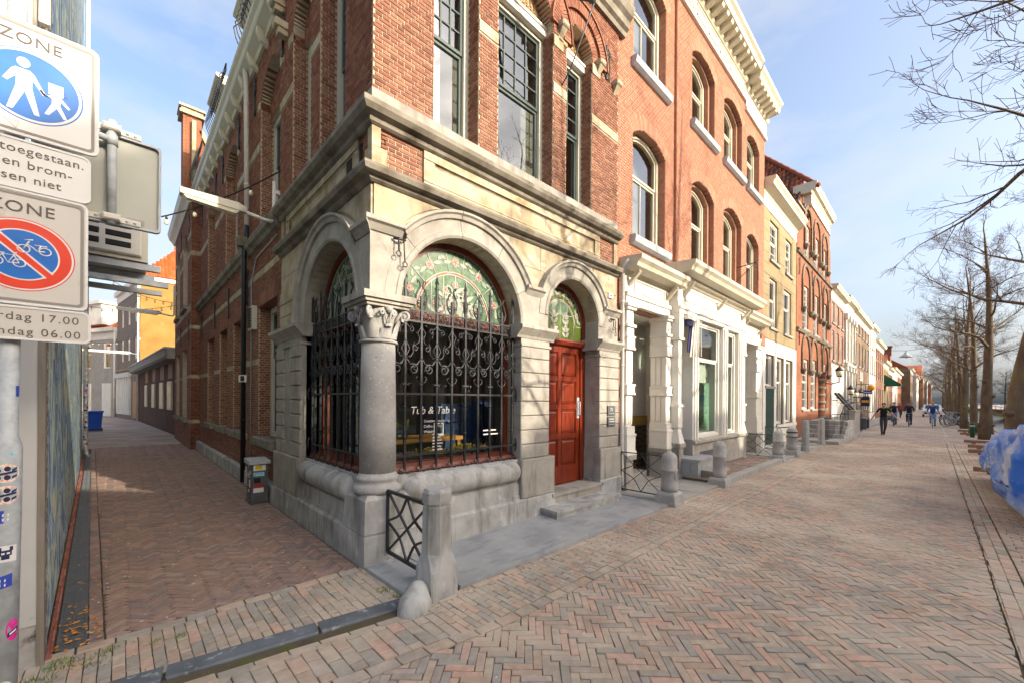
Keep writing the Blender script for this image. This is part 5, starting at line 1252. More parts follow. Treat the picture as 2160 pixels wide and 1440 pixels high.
for w in [q[:5] for q in wA] + wB:
    a, b, z0, z1, r = w; d = dA if a < 8 else dB; double = 8 < a < 13.2
    f = Frame((b, 0, 0), (0, 1, 0), (1, 0, 0))
    for q in brick_list(d + .004, d + (.14 if double else .2), z0, z1, [], .058, .215): tc_.append((f, .0, q))
    if double:
        for q in brick_list(d + .14, d + .26, z0, z1, [], .058, .215): tc_.append((Frame((b - .11, 0, 0), (0, 1, 0), (1, 0, 0)), .0, q))
        mb = MB(QF); mb.poly([(a, z0), (b, z0), (b, z1)] + list(reversed(segarc(a, b, z1, r)))[1:-1] + [(a, z1)], d + .14, d + .30, [[(a + .11, z0 + .004), (b - .11, z0 + .004), (b - .11, z1 - .05)] + list(reversed(segarc(a + .11, b - .11, z1 - .05, r * .9)))[1:-1] + [(a + .11, z1 - .05)]]); mb.build('mortar', 'mortar_pink', T)
    c = (a + b) / 2; w2 = (b - a) / 2; R = (w2 * w2 + r * r) / (2 * r); zc = z1 + r - R; t = math.asin(w2 / R)
    mb = MB(QF); soldier_arc(mb, c, zc, R, R + .30, PI / 2 - t * 1.08, PI / 2 + t * 1.08, d, .06, .009, d + .14); mb.build('brick_arch', 'brick_orange', T)
    e = .11 if double else .0
    window(QF, T, a + e, b - e, z0 + .02, z1 - (.06 if double else 0), d + (.26 if double else .17), 'cream_paint', None, .10, z0 + (z1 + r - z0) * .60, 1, 1, 2, 1, rise=r * .85, glass='glass_sky')
    if z0 > 5.4: mb = MB(QF); mb.molding(a - .1, b + .1, [(d + .2, z0 - .20), (d - .06, z0 - .20), (d - .13, z0 - .16), (d - .15, z0 - .04), (d - .13, z0), (d + .2, z0 + .02)]); mb.build('window_sill', 'zinc', T)
mb = MB(); lay = {}
for fr, d, b_ in tc_: lay.setdefault((id(fr), d), (fr, d, []))[2].append(b_)
for fr, d, bl in lay.values():
    t = MB(fr); lay_bricks(t, bl, d, .006, .004); n0 = len(mb.v); mb.v.extend([tuple(fr(p)) for p in t.v]); mb.f.extend([[n0 + i for i in (reversed(f) if fr.flip else f)] for f in t.f]); mb.m.extend(t.m); mb.sm.extend(t.sm)
mb.build('brickwork', 'brick_orange', T, kind='stuff')
mb = MB(); mb.box(5.42, 15.5, .75, 10, 4.85, 12.3); mb.box(8.2, 15.5, 1.7, 10, 0, 4.85); mb.build('inner_rooms', 'dim_wall', T)
# main cornice
mb = MB(); mb.box(5.40, 13.2, -.0, .4, 12.0, 12.12); mb.box(5.40, 13.2, .03, .4, 12.12, 12.58); mb.build('frieze', 'white_paint', T)
for i in range(9):
    x = 5.7 + i * .84; mb = MB(); e = (x, x + .62, 12.2, 12.5)
    for q in ((e[0], e[1], e[2], e[2] + .03), (e[0], e[1], e[3] - .03, e[3]), (e[0], e[0] + .03, e[2], e[3]), (e[1] - .03, e[1], e[2], e[3])): mb.box(q[0], q[1], .008, .03, q[2], q[3])
    mb.build('frieze_panel', 'cream_paint', T)
mb = MB(QF); mb.molding(5.36, 13.2, [(.4, 12.58), (.0, 12.58), (-.05, 12.64), (-.05, 12.80), (-.40, 12.82), (-.43, 12.88), (-.43, 12.96), (-.50, 13.02), (-.52, 13.08), (.4, 13.2)]); mb.build('cornice', 'cream_paint', T)
mb = MB(QF); mb.box(13.2, 15.6, .0, .4, 11.73, 11.85); mb.box(13.2, 15.6, .03, .4, 11.85, 12.38); mb.build('frieze', 'white_paint', T)
mb = MB(QF); mb.molding(13.2, 15.66, [(.4, 12.38), (.0, 12.38), (-.05, 12.44), (-.05, 12.58), (-.36, 12.60), (-.40, 12.66), (-.40, 12.76), (-.48, 12.84), (-.50, 12.92), (.4, 12.98)]); mb.build('cornice', 'cream_paint', T)
for i in range(28):
    x = 5.5 + i * .36; zz = 12.64 if x < 13.0 else 12.42
    if 13.0 < x < 13.25: continue
    mb = MB(); mb.add([(x, -.05, zz), (x + .16, -.05, zz), (x, -.16, zz + .02), (x + .16, -.16, zz + .02), (x, -.34, zz + .1), (x + .16, -.34, zz + .1), (x, -.38, zz + .178), (x + .16, -.38, zz + .178), (x, -.05, zz + .178), (x + .16, -.05, zz + .178)], [(0, 2, 3, 1), (2, 4, 5, 3), (4, 6, 7, 5), (0, 8, 6, 4, 2), (1, 3, 5, 7, 9)])
    mb.build('modillion', 'cream_paint', T)
mb = MB(); mb.add([(5.42, .3, 13.1), (15.6, .3, 12.9), (15.6, 5, 15.2), (5.42, 5, 15.2), (5.42, 10, 12.6), (15.6, 10, 12.6)], [(0, 1, 2, 3), (3, 2, 5, 4)]); mb.build('roof', 'roof_tile', T)

# porches and shopfront
def pier(x0, x1, y0, y1, name='pillar', m='white_paint'):
    p = MB(); 
    def seg(z0, z1, e): p.box(x0 - e, x1 + e, y0 - e, y1, z0, z1)
    seg(.76, .84, .05); seg(.84, 1.16, .03); seg(1.16, 1.2, .045); seg(1.2, 1.36, .02); seg(1.36, 2.02, -.03); seg(2.02, 2.06, .03); seg(2.06, 2.2, .015); seg(2.2, 2.24, .03)
    seg(2.24, 2.96, -.03); seg(2.96, 3.0, .03); seg(3.0, 3.2, .015); seg(3.2, 3.24, .03); seg(3.24, 3.42, -.0); seg(3.42, 3.48, .04); seg(3.48, 3.78, -.01); seg(3.78, 3.84, .04); seg(3.84, 3.9, .07)
    o = p.build(name, m, T)
    for z0, z1 in ((1.40, 1.99), (2.28, 2.93)):
        n = 3
        for i in range(n):
            q = MB(); w = (x1 - x0 - .02) / n; xa = x0 + .01 + i * w; q.cbox(xa + .012, xa + w - .012, y0 + .012, y0 + .035, z0, z1, .01)
            q.build('flute', m, o)
        for i in range(n):
            q = MB(); w = (min(y1, y0 + .7) - y0 - .02) / n; ya = y0 + .01 + i * w; q.box(x0 + .012, x0 + .035, ya + .012, ya + w - .012, z0, z1); q.build('flute', m, o)
    q = MB()
    for i in range(9): a = PI * i / 8; q.lathe([(.0, -.022), (.024, 0), (.0, .022)], ((x0 + x1) / 2 + .09 * math.cos(a), y0 + .005, 3.56 + .09 * math.sin(a)), 6)
    q.build('carving', m, o)
    q = MB(); q.box(x0 - .02, x1 + .02, y0 - .02, y1, .0, .14); q.box(x0, x1, y0, y1, .14, .66); q.box(x0 - .05, x1 + .05, y0 - .05, y1, .66, .76); q.build('pillar_base', 'bluestone', T)
    return o
pier(5.56, 5.84, .0, .35); pier(7.36, 7.74, .0, .42); pier(14.45, 15.0, .0, .5)
def entab(x0, x1, y, z, right=True, left=True):
    q = MB(); f = qf(y); q.fr = f
    q.box(x0, x1, .02, .35, z, z + .26); q.box(x0, x1, -.01, .0199, z + .17, z + .26); q.box(x0, x1, .05, .35, z + .26, z + .62); q.build('entablature', 'white_paint', T)
    for a, b in ((x0 + .36, x1 - .36),):
        q = MB(f)
        for r in ((a, b, z + .30, z + .33), (a, b, z + .55, z + .58), (a, a + .03, z + .33, z + .55), (b - .03, b, z + .33, z + .55)): q.box(r[0], r[1], .028, .05, r[2], r[3])
        q.build('panel_moulding', 'white_paint', T)
    q = MB(f); q.molding(x0 - .08, x1 + .08, [(.35, z + .62), (.03, z + .62), (-.03, z + .68), (-.26, z + .71), (-.29, z + .78), (-.36, z + .84), (-.37, z + .92), (.35, z + .98)]); q.build('cornice', 'cream_paint', T)
    for x in (x0 + .15, x1 - .25):
        q = MB(f); q.obox((x, .04, z + .42), (x, -.2, z + .66), .09, .07); q.build('bracket', 'cream_paint', T)
entab(5.56, 7.72, .0, 3.9)
q = MB(); q.box(5.56, 7.5, .15, .35, 4.8, 5.02); q.build('parapet', 'white_paint', T)
# porch interior
q = MB(); q.box(5.9, 8.2, 0.95, 1.05, 1.5, 3.95); q.box(8.15, 8.2, .5, 0.95, .05, 3.95); q.box(5.86, 5.90, .36, 1.05, 1.5, 3.95); q.box(5.86, 8.2, .35, 1.05, 3.86, 3.95); q.build('porch_wall', 'plaster_white', T)
q = MB(); q.box(5.86, 8.2, 0.92, 1.05, .0, 1.5); q.build('porch_dado', 'mortar_pink', T)
q = MB(); q.box(5.9, 8.15, 0.895, 0.92, 1.42, 1.48); q.box(5.9, 8.15, 0.90, 0.92, 1.26, 1.42); q.build('tile_border', 'glazed_yellow', T)
zt = .16
for r in range(9):
    z = zt + r * .122
    for k in range(11):
        x = 5.92 + k * .235 - (r % 2) * .117; xa, xb = max(5.92, x), min(8.15, x + .225)
        if xb - xa > .05: q = MB(QF); q.cbox(xa, xb, 0.905, 0.922, z, z + .112, .004); q.build('tile', 'glazed_brown', T)
q = MB(); q.box(5.86, 8.2, -.0, 0.95, .0, .06); q.box(5.86, 7.3, .45, 0.92, .06, .2); q.build('porch_floor', 'slab_light', T)
# projecting shopfront
ys = -.2
fs_ = qf(ys)
for x0, x1 in ((7.62, 7.86), (12.3, 12.62)):
    q = MB(fs_); q.box(x0 - .05, x1 + .05, -.05, .5, .0, .12); q.box(x0, x1, 0, .5, .12, .78); q.box(x0 - .04, x1 + .04, -.04, .5, .78, .88); q.build('pilaster_base', 'bluestone', T)
    q = MB(fs_); q.add([(x0 - .02, -.02, .88), (x1 + .02, -.02, .88), (x1 - .04, .06, 1.25), (x0 + .04, .06, 1.25), (x0 - .02, .5, .88), (x1 + .02, .5, .88), (x1 - .04, .5, 1.25), (x0 + .04, .5, 1.25)], [(0, 1, 2, 3), (1, 5, 6, 2), (4, 0, 3, 7), (0, 4, 5, 1), (2, 6, 7, 3)])
    q.box(x0, x1, .03, .5, 1.25, 1.75); q.box(x0 - .03, x1 + .03, 0, .5, 1.75, 1.82); q.box(x0 + .02, x1 - .02, .04, .5, 1.82, 3.35); q.box(x0 - .03, x1 + .03, -.01, .5, 3.35, 3.42); q.box(x0, x1, .01, .5, 3.42, 4.1); q.build('pilaster', 'white_paint', T)
q = MB(fs_); q.box(7.6, 12.64, .0, .4, 4.0, 4.16); q.box(7.6, 12.64, -.03, .0, 4.1, 4.16); q.box(7.6, 12.64, .03, .4, 4.16, 4.28); q.box(7.6, 12.64, .05, .4, 4.28, 4.72); q.build('entablature', 'white_paint', T)
q = MB(fs_)
for r in ((8.0, 12.3, 4.34, 4.37), (8.0, 12.3, 4.63, 4.66), (8.0, 8.03, 4.37, 4.63), (12.27, 12.3, 4.37, 4.63)): q.box(r[0], r[1], .03, .05, r[2], r[3])
q.build('panel_moulding', 'white_paint', T)
q = MB(fs_); q.molding(7.42, 13.1, [(.5, 4.72), (.02, 4.72), (-.04, 4.78), (-.12, 4.80), (-.14, 4.86), (-.34, 4.9), (-.38, 4.98), (-.44, 5.04), (-.45, 5.12), (.5, 5.2)]); q.box(13.1, 13.2, -.3, .4, 4.92, 5.05); q.build('cornice', 'cream_paint', T)
for x in (7.95, 10.2, 12.25): q = MB(fs_); q.obox((x, .05, 4.46), (x, -.2, 4.74), .08, .07); q.build('bracket', 'cream_paint', T)
q = MB(fs_); q.box(7.62, 7.9, .0, .6, 4.72, 5.0); q.box(12.36, 12.6, .0, .3, 4.72, 5.0); q.build('pedestal_block', 'white_paint', T)
window(fs_, T, 8.82, 10.55, .92, 4.0, .12, 'white_paint', None, .09, 3.0, 1, 1, 1, 1, glass='glass_mint', dep=.12)
window(fs_, T, 10.95, 11.9, .92, 4.0, .12, 'white_paint', None, .09, 3.0, 1, 1, 1, 1, glass='glass_mint', dep=.12)
for a, b in ((8.44, 8.82), (10.55, 10.95), (11.9, 12.3)):
    q = MB(fs_); q.box(a, b, .02, .4, .75, 4.0)
    for e in ((a + .06, a + .12), (b - .14, b - .08)): q.box(e[0], e[1], -.01, .02, .9, 3.95)
    q.build('window_post', 'white_paint', T)
q = MB(fs_); q.box(8.4, 12.3, .0, .4, .12, .78); q.molding(8.4, 12.3, [(.4, .78), (-.02, .78), (-.07, .82), (-.07, .88), (.02, .92), (.4, .92)]); q.build('stall_riser', 'bluestone', T)
q = MB(fs_); q.box(8.85, 10.4, -.012, .0, .24, .58); pl_ = q.build('name_panel', 'iron_grey', T); text('W. JASON & ZN', .24, fs_, 8.95, -.016, .32, 'slab_light', pl_)
q = MB(fs_); q.box(8.44, 12.3, .7, .74, 1.0, 2.45); q.build('window_blind', 'blind', T)
q = MB(fs_); q.box(8.44, 12.3, 1.4, 1.45, .0, 4.6); q.box(8.43, 8.45, .5, 1.4, 0, 4); q.build('room_walls', 'room_wall', T)
# blue door with lattice light
q = MB(fs_); q.box(7.86, 7.95, .3, .42, .55, 4.0); q.box(8.36, 8.44, .3, .42, .55, 4.0); q.box(7.95, 8.36, .3, .42, 2.92, 3.04); q.box(7.95, 8.36, .3, .42, 3.9, 4.0); q.build('door_frame', 'white_paint', T)
q = MB(fs_); q.box(7.95, 8.36, .34, .40, .55, 2.92); dd_ = q.build('door', 'door_blue', T)
for a, b in ((.65, 1.35), (1.62, 1.75)):
    q = MB(fs_); q.cbox(8.0, 8.31, .325, .34, a, b, .01); q.build('panel', 'door_blue', dd_)
q = MB(fs_); q.box(8.01, 8.30, .332, .339, 1.85, 2.78); q.build('pane', 'glass_pale', dd_)
q = MB(fs_)
for i in range(9): z = 1.9 + i * .1; q.tube([(8.02 + .13 * (1 + math.cos(t * .7)) , .325, z + .05 * math.sin(t * .7)) for t in range(9)], .007, 4)
q.build('door_grille', 'iron', dd_)
q = MB(fs_); q.cbox(8.06, 8.2, .318, .34, 1.48, 1.56, .003); q.build('letter_plate', 'brass', dd_); q = MB(fs_); q.tube([(8.33, .33, 1.4), (8.33, .28, 1.42), (8.33, .28, 1.6), (8.33, .33, 1.62)], .012, 6); q.build('handle', 'copper_orange', dd_)
q = MB(fs_); q.add([(7.96, .36, 3.05), (8.35, .36, 3.05), (8.35, .36, 3.9), (7.96, .36, 3.9)], [(0, 1, 2, 3)]); q.build('pane', 'glass_mint', T)
# folded awning over the door
q = MB(fs_); q.box(7.86, 8.46, -.1, .04, 3.86, 3.96)
aw = thing('door_awning', 'folded awning with pale slats and dark blue cloth above the blue door', 'awning', (8.1, -.3, 3.8))
q.build('head_box', 'white_paint', aw)
for i in range(5): q = MB(fs_); q.obox((8.28 + i * .035, -.06 - i * .03, 3.86), (8.20 + i * .035, -.02 - i * .05, 2.98), .018, .05); q.build('slat', 'awning_striped', aw)
q = MB(fs_); q.box(7.9, 8.4, -.06, .0, 3.72, 3.86); q.obox((8.26, -.02, 3.8), (8.2, .02, 3.1), .03, .12); q.build('cloth', 'awning_navy', aw)
# steps to the door and second porch
for x0, x1, y0, z0, z1 in ((7.75, 8.9, -.62, .38, .52), (7.95, 8.75, -.95, .2, .26)): q = MB(); q.box(x0, x1, y0, .2 if z1 > .3 else -.5, z1 - .06, z1); q.box(x0 + .03, x1 - .03, y0 + .04, .15 if z1 > .3 else -.55, .08, z1 - .06); q.build('doorstep', 'slab_stone' if z1 > .3 else 'bluestone', T)
entab(12.75, 15.0, .0, 3.9)
q = MB(); q.box(12.66, 15.5, 1.6, 1.7, .0, 3.95); q.box(15.0, 15.55, .1, 1.7, 0, 3.95); q.box(12.66, 15.5, .35, 1.7, 3.86, 3.95); q.build('porch_wall', 'plaster_white', T)
q = MB(); q.box(15.02, 15.5, .0, .6, 3.95, 4.7); q.build('mortar', 'mortar_pink', T)
q = MB(); q.box(12.66, 15.5, -.0, 1.6, .0, .06); q.build('porch_floor', 'slab_light', T)
q = MB(); q.tube([(11.9, -.1, 6.05), (11.9, -.65, 6.1), (11.9, -.7, 6.0), (11.9, -.7, 5.55)], .015, 5); q.tube([(11.9, .05, 5.5), (11.9, -.62, 6.08)], .012, 5); q.build('sign_bracket', 'iron', T)
q = MB(); q.tube([(5.47, .04, .1), (5.47, .06, .4), (5.47, .06, 4.6), (5.47, -.1, 4.75)], .045, 10)
for z in (1.2, 2.6, 3.9): q.lathe([(.052, 0), (.052, .03)], (5.47, .06, z), 10)
q.build('downpipe', 'pipe_white', T)

# ------------------------------------------------------------------ simple house builder for the rest of the street
def house(x0, x1, h, label, wm, wins, y=.12, frame_m='white_paint', cornice=(.45, .4, 'cream_paint'), roof=None, ground=None, sills='slab_light', glass='glass_sky', depth=9, name='canal_house', group='canal houses along the quay', gable=None, fr=None, curtain=None):
    """wins: (u0,u1,z0,z1[,transom,cols,rows]) in metres from x0"""
    f = fr or qf(y, x0); W_ = x1 - x0; o = thing(name, label, 'house', tuple(f((0, 0, 0))), group)
    hl = [[(a, c), (b, c), (b, d), (a, d)] for a, b, c, d, *_ in wins]
    prof = [(0, 0), (W_, 0), (W_, h), (0, h)]
    if gable: prof = [(0, 0), (W_, 0), (W_, h)] + [(W_ - g[0], h + g[1]) for g in gable] + [(g[0], h + g[1]) for g in reversed(gable)] + [(0, h)]
    m = MB(f); m.poly(prof, 0, .28, hl); m.build('wall', wm, o)
    m = MB(f); m.box(.0, .25, .285, depth, 0, h - .02); m.box(W_ - .25, W_, .285, depth, 0, h - .02); m.box(.25, W_ - .25, depth - .2, depth, 0, h); m.build('side_wall', wm, o)
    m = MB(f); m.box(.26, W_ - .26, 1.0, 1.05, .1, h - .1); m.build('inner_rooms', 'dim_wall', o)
    for q in wins:
        a, b, c, d = q[:4]; tr = q[4] if len(q) > 4 and q[4] else c + (d - c) * .5; nc = q[5] if len(q) > 5 else 2; nr = q[6] if len(q) > 6 else 2
        w = window(f, o, a, b, c, d, .07, frame_m, None, .08, tr, nc, nr, nc, nr, glass=glass, sw=.04)
        m = MB(f); m.cbox(a - .06, b + .06, -.08, .1, c - .1, c, .01); m.build('sill', sills, w)
    if cornice and not gable:
        ch, cp, cm = cornice; m = MB(f); m.box(0, W_, -.03, .0, h - ch - .45, h - ch); m.build('frieze', 'white_paint', o)
        m = MB(f); m.molding(-.05, W_ + .05, [(.3, h - ch), (-.04, h - ch), (-.08, h - ch * .8), (-cp * .8, h - ch * .6), (-cp * .85, h - ch * .35), (-cp, h - ch * .2), (-cp, h), (.3, h + .05)]); m.build('cornice', cm, o)
    if roof:
        rk, rh, rm = roof
        if rk == 'along': pts = [(0, .25, h), (W_, .25, h), (W_, depth / 2, h + rh), (0, depth / 2, h + rh), (0, depth, h), (W_, depth, h)]; fs = [(0, 1, 2, 3), (3, 2, 5, 4), (0, 3, 4), (1, 5, 2)]
        else: pts = [(0, .3, h), (0, depth, h), (W_ / 2, depth, h + rh), (W_ / 2, .3, h + rh), (W_, depth, h), (W_, .3, h)]; fs = [(0, 3, 2, 1), (3, 5, 4, 2), (0, 5, 3), (1, 2, 4)]
        m = MB(f); m.add(pts, fs); m.build('roof', rm, o)
    if ground:
        for g in ground:
            if g[0] == 'door':
                a, b, c, d, dm = g[1:]; m = MB(f); m.box(a, a + .1, -.03, .02, c, d); m.box(b - .1, b, -.03, .02, c, d); m.box(a, b, -.04, .02, d, d + .15); m.build('door_frame', frame_m, o)
                m = MB(f); m.box(a + .1, b - .1, -.005, .02, c, d - .6); dr_ = m.build('door', dm, o)
                for q in range(2): m = MB(f); m.cbox(a + .2, b - .2, -.02, .0, c + .2 + q * (d - c - .9) / 2, c + .05 + (q + 1) * (d - c - .9) / 2, .01); m.build('panel', dm, dr_)
                m = MB(f); m.add([(a + .1, .0, d - .55), (b - .1, .0, d - .55), (b - .1, .0, d - .02), (a + .1, .0, d - .02)], [(0, 1, 2, 3)]); m.build('fanlight', 'glass_sky', o)
            elif g[0] == 'base':
                m = MB(f); m.box(0, W_, -.05, .0, 0, g[1]); m.build('base_course', g[2], o)
            elif g[0] == 'panel':
                a, b, c, d, pm = g[1:]; m = MB(f); m.box(a, b, -.04, .0, c, d); m.build('facing', pm, o)
    return o

# tan plastered house with the white shopfront
H3 = house(15.62, 21.05, 10.35, 'narrow tan plastered house with white frieze lettering and a white wooden shopfront', 'plaster_tan',
    [(1.0, 2.3, 7.55, 9.15, 8.35, 2, 2), (3.45, 4.6, 7.55, 9.1, 8.35, 2, 2), (1.0, 2.1, 4.85, 6.85, 6.0, 1, 1), (3.2, 4.55, 4.85, 6.8, 6.0, 1, 1), (1.95, 3.15, .95, 3.75, 2.7, 1, 1), (3.45, 4.75, .95, 3.75, 2.7, 1, 1), (.35, 1.6, 2.5, 3.75, 3.7, 1, 1)],
    y=.14, cornice=(.5, .45, 'cream_paint'), glass='glass_sky', group=None)
f3 = qf(.14, 15.62)
m = MB(f3)
m.poly([(0, .0), (5.4, .0), (5.4, 4.3), (0, 4.3)], -.04, -.002, [[(1.95, .95), (3.15, .95), (3.15, 3.75), (1.95, 3.75)], [(3.45, .95), (4.75, .95), (4.75, 3.75), (3.45, 3.75)], [(.35, 2.5), (1.6, 2.5), (1.6, 3.75), (.35, 3.75)]]); m.box(1.9, 5.3, -.1, -.04, .8, .93); m.build('shopfront', 'white_paint', H3)
m = MB(f3); m.box(.4, 1.55, -.05, -.04, .2, 2.45); m.build('door', 'door_green', H3)
text('De Hollandsche Tuin', .30, f3, 1.0, -.034, 9.52, 'sign_grey', H3)
for i in range(3): m = MB(f3); m.box(2.2, 2.9 - (i % 2) * .15, .135, .14, 3.3 - i * .22, 3.37 - i * .22); m.build('window_lettering', 'iron', H3)
for z in range(13):                       # scored joints of the plaster, each course a shallow block
    zz = 4.36 + z * .42
    if zz + .41 > 9.4: break
    for a, b in intervals(0, 5.43, zz + .2, [rect_open(*q[:4]) for q in ((.88, 2.42, 7.45, 9.25), (3.33, 4.72, 7.45, 9.2), (.88, 2.22, 4.75, 6.95), (3.08, 4.67, 4.75, 6.9))]):
        n = max(1, round((b - a) / 1.1))
        for k in range(n): m = MB(f3); m.cbox(a + (b - a) * k / n + .005, a + (b - a) * (k + 1) / n - .005, -.012, .002, zz + .005, zz + .415, .004); m.build('plaster_block', 'plaster_tan', H3)

# brick house with pointed hood arches
G4 = house(21.1, 30.3, 9.1, 'dark orange brick gothic house with arched window hoods, stone lantern bracket and white topped gable', 'brick_far_gothic',
    [(1.3, 2.75, 1.5, 4.05, 2.9, 2, 3), (3.4, 4.8, 1.5, 4.15, 2.9, 2, 3), (6.6, 8.0, 1.5, 4.15, 2.9, 2, 3), (1.3, 2.7, 5.55, 7.75, 6.7, 2, 3), (3.95, 5.3, 5.55, 7.75, 6.7, 2, 3), (6.7, 8.0, 5.55, 7.75, 6.7, 2, 3)],
    y=.12, cornice=None, gable=None, glass='glass_sky', group=None)
f4 = qf(.12, 21.1)
wu = [(1.7, 2.95, 9.25, 10.95), (4.0, 5.35, 9.25, 10.95), (6.5, 7.7, 9.25, 10.95)]
m = MB(f4); m.poly([(.05, 9.1), (9.1, 9.1), (9.1, 11.3), (8.75, 11.4), (8.6, 12.3), (3.1, 12.3), (2.95, 11.7), (2.6, 11.25), (2.2, 11.2), (1.9, 11.35), (.05, 11.35)], 0, .3, [[(a, c), (b, c), (b, d), (a, d)] for a, b, c, d in wu]); m.build('gable_wall', 'brick_far_gothic', G4)
for a, b, c, d in wu: window(f4, G4, a, b, c, d, .07, 'white_paint', None, .08, 10.2, 2, 3, 2, 2, sw=.04)
m = MB(f4); m.box(1.3, 8.2, 1.0, 1.1, 9.0, 12.2); m.build('inner_rooms', 'dim_wall', G4)
def hood(u0, u1, z, z0):
    m = MB(f4); c = (u0 + u1) / 2; r = (u1 - u0) / 2 + .18
    m.arc(c, z, [(r - .1, .0), (r - .1, -.06), (r, -.09), (r + .1, -.06), (r + .1, .0)], 0, PI, 12); m.box(c - r - .1, c - r + .1, -.08, 0, z0, z); m.box(c + r - .1, c + r + .1, -.08, 0, z0, z); m.build('hood_mould', 'brick_far_brown', G4)
    for s in (-1, 1): m = MB(f4); m.lathe([(.03, -.25), (.16, -.02), (.16, .05)], (c + s * r, -.08, z0), 8); m.build('corbel', 'weathered_ledge', G4)
for u0, u1 in ((1.3, 2.75), (3.4, 4.8), (6.6, 8.0)): hood(u0, u1, 4.35, 3.5)
for u0, u1 in ((1.3, 2.7), (3.95, 5.3), (6.7, 8.0)): hood(u0, u1, 7.9, 6.5)
for a, b, c, d in wu: hood(a, b, 11.0, 9.7)
for u in (.4, 3.3, 5.95, 8.6):
    anchor(f4, u, 8.0, 8.8, -.05, G4, 2); anchor(f4, u, 4.6, 5.2, -.05, G4, 1)
for z in (5.25, 9.0): m = MB(f4); m.molding(-.05, 9.25, [(.1, z - .02), (-.08, z), (-.14, z + .1), (-.1, z + .16), (.1, z + .2)]); m.build('string_course', 'weathered_ledge', G4)
m = MB(f4); m.lathe([(.30, .2), (.34, .3), (.27, .4), (.25, 3.4), (.34, 3.5), (.36, 3.6)], (5.7, -.02, 0), 10)
for i in range(7): m.lathe([(.285, .5 + i * .42), (.285, .68 + i * .42)], (5.7, -.02, 0), 10, 1)
m.build('banded_column', ['brick_far_gothic', 'weathered_ledge'], G4)
m = MB(f4); m.box(3.05, 8.65, -.06, .3, 12.2, 12.3); m.box(3.1, 8.6, -.03, .3, 12.3, 12.85); m.molding(2.85, 8.85, [(.4, 12.85), (-.05, 12.85), (-.1, 12.95), (-.22, 13.0), (-.24, 13.12), (-.30, 13.2), (-.30, 13.35), (.4, 13.4)]); m.box(2.85, 3.1, .4, .75, 12.95, 13.38); m.box(3.0, 3.2, .3, .7, 12.3, 12.95); m.build('gable_cornice', 'cream_paint', G4)
m = MB(f4); m.box(-.02, 1.95, -.06, .3, 11.35, 11.47); m.obox((2.3, .2, 11.25), (2.35, .2, 12.1), .2, .2); m.build('gable_shoulder', 'weathered_ledge', G4)
m = MB(); Aq, Bq, E1, E2, Hq = Vector((27, 4.1, 18.2)), Vector((27, 13, 18.2)), Vector((21.0, .5, 7.7)), Vector((21.0, 13, 7.7)), Vector((24.55, .5, 13.9))
m.add([E1, Hq, Aq, Bq, E2, (33, .5, 7.7), (33, 13, 7.7)], [(0, 1, 2, 3, 4), (5, 6, 3, 2), (1, 5, 2), (4, 3, 6), (0, 5, 1)]); rf = m.build('roof', 'roof_tile', G4)
m = MB(); m.tube([Hq + (Aq - Hq) * (i / 20) + Vector((-.02, -.02, .05)) for i in range(-4, 21)], [.11 + .025 * (i % 2) for i in range(25)], 8); m.build('hip_tiles', 'roof_tile', G4)
m = MB(); m.box(26.7, 27.3, 4.2, 4.9, 17.9, 18.7); m.build('chimney', 'zinc', G4)
Udir = (E2 - E1).normalized(); nrm = Udir.cross(Bq - E2).normalized(); Vd = nrm.cross(Udir).normalized()
if Vd.z < 0: Vd = -Vd
if nrm.x > 0: nrm = -nrm
hl_ = (Bq - E2).length; tiles = []
for r in range(12, 40):
    for k in range(34):
        v0 = r * .30; u0 = k * .235 + .02; q = E1 + Udir * u0 + Vd * v0
        if v0 > hl_ - .25 or (q.z > 13.7 and q.y < .5 + 3.6 * (q.z - 13.9) / 4.3 + .1) or q.y > 8: continue
        tiles.append((u0, v0))
tiles.sort(key=lambda t: (E1 + Udir * t[0] + Vd * t[1] - CAM).length)
m0 = MB(); pts = []
for j, vv in enumerate((0, .16, .33)):
    for i in range(6): t = i / 5; pts.append((t * .235, vv, .05 + .045 * math.sin(t * 2 * PI) + (.02 if j == 0 else -.012 * j)))
m0.add(pts, [(j * 6 + i, j * 6 + i + 1, j * 6 + 7 + i, j * 6 + 6 + i) for j in range(2) for i in range(5)], 0, True)
t_ = m0.build('tile', 'roof_tile'); tm = t_.data; bpy.data.objects.remove(t_)
MX = Matrix((Udir, Vd, nrm)).transposed().to_4x4()
for u0, v0 in tiles[:300]:
    o = bpy.data.objects.new('tile', tm); COL.objects.link(o); o.parent = G4; p = E1 + Udir * u0 + Vd * v0; o.matrix_local = Matrix.Translation(p - Vector(G4.location)) @ MX
m = MB()
for u0, v0 in tiles[300:]: m.add([E1 + Udir * (u0 + q[0]) + Vd * (v0 + q[1]) + nrm * q[2] for q in pts], [(j * 6 + i, j * 6 + i + 1, j * 6 + 7 + i, j * 6 + 6 + i) for j in range(2) for i in range(5)], 0, True)
m.build('roof_tiles', 'roof_tile', G4, kind='stuff')
def lantern(fr, u, z, d, parent, out=.7):
    m = MB(fr); m.tube([(u, d, z - .35), (u, d - out * .5, z - .4), (u, d - out, z - .3), (u, d - out, z - .05)], .025, 6); m.tube([(u, d, z - .1), (u, d - out * .6, z - .35)], .015, 5); la = m.build('wall_lantern', 'iron', parent)
    m = MB(fr); m.lathe([(.10, -.02), (.13, .0), (.19, .34), (.22, .36), (.10, .5), (.03, .55), (.03, .62), (.0, .66)], (u, d - out, z), 6); m.build('lantern_frame', 'iron', la)
    m = MB(fr); m.lathe([(.135, .03), (.195, .31)], (u, d - out, z), 6); m.build('lantern_glass', 'lamp_glass', la)
lantern(f4, 5.7, 3.3, -.2, G4)

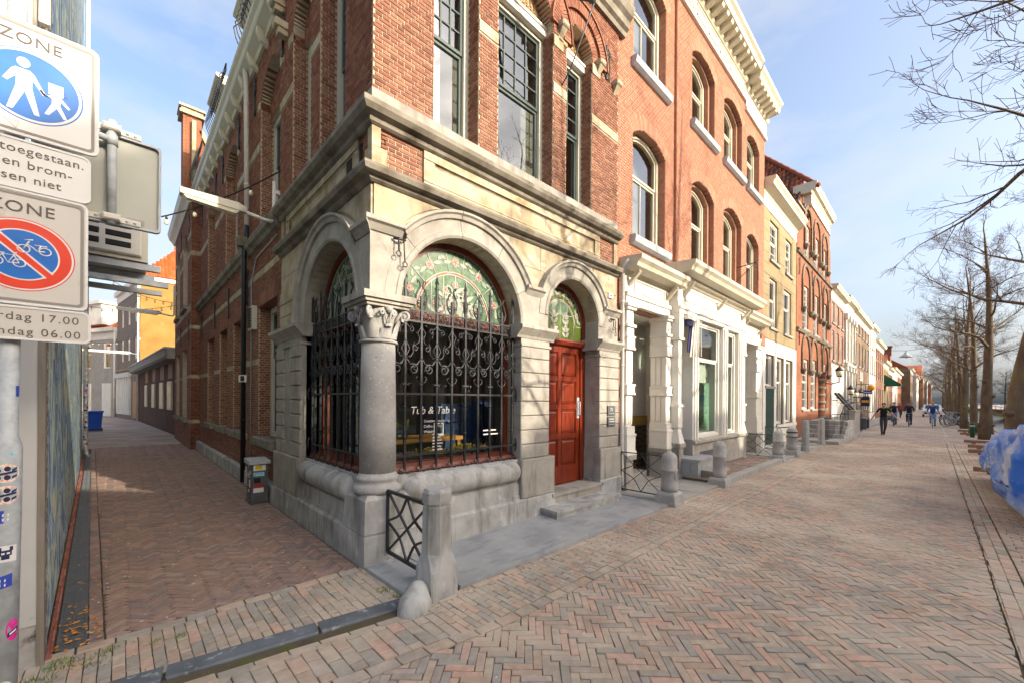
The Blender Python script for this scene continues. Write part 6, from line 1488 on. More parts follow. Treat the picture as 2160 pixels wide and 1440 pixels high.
# the rest of the quay
def grid(W_, cols, floors, ww, nc=2, nr=2, off=0):
    out = []; g = W_ / cols
    for z0, z1 in floors:
        for i in range(cols): c = g * (i + .5) + off; out.append((c - ww / 2, c + ww / 2, z0, z1, z0 + (z1 - z0) * .5, nc, nr))
    return out
far = [
 (30.4, 36.0, 9.3, 'three bay pink brick house with a tall white stone door surround', 'brick_far_pink', grid(5.6, 3, ((4.6, 6.5), (7.0, 8.3)), .95), ('along', 2.5, 'roof_tile'), [('base', .9, 'slab_light'), ('panel', .2, 5.4, .9, 4.1, 'plaster_white'), ('door', 2.9, 4.2, .9, 3.6, 'frame_cream'), ('panel', -.05, 5.65, 4.1, 4.35, 'cream_paint')]),
 (36.05, 41.0, 9.6, 'white stuccoed house with two tall banded window bays and carved pilasters', 'plaster_white', grid(4.95, 3, ((1.4, 3.8), (4.9, 6.6), (7.2, 8.5)), .9, 1, 1), None, [('base', .9, 'slab_light')]),
 (41.05, 53.0, 9.5, 'wide grey brown brick house with rows of casements behind the orange and blue hanging signs', 'brick_far_brown', grid(11.9, 5, ((5.0, 7.0), (7.7, 8.7)), 1.1, 2, 2) + [(1.0, 2.4, 1.2, 3.6, 2.6, 2, 2), (7.8, 9.2, 1.2, 3.6, 2.6, 2, 2), (9.9, 11.3, 1.2, 3.6, 2.6, 2, 2)], ('along', 3, 'roof_tile'), [('door', 4.2, 6.0, .8, 3.8, 'paint_black'), ('panel', 3.8, 6.4, 3.96, 4.6, 'plaster_grey')]),
 (53.1, 59.5, 9.9, 'tall white painted house with a dark door, just past the grey brown house', 'plaster_white', grid(6.4, 3, ((4.9, 6.9), (7.5, 8.9)), 1.0) + grid(6.4, 3, ((.9, 3.6),), 1.1), ('along', 2.5, 'roof_tile'), None),
 (59.6, 70.0, 9.0, 'red brown brick house past the white house with the dark door', 'brick_far_red', grid(10.4, 4, ((4.6, 6.6), (7.1, 8.1)), 1.1) + grid(10.4, 4, ((.9, 3.5),), 1.4), ('along', 3, 'roof_tile'), None),
 (70.1, 79.0, 7.4, 'cream rendered house with tall shop windows beside the green awning', 'plaster_tan', grid(8.9, 3, ((4.3, 6.2),), 1.2) + grid(8.9, 3, ((.6, 3.5),), 1.8, 1, 1), ('along', 2.2, 'roof_tile'), None),
 (79.1, 88.0, 7.0, 'narrow red brick house with a stepped chimney gable rising above the row', 'brick_far_red', grid(8.9, 3, ((4.3, 6.0),), 1.2) + grid(8.9, 3, ((.6, 3.5),), 1.6), ('across', 2.5, 'roof_tile'), None),
 (88.1, 101.0, 7.6, 'white fronted house with four bays beyond the green awning', 'plaster_white', grid(12.9, 4, ((4.4, 6.4),), 1.2) + grid(12.9, 4, ((.6, 3.6),), 1.6), ('along', 2.5, 'roof_tile'), None),
 (101.1, 114.0, 7.6, 'orange brick house with a stone cornice near the end of the straight row', 'brick_far_gothic', grid(12.9, 4, ((4.4, 6.4),), 1.3) + grid(12.9, 4, ((.6, 3.6),), 1.6), ('along', 2.5, 'roof_tile'), None),
]
gx = {}
for x0, x1, h, lb, wm, wins, rf_, gr in far:
    gx[x0] = house(x0, x1, h, lb, wm, wins, roof=rf_, ground=gr)
g_ = gx[79.1]; f_ = qf(.12, 79.1)
m = MB(f_); m.poly([(0, 7), (8.9, 7), (8.9, 7.4), (7.2, 7.4), (7.2, 8.1), (5.6, 8.1), (5.6, 9.0), (3.3, 9.0), (3.3, 8.1), (1.7, 8.1), (1.7, 7.4), (0, 7.4)], 0, .3); m.box(4.0, 4.9, -.1, .7, 9.0, 10.3); m.box(3.8, 5.1, -.2, .9, 10.3, 10.5); m.build('stepped_gable', 'brick_far_red', g_)
# stucco house: carved pilasters
w_ = gx[36.05]; f_ = qf(.12, 36.05)
for u in (.1, 1.75, 3.4, 4.85): m = MB(f_); m.box(u - .16, u + .16, -.14, 0, .9, 4.5); m.box(u - .16, u + .16, -.14, 0, 5.0, 8.2); m.box(u - .24, u + .24, -.24, 0, 4.2, 4.5); m.box(u - .24, u + .24, -.24, 0, 7.9, 8.3); m.build('pilaster', 'plaster_white', w_)
m = MB(f_); m.molding(0, 4.95, [(.1, 4.55), (-.2, 4.6), (-.25, 4.75), (.1, 4.8)]); m.build('string_course', 'plaster_white', w_)
for i, (x, z) in enumerate(((30.7, 2.35), (32.8, 2.2), (35.4, 2.2))): lantern(qf(.1), x, z, -.05, gx[30.4], .9)
# houses past the bend: they step out towards the water
bend = [(115, 130, -1.2, 9.0, 'brown brick house with a pitched roof stepping out past the bend', 'brick_far_brown', 'along'), (130.5, 150, -1.8, 8.0, 'white upper floors with long balconies past the bend in the quay', 'plaster_white', 'along'),
        (150.5, 175, -2.6, 8.5, 'red brown house with tiled gable roof far down the quay', 'brick_far_red', 'across'), (175.5, 205, -3.2, 9, 'pale grey house block closing the far end of the quay row', 'plaster_grey', 'along'), (206, 260, -4.0, 8.5, 'orange lit brick block at the very end of the quay', 'brick_far_gothic', 'along')]
for x0, x1, y, h, lb, wm, rk in bend:
    W_ = x1 - x0; house(x0, x1, h, lb, wm, grid(W_, max(4, int(W_ / 4)), ((1, 3.2), (4.2, 6.2)), 1.6, 1, 1), y=y, roof=(rk, 4, 'roof_tile'), depth=12)

# houses across the canal (seen through the trees, in the water and in the windows)
random.seed(11)
x = -42; ol = ['dark red brick', 'grey plastered', 'brown brick', 'white plastered', 'pink brick', 'pale tan plastered']
om = ['brick_far_red', 'plaster_grey', 'brick_far_brown', 'plaster_white', 'brick_far_pink', 'plaster_tan']
NB = [('with a slate grey flat cornice', 0), ('with a steep tiled roof', 1)]
k = 0
while x < 190:
    W_ = U(8, 12) if x < 110 else U(14, 22); h = U(9.3, 10.3); i = k % 6; fr = Frame((x + W_, -22.6, 0), (-1, 0, 0), (0, -1, 0))
    wins = grid(W_, 3, ((1.0, 3.2), (4.2, 6.2), (7.0, 8.6)), 1.2, 1, 1)
    nth = ('', 'second ', 'third ', 'fourth ', 'fifth ')[k // 6 if k // 6 < 5 else 4]
    house(0, W_, h, ol[i] + ' house across the canal, ' + nth + 'of its colour along the opposite quay', om[i], wins, fr=fr, roof=('along' if k % 2 else 'across', 3.2, 'roof_tile'), name='canal_house', group='houses on the opposite quay', glass='glass_sky')
    x += W_ + .15; k += 1

# ------------------------------------------------------------------ left building with the mural
random.seed(21)
LB = thing('mural_building', 'tall building with a blue and yellow mural along the alley and cream front', 'building', (-2.4, 0, 0))
wn = Vector((13.6, .445, 0)).normalized()                     # outward normal of the alley wall
MF = Frame((AW0[0], AW0[1], 0), (AW1[0] - AW0[0], AW1[1] - AW0[1], 0), (-wn.x, -wn.y, 0))
LW = math.hypot(AW1[0] - AW0[0], AW1[1] - AW0[1])
m = MB(MF); m.box(.03, LW, .0, .28, .0, 15.0); m.build('mural_wall', 'mural_paint', LB)
m = MB(MF); m.box(.04, .22, -.012, .0, .0, 9); m.build('flyposted_strip', 'graffiti', LB)
m = MB(MF); m.box(LW - .5, LW, -.015, 0, 6.2, 15); m.build('siding', 'siding_blue', LB)
m = MB(); m.box(-6, -2.374, -.03, .0, .30, 3.15); m.build('front_panel', 'panel_cream', LB)
m = MB(); m.box(-2.374, -2.338, -.035, .03, .0, 6.5); m.build('corner_trim', 'trim_brown', LB)
m = MB(); m.box(-6, -2.36, -.02, .02, -.05, .297); m.build('foot_wall', 'concrete', LB)
m = MB(); m.box(-6, -2.435, -.01, .0, 3.15, 4.3); m.build('fascia', 'plaster_grey', LB)
m = MB(); m.box(-6, -2.37, -.42, .2, 4.2, 4.62); m.build('awning_box', 'white_paint', LB)
m = MB(); m.box(-6, -2.34, -.30, .2, 4.66, 5.0); m.box(-6, -2.36, -.36, .2, 4.62, 4.66); m.build('eaves_board', 'timber_brown', LB)
m = MB(); m.box(-2.36, -2.31, -.24, -.19, 4.4, 8); m.build('downpipe', 'white_paint', LB)
m = MB(); m.box(-6, -2.75, .05, 9, .0, 15.0); m.build('upper_wall', 'siding_blue', LB)
px, py = AW1[0] + .02, AW1[1] - .08
m = MB(); m.tube([(px + .06, py, 14), (px + .06, py, .5), (px + .08, py, .2), (px + .16, py - .05, .08)], .055, 10)
for z in (.9, 1.9, 3.4, 5.5): m.lathe([(.065, 0), (.065, .04)], (px + .06, py, z), 10)
pp = m.build('downpipe', 'galvanised', LB)
for i in range(34):
    z = .35 + i * .075 + U(-.02, .02); a0 = U(-2.6, -.4); w = U(.5, 1.3); h = U(.04, .09); m = MB(); n = 5
    p = [(px + .06 + .0575 * math.cos(a0 + w * j / n), py + .0575 * math.sin(a0 + w * j / n), zz) for zz in (z, z + h) for j in range(n + 1)]
    m.add(p, [(j, j + 1, n + 2 + j, n + 1 + j) for j in range(n)]); m.build('sticker', random.choice(('sticker_orange', 'sticker_blue', 'sticker_white', 'sticker_red', 'sticker_cyan', 'sticker_pink', 'sticker_navy', 'sticker_white')), pp)
# air conditioner on brackets
A = thing('air_conditioner', 'grey white air conditioner unit on two metal brackets above the mural', 'air conditioner', (-2.4, .3, 3.1))
m = MB(); m.box(-2.42, -1.80, .10, .55, 3.0, 3.50); m.build('casing', 'frame_cream', A)
m = MB(); m.cbox(-2.40, -1.84, .07, .10, 3.03, 3.47, .012); m.build('front_grille_frame', 'plaster_white', A)
for i in range(5):
    for x0, x1 in ((-2.30, -2.08), (-2.05, -1.90)): m = MB(); m.cbox(x0, x1, .062, .072, 3.08 + i * .075, 3.13 + i * .075, .01); m.build('grille_slot', 'rubber', A)
for y, x1 in ((.12, -1.72), (.50, -1.74)): m = MB(); m.box(-2.42, x1, y, y + .05, 2.94, 2.99); m.box(-2.42, x1 + .05, y + .0, y + .05, 2.82, 2.86); m.build('bracket', 'galvanised', A)

# ------------------------------------------------------------------ sign pole
S = thing('sign_pole', 'galvanised steel pole with stickers carrying the pedestrian zone signs', 'pole', (-2.42, -.78, 0))
P0, P1 = Vector((-2.428, -.79, 0)), Vector((-2.388, -.745, 4.2))
at = lambda z: P0 + (P1 - P0) * (z / 4.2)
m = MB(); m.tube([at(0), at(1.62), at(1.68), at(4.15)], [.0585, .0585, .040, .040], 20); m.tube([at(4.15), at(4.18)], [.04, .01], 20); m.build('tube', 'galvanised', S)
def on_pole(z0, z1, c, w, mm, name='sticker', r=.0592, shape=None, tilt=0):
    m = MB(); n = 8; b = at((z0 + z1) / 2)
    base = math.atan2(CAM.y - b.y, CAM.x - b.x) + c
    if shape == 'o':
        pts = [(0, (z0 + z1) / 2)] + [(w / 2 * math.cos(t * PI / 10), (z0 + z1) / 2 + (z1 - z0) / 2 * math.sin(t * PI / 10)) for t in range(20)]; fs = [(0, 1 + i, 1 + (i + 1) % 20) for i in range(20)]
    else:
        pts = [(w * (j / n - .5), z) for z in (z0, z1) for j in range(n + 1)]; fs = [(j, j + 1, n + 2 + j, n + 1 + j) for j in range(n)]
    v = []
    for q, z in pts: zz = z + q * tilt * .06; a = base + q; o_ = at(zz); v.append((o_.x + r * math.cos(a), o_.y + r * math.sin(a), zz))
    m.add(v, fs); return m.build(name, mm, S)
for z in (1.475, 1.355):
    on_pole(z - .052, z + .052, -.02, 1.75, 'sticker_orange', shape='o'); on_pole(z - .006, z + .006, 0, 1.3, 'sticker_navy', r=.0597, tilt=.2)
    for dz in (-.024, .024): on_pole(z + dz - .014, z + dz + .014, .05, .42, 'sticker_navy', r=.0597, shape='o')
    for dz in (-.02, .02):
        for q in (-.5, .5): on_pole(z + dz - .006, z + dz + .006, q, .34, 'sticker_navy', r=.0597, tilt=q)
on_pole(1.20, 1.27, -.5, .8, 'sticker_blue'); on_pole(1.06, 1.13, -.9, .6, 'sticker_blue', tilt=-.3)
sw = on_pole(.985, 1.075, .1, 1.35, 'sticker_white', tilt=-.05)
for q, w, z0, z1 in ((-.30, .22, 1.045, 1.068), (.40, .22, 1.045, 1.068), (.06, .75, 1.02, 1.05), (.05, .5, 1.0, 1.022)): on_pole(z0, z1, q, w, 'sticker_navy', r=.0598)
for q in (-.1, .22): on_pole(1.028, 1.038, q, .2, 'sticker_white', r=.0602)
on_pole(.84, .91, -.25, 1.5, 'sticker_blue', tilt=.2)
for z in (.885, .86, 1.245, 1.22):
    for j in range(4): on_pole(z - .008, z + .008, -.85 + j * .3 + (0 if z < 1 else .1), .10, 'sticker_white', r=.0600, shape='o' if j % 2 else None, tilt=.4)
on_pole(.54, .66, .65, 1.0, 'sticker_pink', shape='o'); on_pole(.575, .60, .65, .75, 'sticker_navy', r=.0597, tilt=.5); on_pole(.583, .593, .65, .5, 'sticker_white', r=.0602, tilt=.5)
on_pole(1.54, 1.60, -1.0, .35, 'sticker_blue'); on_pole(1.575, 1.59, .35, .3, 'sticker_cyan'); on_pole(1.90, 1.96, .95, .5, 'sticker_blue', r=.0405)
on_pole(.20, .33, .05, 1.5, 'sticker_white', shape='o'); on_pole(.262, .268, .05, .75, 'sticker_navy', r=.0597)
for s in (-1, 1):
    for t in (-1, 1): on_pole(.262, .268, .05 + s * .3, .35, 'sticker_navy', r=.0598, tilt=s * t * 1.6)
SF = Frame((0, -.845, 0), (1, 0, 0), (0, 1, 0))
def rrect(x0, x1, z0, z1, r, n=5):
    out = []
    for cx, cz, a in ((x1 - r, z0 + r, -PI / 2), (x1 - r, z1 - r, 0), (x0 + r, z1 - r, PI / 2), (x0 + r, z0 + r, PI)):
        out += [(cx + r * math.cos(a + PI / 2 * i / n), cz + r * math.sin(a + PI / 2 * i / n)) for i in range(n + 1)]
    return out
def plate(name, label, cat, x0, x1, z0, z1, mm, border=True):
    o = thing(name, label, cat, (x1 - .3, -.845, z0))
    m = MB(SF); m.poly(rrect(x0, x1, z0, z1, .035), 0, .018, [rrect(x0 + .012, x1 - .012, z0 + .012, z1 - .012, .026)]); m.build('edge_frame', 'sign_white', o)
    m = MB(SF); m.poly(rrect(x0 + .012, x1 - .012, z0 + .012, z1 - .012, .026), .004, .014); m.build('board', mm, o)
    if border: m = MB(SF); m.poly(rrect(x0 + .018, x1 - .018, z0 + .018, z1 - .018, .022), .0015, .004, [rrect(x0 + .032, x1 - .032, z0 + .032, z1 - .032, .016)]); m.build('border_line', 'sign_grey', o)
    for z in (z0 + .12, z1 - .12): m = MB(SF); m.box(-2.44, -2.34, .014, .05, z - .015, z + .015); m.build('clamp', 'galvanised', o)
    return o
def disc(o, cx, cz, rx, ry, d, mm, name, hole=None):
    m = MB(SF); pts = [(cx + rx * math.cos(t * PI / 32), cz + ry * math.sin(t * PI / 32)) for t in range(64)]
    m.poly(pts, d, d + .0008, [[(cx + hole[0] * math.cos(t * PI / 32), cz + hole[1] * math.sin(t * PI / 32)) for t in range(64)]] if hole else ()); return m.build(name, mm, o)
p1 = plate('pedestrian_zone_sign', 'white square zone sign with a blue disc of a walking adult and child', 'sign', -2.60, -2.058, 3.355, 3.995, 'sign_white')
text('ZONE', .082, SF, -2.325, .0015, 3.875, 'sign_text', p1, spacing=1.08, align='CENTER')
cx, cz = -2.325, 3.645
disc(p1, cx, cz, .202, .202, .0030, 'sign_blue', 'disc_rim'); disc(p1, cx, cz, .196, .196, .0022, 'sign_white', 'disc_ring'); disc(p1, cx, cz, .184, .184, .0014, 'sign_blue', 'disc')
# pictogram outlines, in sign metres from the disc centre
def pic(o, pts, d=.0006, s=1.0, mm='sign_white', name='pictogram'): m = MB(SF); m.poly([(cx + x * s * .84, cz + z * s * 1.06) for x, z in pts], d, d + .0006); return m.build(name, mm, o)
ox = -.035
pic(p1, [(ox + .030 * math.cos(t * PI / 8), .115 + .026 * math.sin(t * PI / 8)) for t in range(16)])
pic(p1, [(ox - .035, .080), (ox + .030, .080), (ox + .048, .065), (ox + .098, -.020), (ox + .086, -.028), (ox + .040, .035), (ox + .038, -.01), (ox + .072, -.145), (ox + .048, -.145), (ox + .006, -.035), (ox - .045, -.145), (ox - .072, -.145), (ox - .032, -.01), (ox - .032, .035), (ox - .068, -.005), (ox - .088, .003), (ox - .052, .065)])
q = .11
pic(p1, [(q - .035, -.005), (q + .035, -.005), (q + .035, .055), (q - .035, .055)], .0004)
pic(p1, [(q - .020, -.008), (q + .022, -.008), (q + .068, -.052), (q + .058, -.06), (q + .022, -.03), (q + .020, -.055), (q + .055, -.120), (q + .035, -.120), (q + .004, -.072), (q - .032, -.120), (q - .052, -.120), (q - .02, -.055), (q - .018, -.028), (q - .055, -.012), (q - .068, .005), (q - .075, -.002), (q - .058, -.024)])
m = MB(SF); m.tube([(cx + q - .026, .0003, cz + .002), (cx + q + .026, .0003, cz + .0), (cx + q + .002, .0003, cz + .045)], .0016, 4, closed=True); m.build('sticker', 'sign_grey', p1)
m = MB(SF); m.tube([(cx - .10, .0036, cz - .215), (cx - .045, .0036, cz - .215), (cx - .055, .0036, cz - .255)], .0016, 4, closed=True); m.build('sticker', 'sign_grey', p1)
p2 = plate('text_plate', 'white text plate about cycling under the pedestrian zone sign', 'sign', -2.60, -2.090, 3.055, 3.335, 'sign_white', False)
for i, (s, u) in enumerate((('en toegestaan.', -2.118), ('r- en brom-', -2.165), ('etsen niet', -2.21))): text(s, .066, SF, u, .003, 3.255 - i * .078, 'sign_text', p2, align='RIGHT', spacing=1.06)
p3 = plate('bicycle_parking_sign', 'worn white zone sign with a red ringed no parking disc for bicycles and mopeds', 'sign', -2.62, -2.100, 2.41, 3.05, 'sign_cream')
text('ZONE', .086, SF, -2.355, .0015, 2.925, 'sign_text', p3, spacing=1.08, align='CENTER')
cx, cz = -2.355, 2.69
disc(p3, cx, cz, .202, .202, .0032, 'sign_red', 'disc_rim'); disc(p3, cx, cz, .197, .197, .0026, 'sign_white', 'disc_ring'); disc(p3, cx, cz, .189, .189, .0020, 'sign_red', 'ring'); disc(p3, cx, cz, .142, .142, .0014, 'sign_white', 'disc_ring'); disc(p3, cx, cz, .135, .135, .0008, 'sign_blue', 'disc')
m = MB(SF); m.poly([(cx - .118, cz + .085), (cx - .085, cz + .118), (cx + .118, cz - .085), (cx + .085, cz - .118)], .0003, .0008); m.build('slash_edge', 'sign_white', p3)
m = MB(SF); m.poly([(cx - .114, cz + .093), (cx - .093, cz + .114), (cx + .114, cz - .093), (cx + .093, cz - .114)], -.0003, .0003); m.build('slash', 'sign_red', p3)
def bikepic(u, z, s, moped):
    m = MB(SF)
    for a in (-.042, .042): m.tube([(u + a * s + .024 * s * math.cos(t * PI / 8), .0, z + .022 * s * math.sin(t * PI / 8)) for t in range(16)], .0032, 5, closed=True)
    L_ = lambda *p: m.tube([(u + x * s, .0, z + y * s) for x, y in p], .0036 if moped else .003, 5)
    if moped: L_((-.042, 0), (-.02, .05)); L_((-.038, .052), (-.005, .06)); L_((-.03, .03), (-.005, .012), (.01, -.004), (.042, 0)); L_((.0, .03), (.05, .032)); L_((.015, .004), (.025, .03))
    else: L_((-.042, 0), (-.022, .042), (.022, .042), (.0, -.004), (-.022, .042)); L_((.042, 0), (.022, .042)); L_((.0, -.004), (.042, 0)); L_((.022, .042), (.02, .055), (.034, .058)); L_((-.03, .048), (-.012, .048))
    m.build('pictogram', 'sign_white', p3)
bikepic(cx + .045, cz + .035, .95, True); bikepic(cx - .05, cz - .05, .95, False)
p4 = plate('hours_plate', 'dotted white hours plate at the bottom of the sign stack', 'sign', -2.62, -2.086, 2.215, 2.403, 'sign_cream', False)
for i, (s, u) in enumerate((('zaterdag 17.00', -2.135), ('maandag 06.00', -2.128))): text(s, .062, SF, u, .003, 2.325 - i * .083, 'sign_text', p4, align='RIGHT', spacing=1.16)

# sign seen from behind
R = thing('reversed_sign', 'grey back of a square road sign with a steel tube and two clamps', 'sign', (-2.1, -.55, 3.1))
RF = Frame((0, -.55, 0), (1, 0, 0), (0, 1, 0))
m = MB(RF); m.poly(rrect(-2.36, -1.752, 3.068, 3.682, .03), .045, .052); m.build('board', 'sign_back', R)
m = MB(RF); m.poly(rrect(-2.36, -1.752, 3.068, 3.682, .03), .02, .056, [rrect(-2.345, -1.767, 3.083, 3.667, .022)]); m.build('edge_frame', 'zinc', R)
m = MB(RF); m.tube([(-2.005, 0, 3.06), (-2.005, 0, 3.75)], .024, 14); m.tube([(-2.005, 0, 3.62), (-2.37, -.17, 3.60)], .022, 12); m.tube([(-2.005, 0, 3.585), (-2.005, 0, 3.655)], .031, 14); m.build('tube', 'galvanised', R)
for z in (3.70, 3.10):
    m = MB(RF); m.cbox(-2.15, -1.86, .012, .03, z - .02, z + .02, .004); m.cbox(-2.05, -1.96, -.04, .012, z - .022, z + .022, .01); m.build('clamp', 'plaster_white', R)
    for u in (-2.12, -2.08, -1.93, -1.89): m = MB(RF); m.lathe([(.008, -.006), (.008, .004)], (u, .012, z), 6); m.build('bolt', 'zinc', R)
m = MB(RF); m.box(-1.93, -1.84, .043, .045, 3.10, 3.14); m.build('label_plate', 'plaster_grey', R)

# ------------------------------------------------------------------ alley: lamp, cabinet, bin, far houses
def alley_lamp(name, label, y, z, reach, mm, x=.12, pole=.75, group='street lamps over the alley'):
    o = thing(name, label, 'street lamp', (x, y, z), group)
    m = MB(); m.tube([(x - .09, y, z + pole), (x - .09, y, z + .06), (x - .14, y, z + .01), (x - .25, y, z + .01), (x - .6, y, z + .06)], .032, 10); m.box(x - .1, x, y - .03, y + .03, z + pole * .7, z + pole * .8); m.build('arm', 'pipe_white' if mm == 'frame_cream' else 'zinc', o)
    m = MB(); x0 = x - .52; e = x - reach
    m.add([(x0, y - .05, z + .03), (x0, y + .05, z + .03), (x0, y + .05, z + .11), (x0, y - .05, z + .11), (x0 - .12, y - .09, z + .02), (x0 - .12, y + .09, z + .02), (x0 - .12, y + .07, z + .16), (x0 - .12, y - .07, z + .16), (e, y - .07, z + .06), (e, y + .07, z + .06), (e, y + .05, z + .16), (e, y - .05, z + .16)],
        [(3, 2, 1, 0), (0, 1, 5, 4), (1, 2, 6, 5), (2, 3, 7, 6), (3, 0, 4, 7), (4, 5, 9, 8), (5, 6, 10, 9), (6, 7, 11, 10), (7, 4, 8, 11), (8, 9, 10, 11)]); m.build('housing', mm, o)
    m = MB(); m.add([(x0 - .1, y - .08, z + .025), (x0 - .1, y + .08, z + .025), (e + .03, y + .06, z + .062), (e + .03, y - .06, z + .062), (x0 - .16, y - .06, z - .04), (x0 - .16, y + .06, z - .04), (e + .08, y + .05, z + .01), (e + .08, y - .05, z + .01)], [(4, 5, 6, 7), (0, 4, 7, 3), (1, 2, 6, 5), (0, 1, 5, 4), (2, 3, 7, 6)]); m.build('diffuser', 'lamp_glass', o)
    return o
alley_lamp('street_lamp', 'cream street lamp reaching over the alley from the brick wall beside the downpipe', 3.95, 5.08, 1.42, 'frame_cream')
alley_lamp('street_lamp', 'grey flat street lamp in front of the yellow wall', 19.8, 5.6, 2.0, 'zinc', x=-.16, pole=1.4)
alley_lamp('street_lamp', 'slender white street lamp farther down the alley by the grey house', 38.2, 5.2, 3.2, 'pipe_white', x=-.95, pole=1.6)
cbn = thing('utility_cabinet', 'stickered grey utility cabinet at the foot of the stone pilaster', 'cabinet', (-.17, 4.15, 0))
m = MB(); m.box(-.29, -.03, 3.99, 4.34, .0, .72); m.box(-.31, -.02, 3.97, 4.36, .04, .07); m.build('body', 'iron_grey', cbn)
m = MB(); m.add([(-.33, 3.94, .72), (-.0, 3.94, .72), (-.0, 4.39, .72), (-.33, 4.39, .72), (-.33, 3.94, .77), (-.0, 3.94, .77), (-.0, 4.39, .80), (-.33, 4.39, .80)], [(0, 1, 5, 4), (1, 2, 6, 5), (2, 3, 7, 6), (3, 0, 4, 7), (4, 5, 6, 7), (0, 3, 2, 1)]); m.build('lid', 'galvanised', cbn)
cf = Frame((-.29, 3.99, 0), (1, 0, 0), (0, 1, 0)); cs = Frame((-.29, 3.99, 0), (0, 1, 0), (1, 0, 0))
for u0, u1, z0, z1, mm in ((.03, .22, .60, .70, 'sticker_white'), (.06, .16, .615, .685, 'sticker_yellow'), (.03, .20, .50, .57, 'sticker_cyan'), (.04, .14, .38, .47, 'paint_black'), (.03, .20, .32, .36, 'sticker_red'), (.03, .19, .21, .29, 'sticker_white')): m = MB(cf); m.box(u0, u1, -.003 - (.001 if 'yellow' in mm else 0), 0, z0, z1); m.build('sticker', mm, cbn)
for i in range(16): u, z = U(.02, .26), U(.2, .66); m = MB(cs); m.box(u, u + U(.03, .08), -.003 - i * .0002, 0, z, z + U(.02, .07)); m.build('sticker', random.choice(('sticker_white', 'paint_black', 'sticker_red', 'plaster_tan', 'sticker_white')), cbn)
bn = thing('wheelie_bin', 'blue wheelie bin standing by the left wall of the alley', 'bin', (-3.05, 27.6, 0))
m = MB(); m.add([(-3.38, 27.3, .12), (-2.78, 27.3, .12), (-2.78, 27.9, .12), (-3.38, 27.9, .12), (-3.42, 27.22, 1.05), (-2.72, 27.22, 1.05), (-2.72, 27.98, 1.05), (-3.42, 27.98, 1.05)], [(3, 2, 1, 0), (4, 5, 6, 7), (0, 1, 5, 4), (1, 2, 6, 5), (2, 3, 7, 6), (3, 0, 4, 7)]); m.build('body', 'bin_blue', bn)
m = MB(); m.cbox(-3.46, -2.68, 27.16, 28.04, 1.05, 1.14, .02); m.tube([(-3.4, 28.06, 1.1), (-2.74, 28.06, 1.1)], .03, 8); m.build('lid', 'bin_blue', bn)
for x in (-3.36, -2.76): m = MB(); m.tube([(x - .03, 27.85, .1), (x + .03, 27.85, .1)], .1, 14); m.build('wheel', 'rubber', bn)
m = MB(); m.box(-3.4, -2.72, 27.26, 27.32, .06, .14); m.build('foot_bar', 'rubber', bn)
# low brick building with posters under a canopy
ra = Vector((-.9 - .0, 39.0, 0)) - Vector((.12, 20.6, 0)); LF = Frame((.05, 20.6, 0), (ra.x, ra.y, 0), (1, .06, 0)); LL = ra.length
K = thing('canopy_building', 'low dark brown brick building with poster cases and a flat canopy', 'building', (.1, 20.6, 0))
m = MB(LF); m.box(0, LL, 0, .3, 0, 4.0); m.box(0, LL, .3, 5, 3.9, 4.1); m.build('wall', 'brick_far_dark', K)
for b_ in (): pass
m = MB(LF); m.box(-.3, LL, -.55, .3, 3.72, 3.80); m.box(-.3, LL, -.6, -.5, 3.80, 4.18); m.box(-.3, -.2, -.6, .4, 3.8, 4.18); m.build('canopy', 'plaster_grey', K)
m = MB(LF); m.box(-.3, LL, -.64, .4, 4.18, 4.24); m.build('roof_edge', 'zinc', K)
for i, u in enumerate((2.2, 5.2, 8.8, 12.8)):
    m = MB(LF); m.box(u, u + 1.5, -.06, 0, 1.25, 2.75); c_ = m.build('poster_case', 'frame_cream', K); m = MB(LF); m.box(u + .1, u + 1.4, -.07, -.06, 1.35, 2.65); m.build('poster', 'poster', c_)
    m = MB(LF); m.box(u, u + 1.5, -.015, 0, 2.9, 3.7); m.build('panel', 'timber_brown', K)
m = MB(LF); m.tube([(.25, -.08, 0), (.25, -.08, 4)], .05, 8); m.build('downpipe', 'zinc', K)
# yellow gable end with the brown front, the bar beyond it
YB = thing('yellow_gable_house', 'brown fronted house with a bright yellow plastered side wall and orange tiled roof', 'house', (-.95, 39, 0))
m = MB(); m.box(-.95, 9, 39.1, 39.4, 0, 11.2); m.build('side_wall', 'plaster_yellow', YB)
m = MB(); m.box(-1.05, 9.0, 38.98, 39.1, 11.2, 11.5); m.build('eaves_board', 'white_paint', YB)
m = MB(); m.add([(-1.0, 39.0, 11.5), (9, 39.0, 11.5), (9, 43, 16.5), (2.6, 43, 16.5), (-1.0, 48, 11.5)], [(0, 1, 2, 3), (0, 3, 4)]); rf = m.build('roof', 'roof_tile_orange', YB)
m = MB()
for r in range(16):
    for k in range(38):
        u, v = -1 + k * .25, r / 16; y, z = 39.0 + 4 * v, 11.5 + 5 * v
        if u < -1 + 3.6 * v: continue
        m.add([(u, y - .02, z + .06), (u + .12, y - .04, z + .11), (u + .25, y - .02, z + .06), (u, y + .26, z + .36), (u + .12, y + .24, z + .41), (u + .25, y + .26, z + .36)], [(0, 1, 4, 3), (1, 2, 5, 4)])
m.build('roof_tiles', 'roof_tile_orange', YB, kind='stuff')
bf = Frame((-.95, 39.1, 0), (-1.35, 9, 0), (1, .15, 0))
wi = [(1 + i * 2.6, 2.0 + i * 2.6, 5.0, 6.9) for i in range(3)] + [(1 + i * 2.6, 2.0 + i * 2.6, 8.0, 9.6) for i in range(3)]
m = MB(bf); m.poly([(0, 0), (9.1, 0), (9.1, 11), (0, 11)], 0, .3, [[(a, c), (b, c), (b, d), (a, d)] for a, b, c, d in wi]); m.build('front_wall', 'plaster_brown', YB)
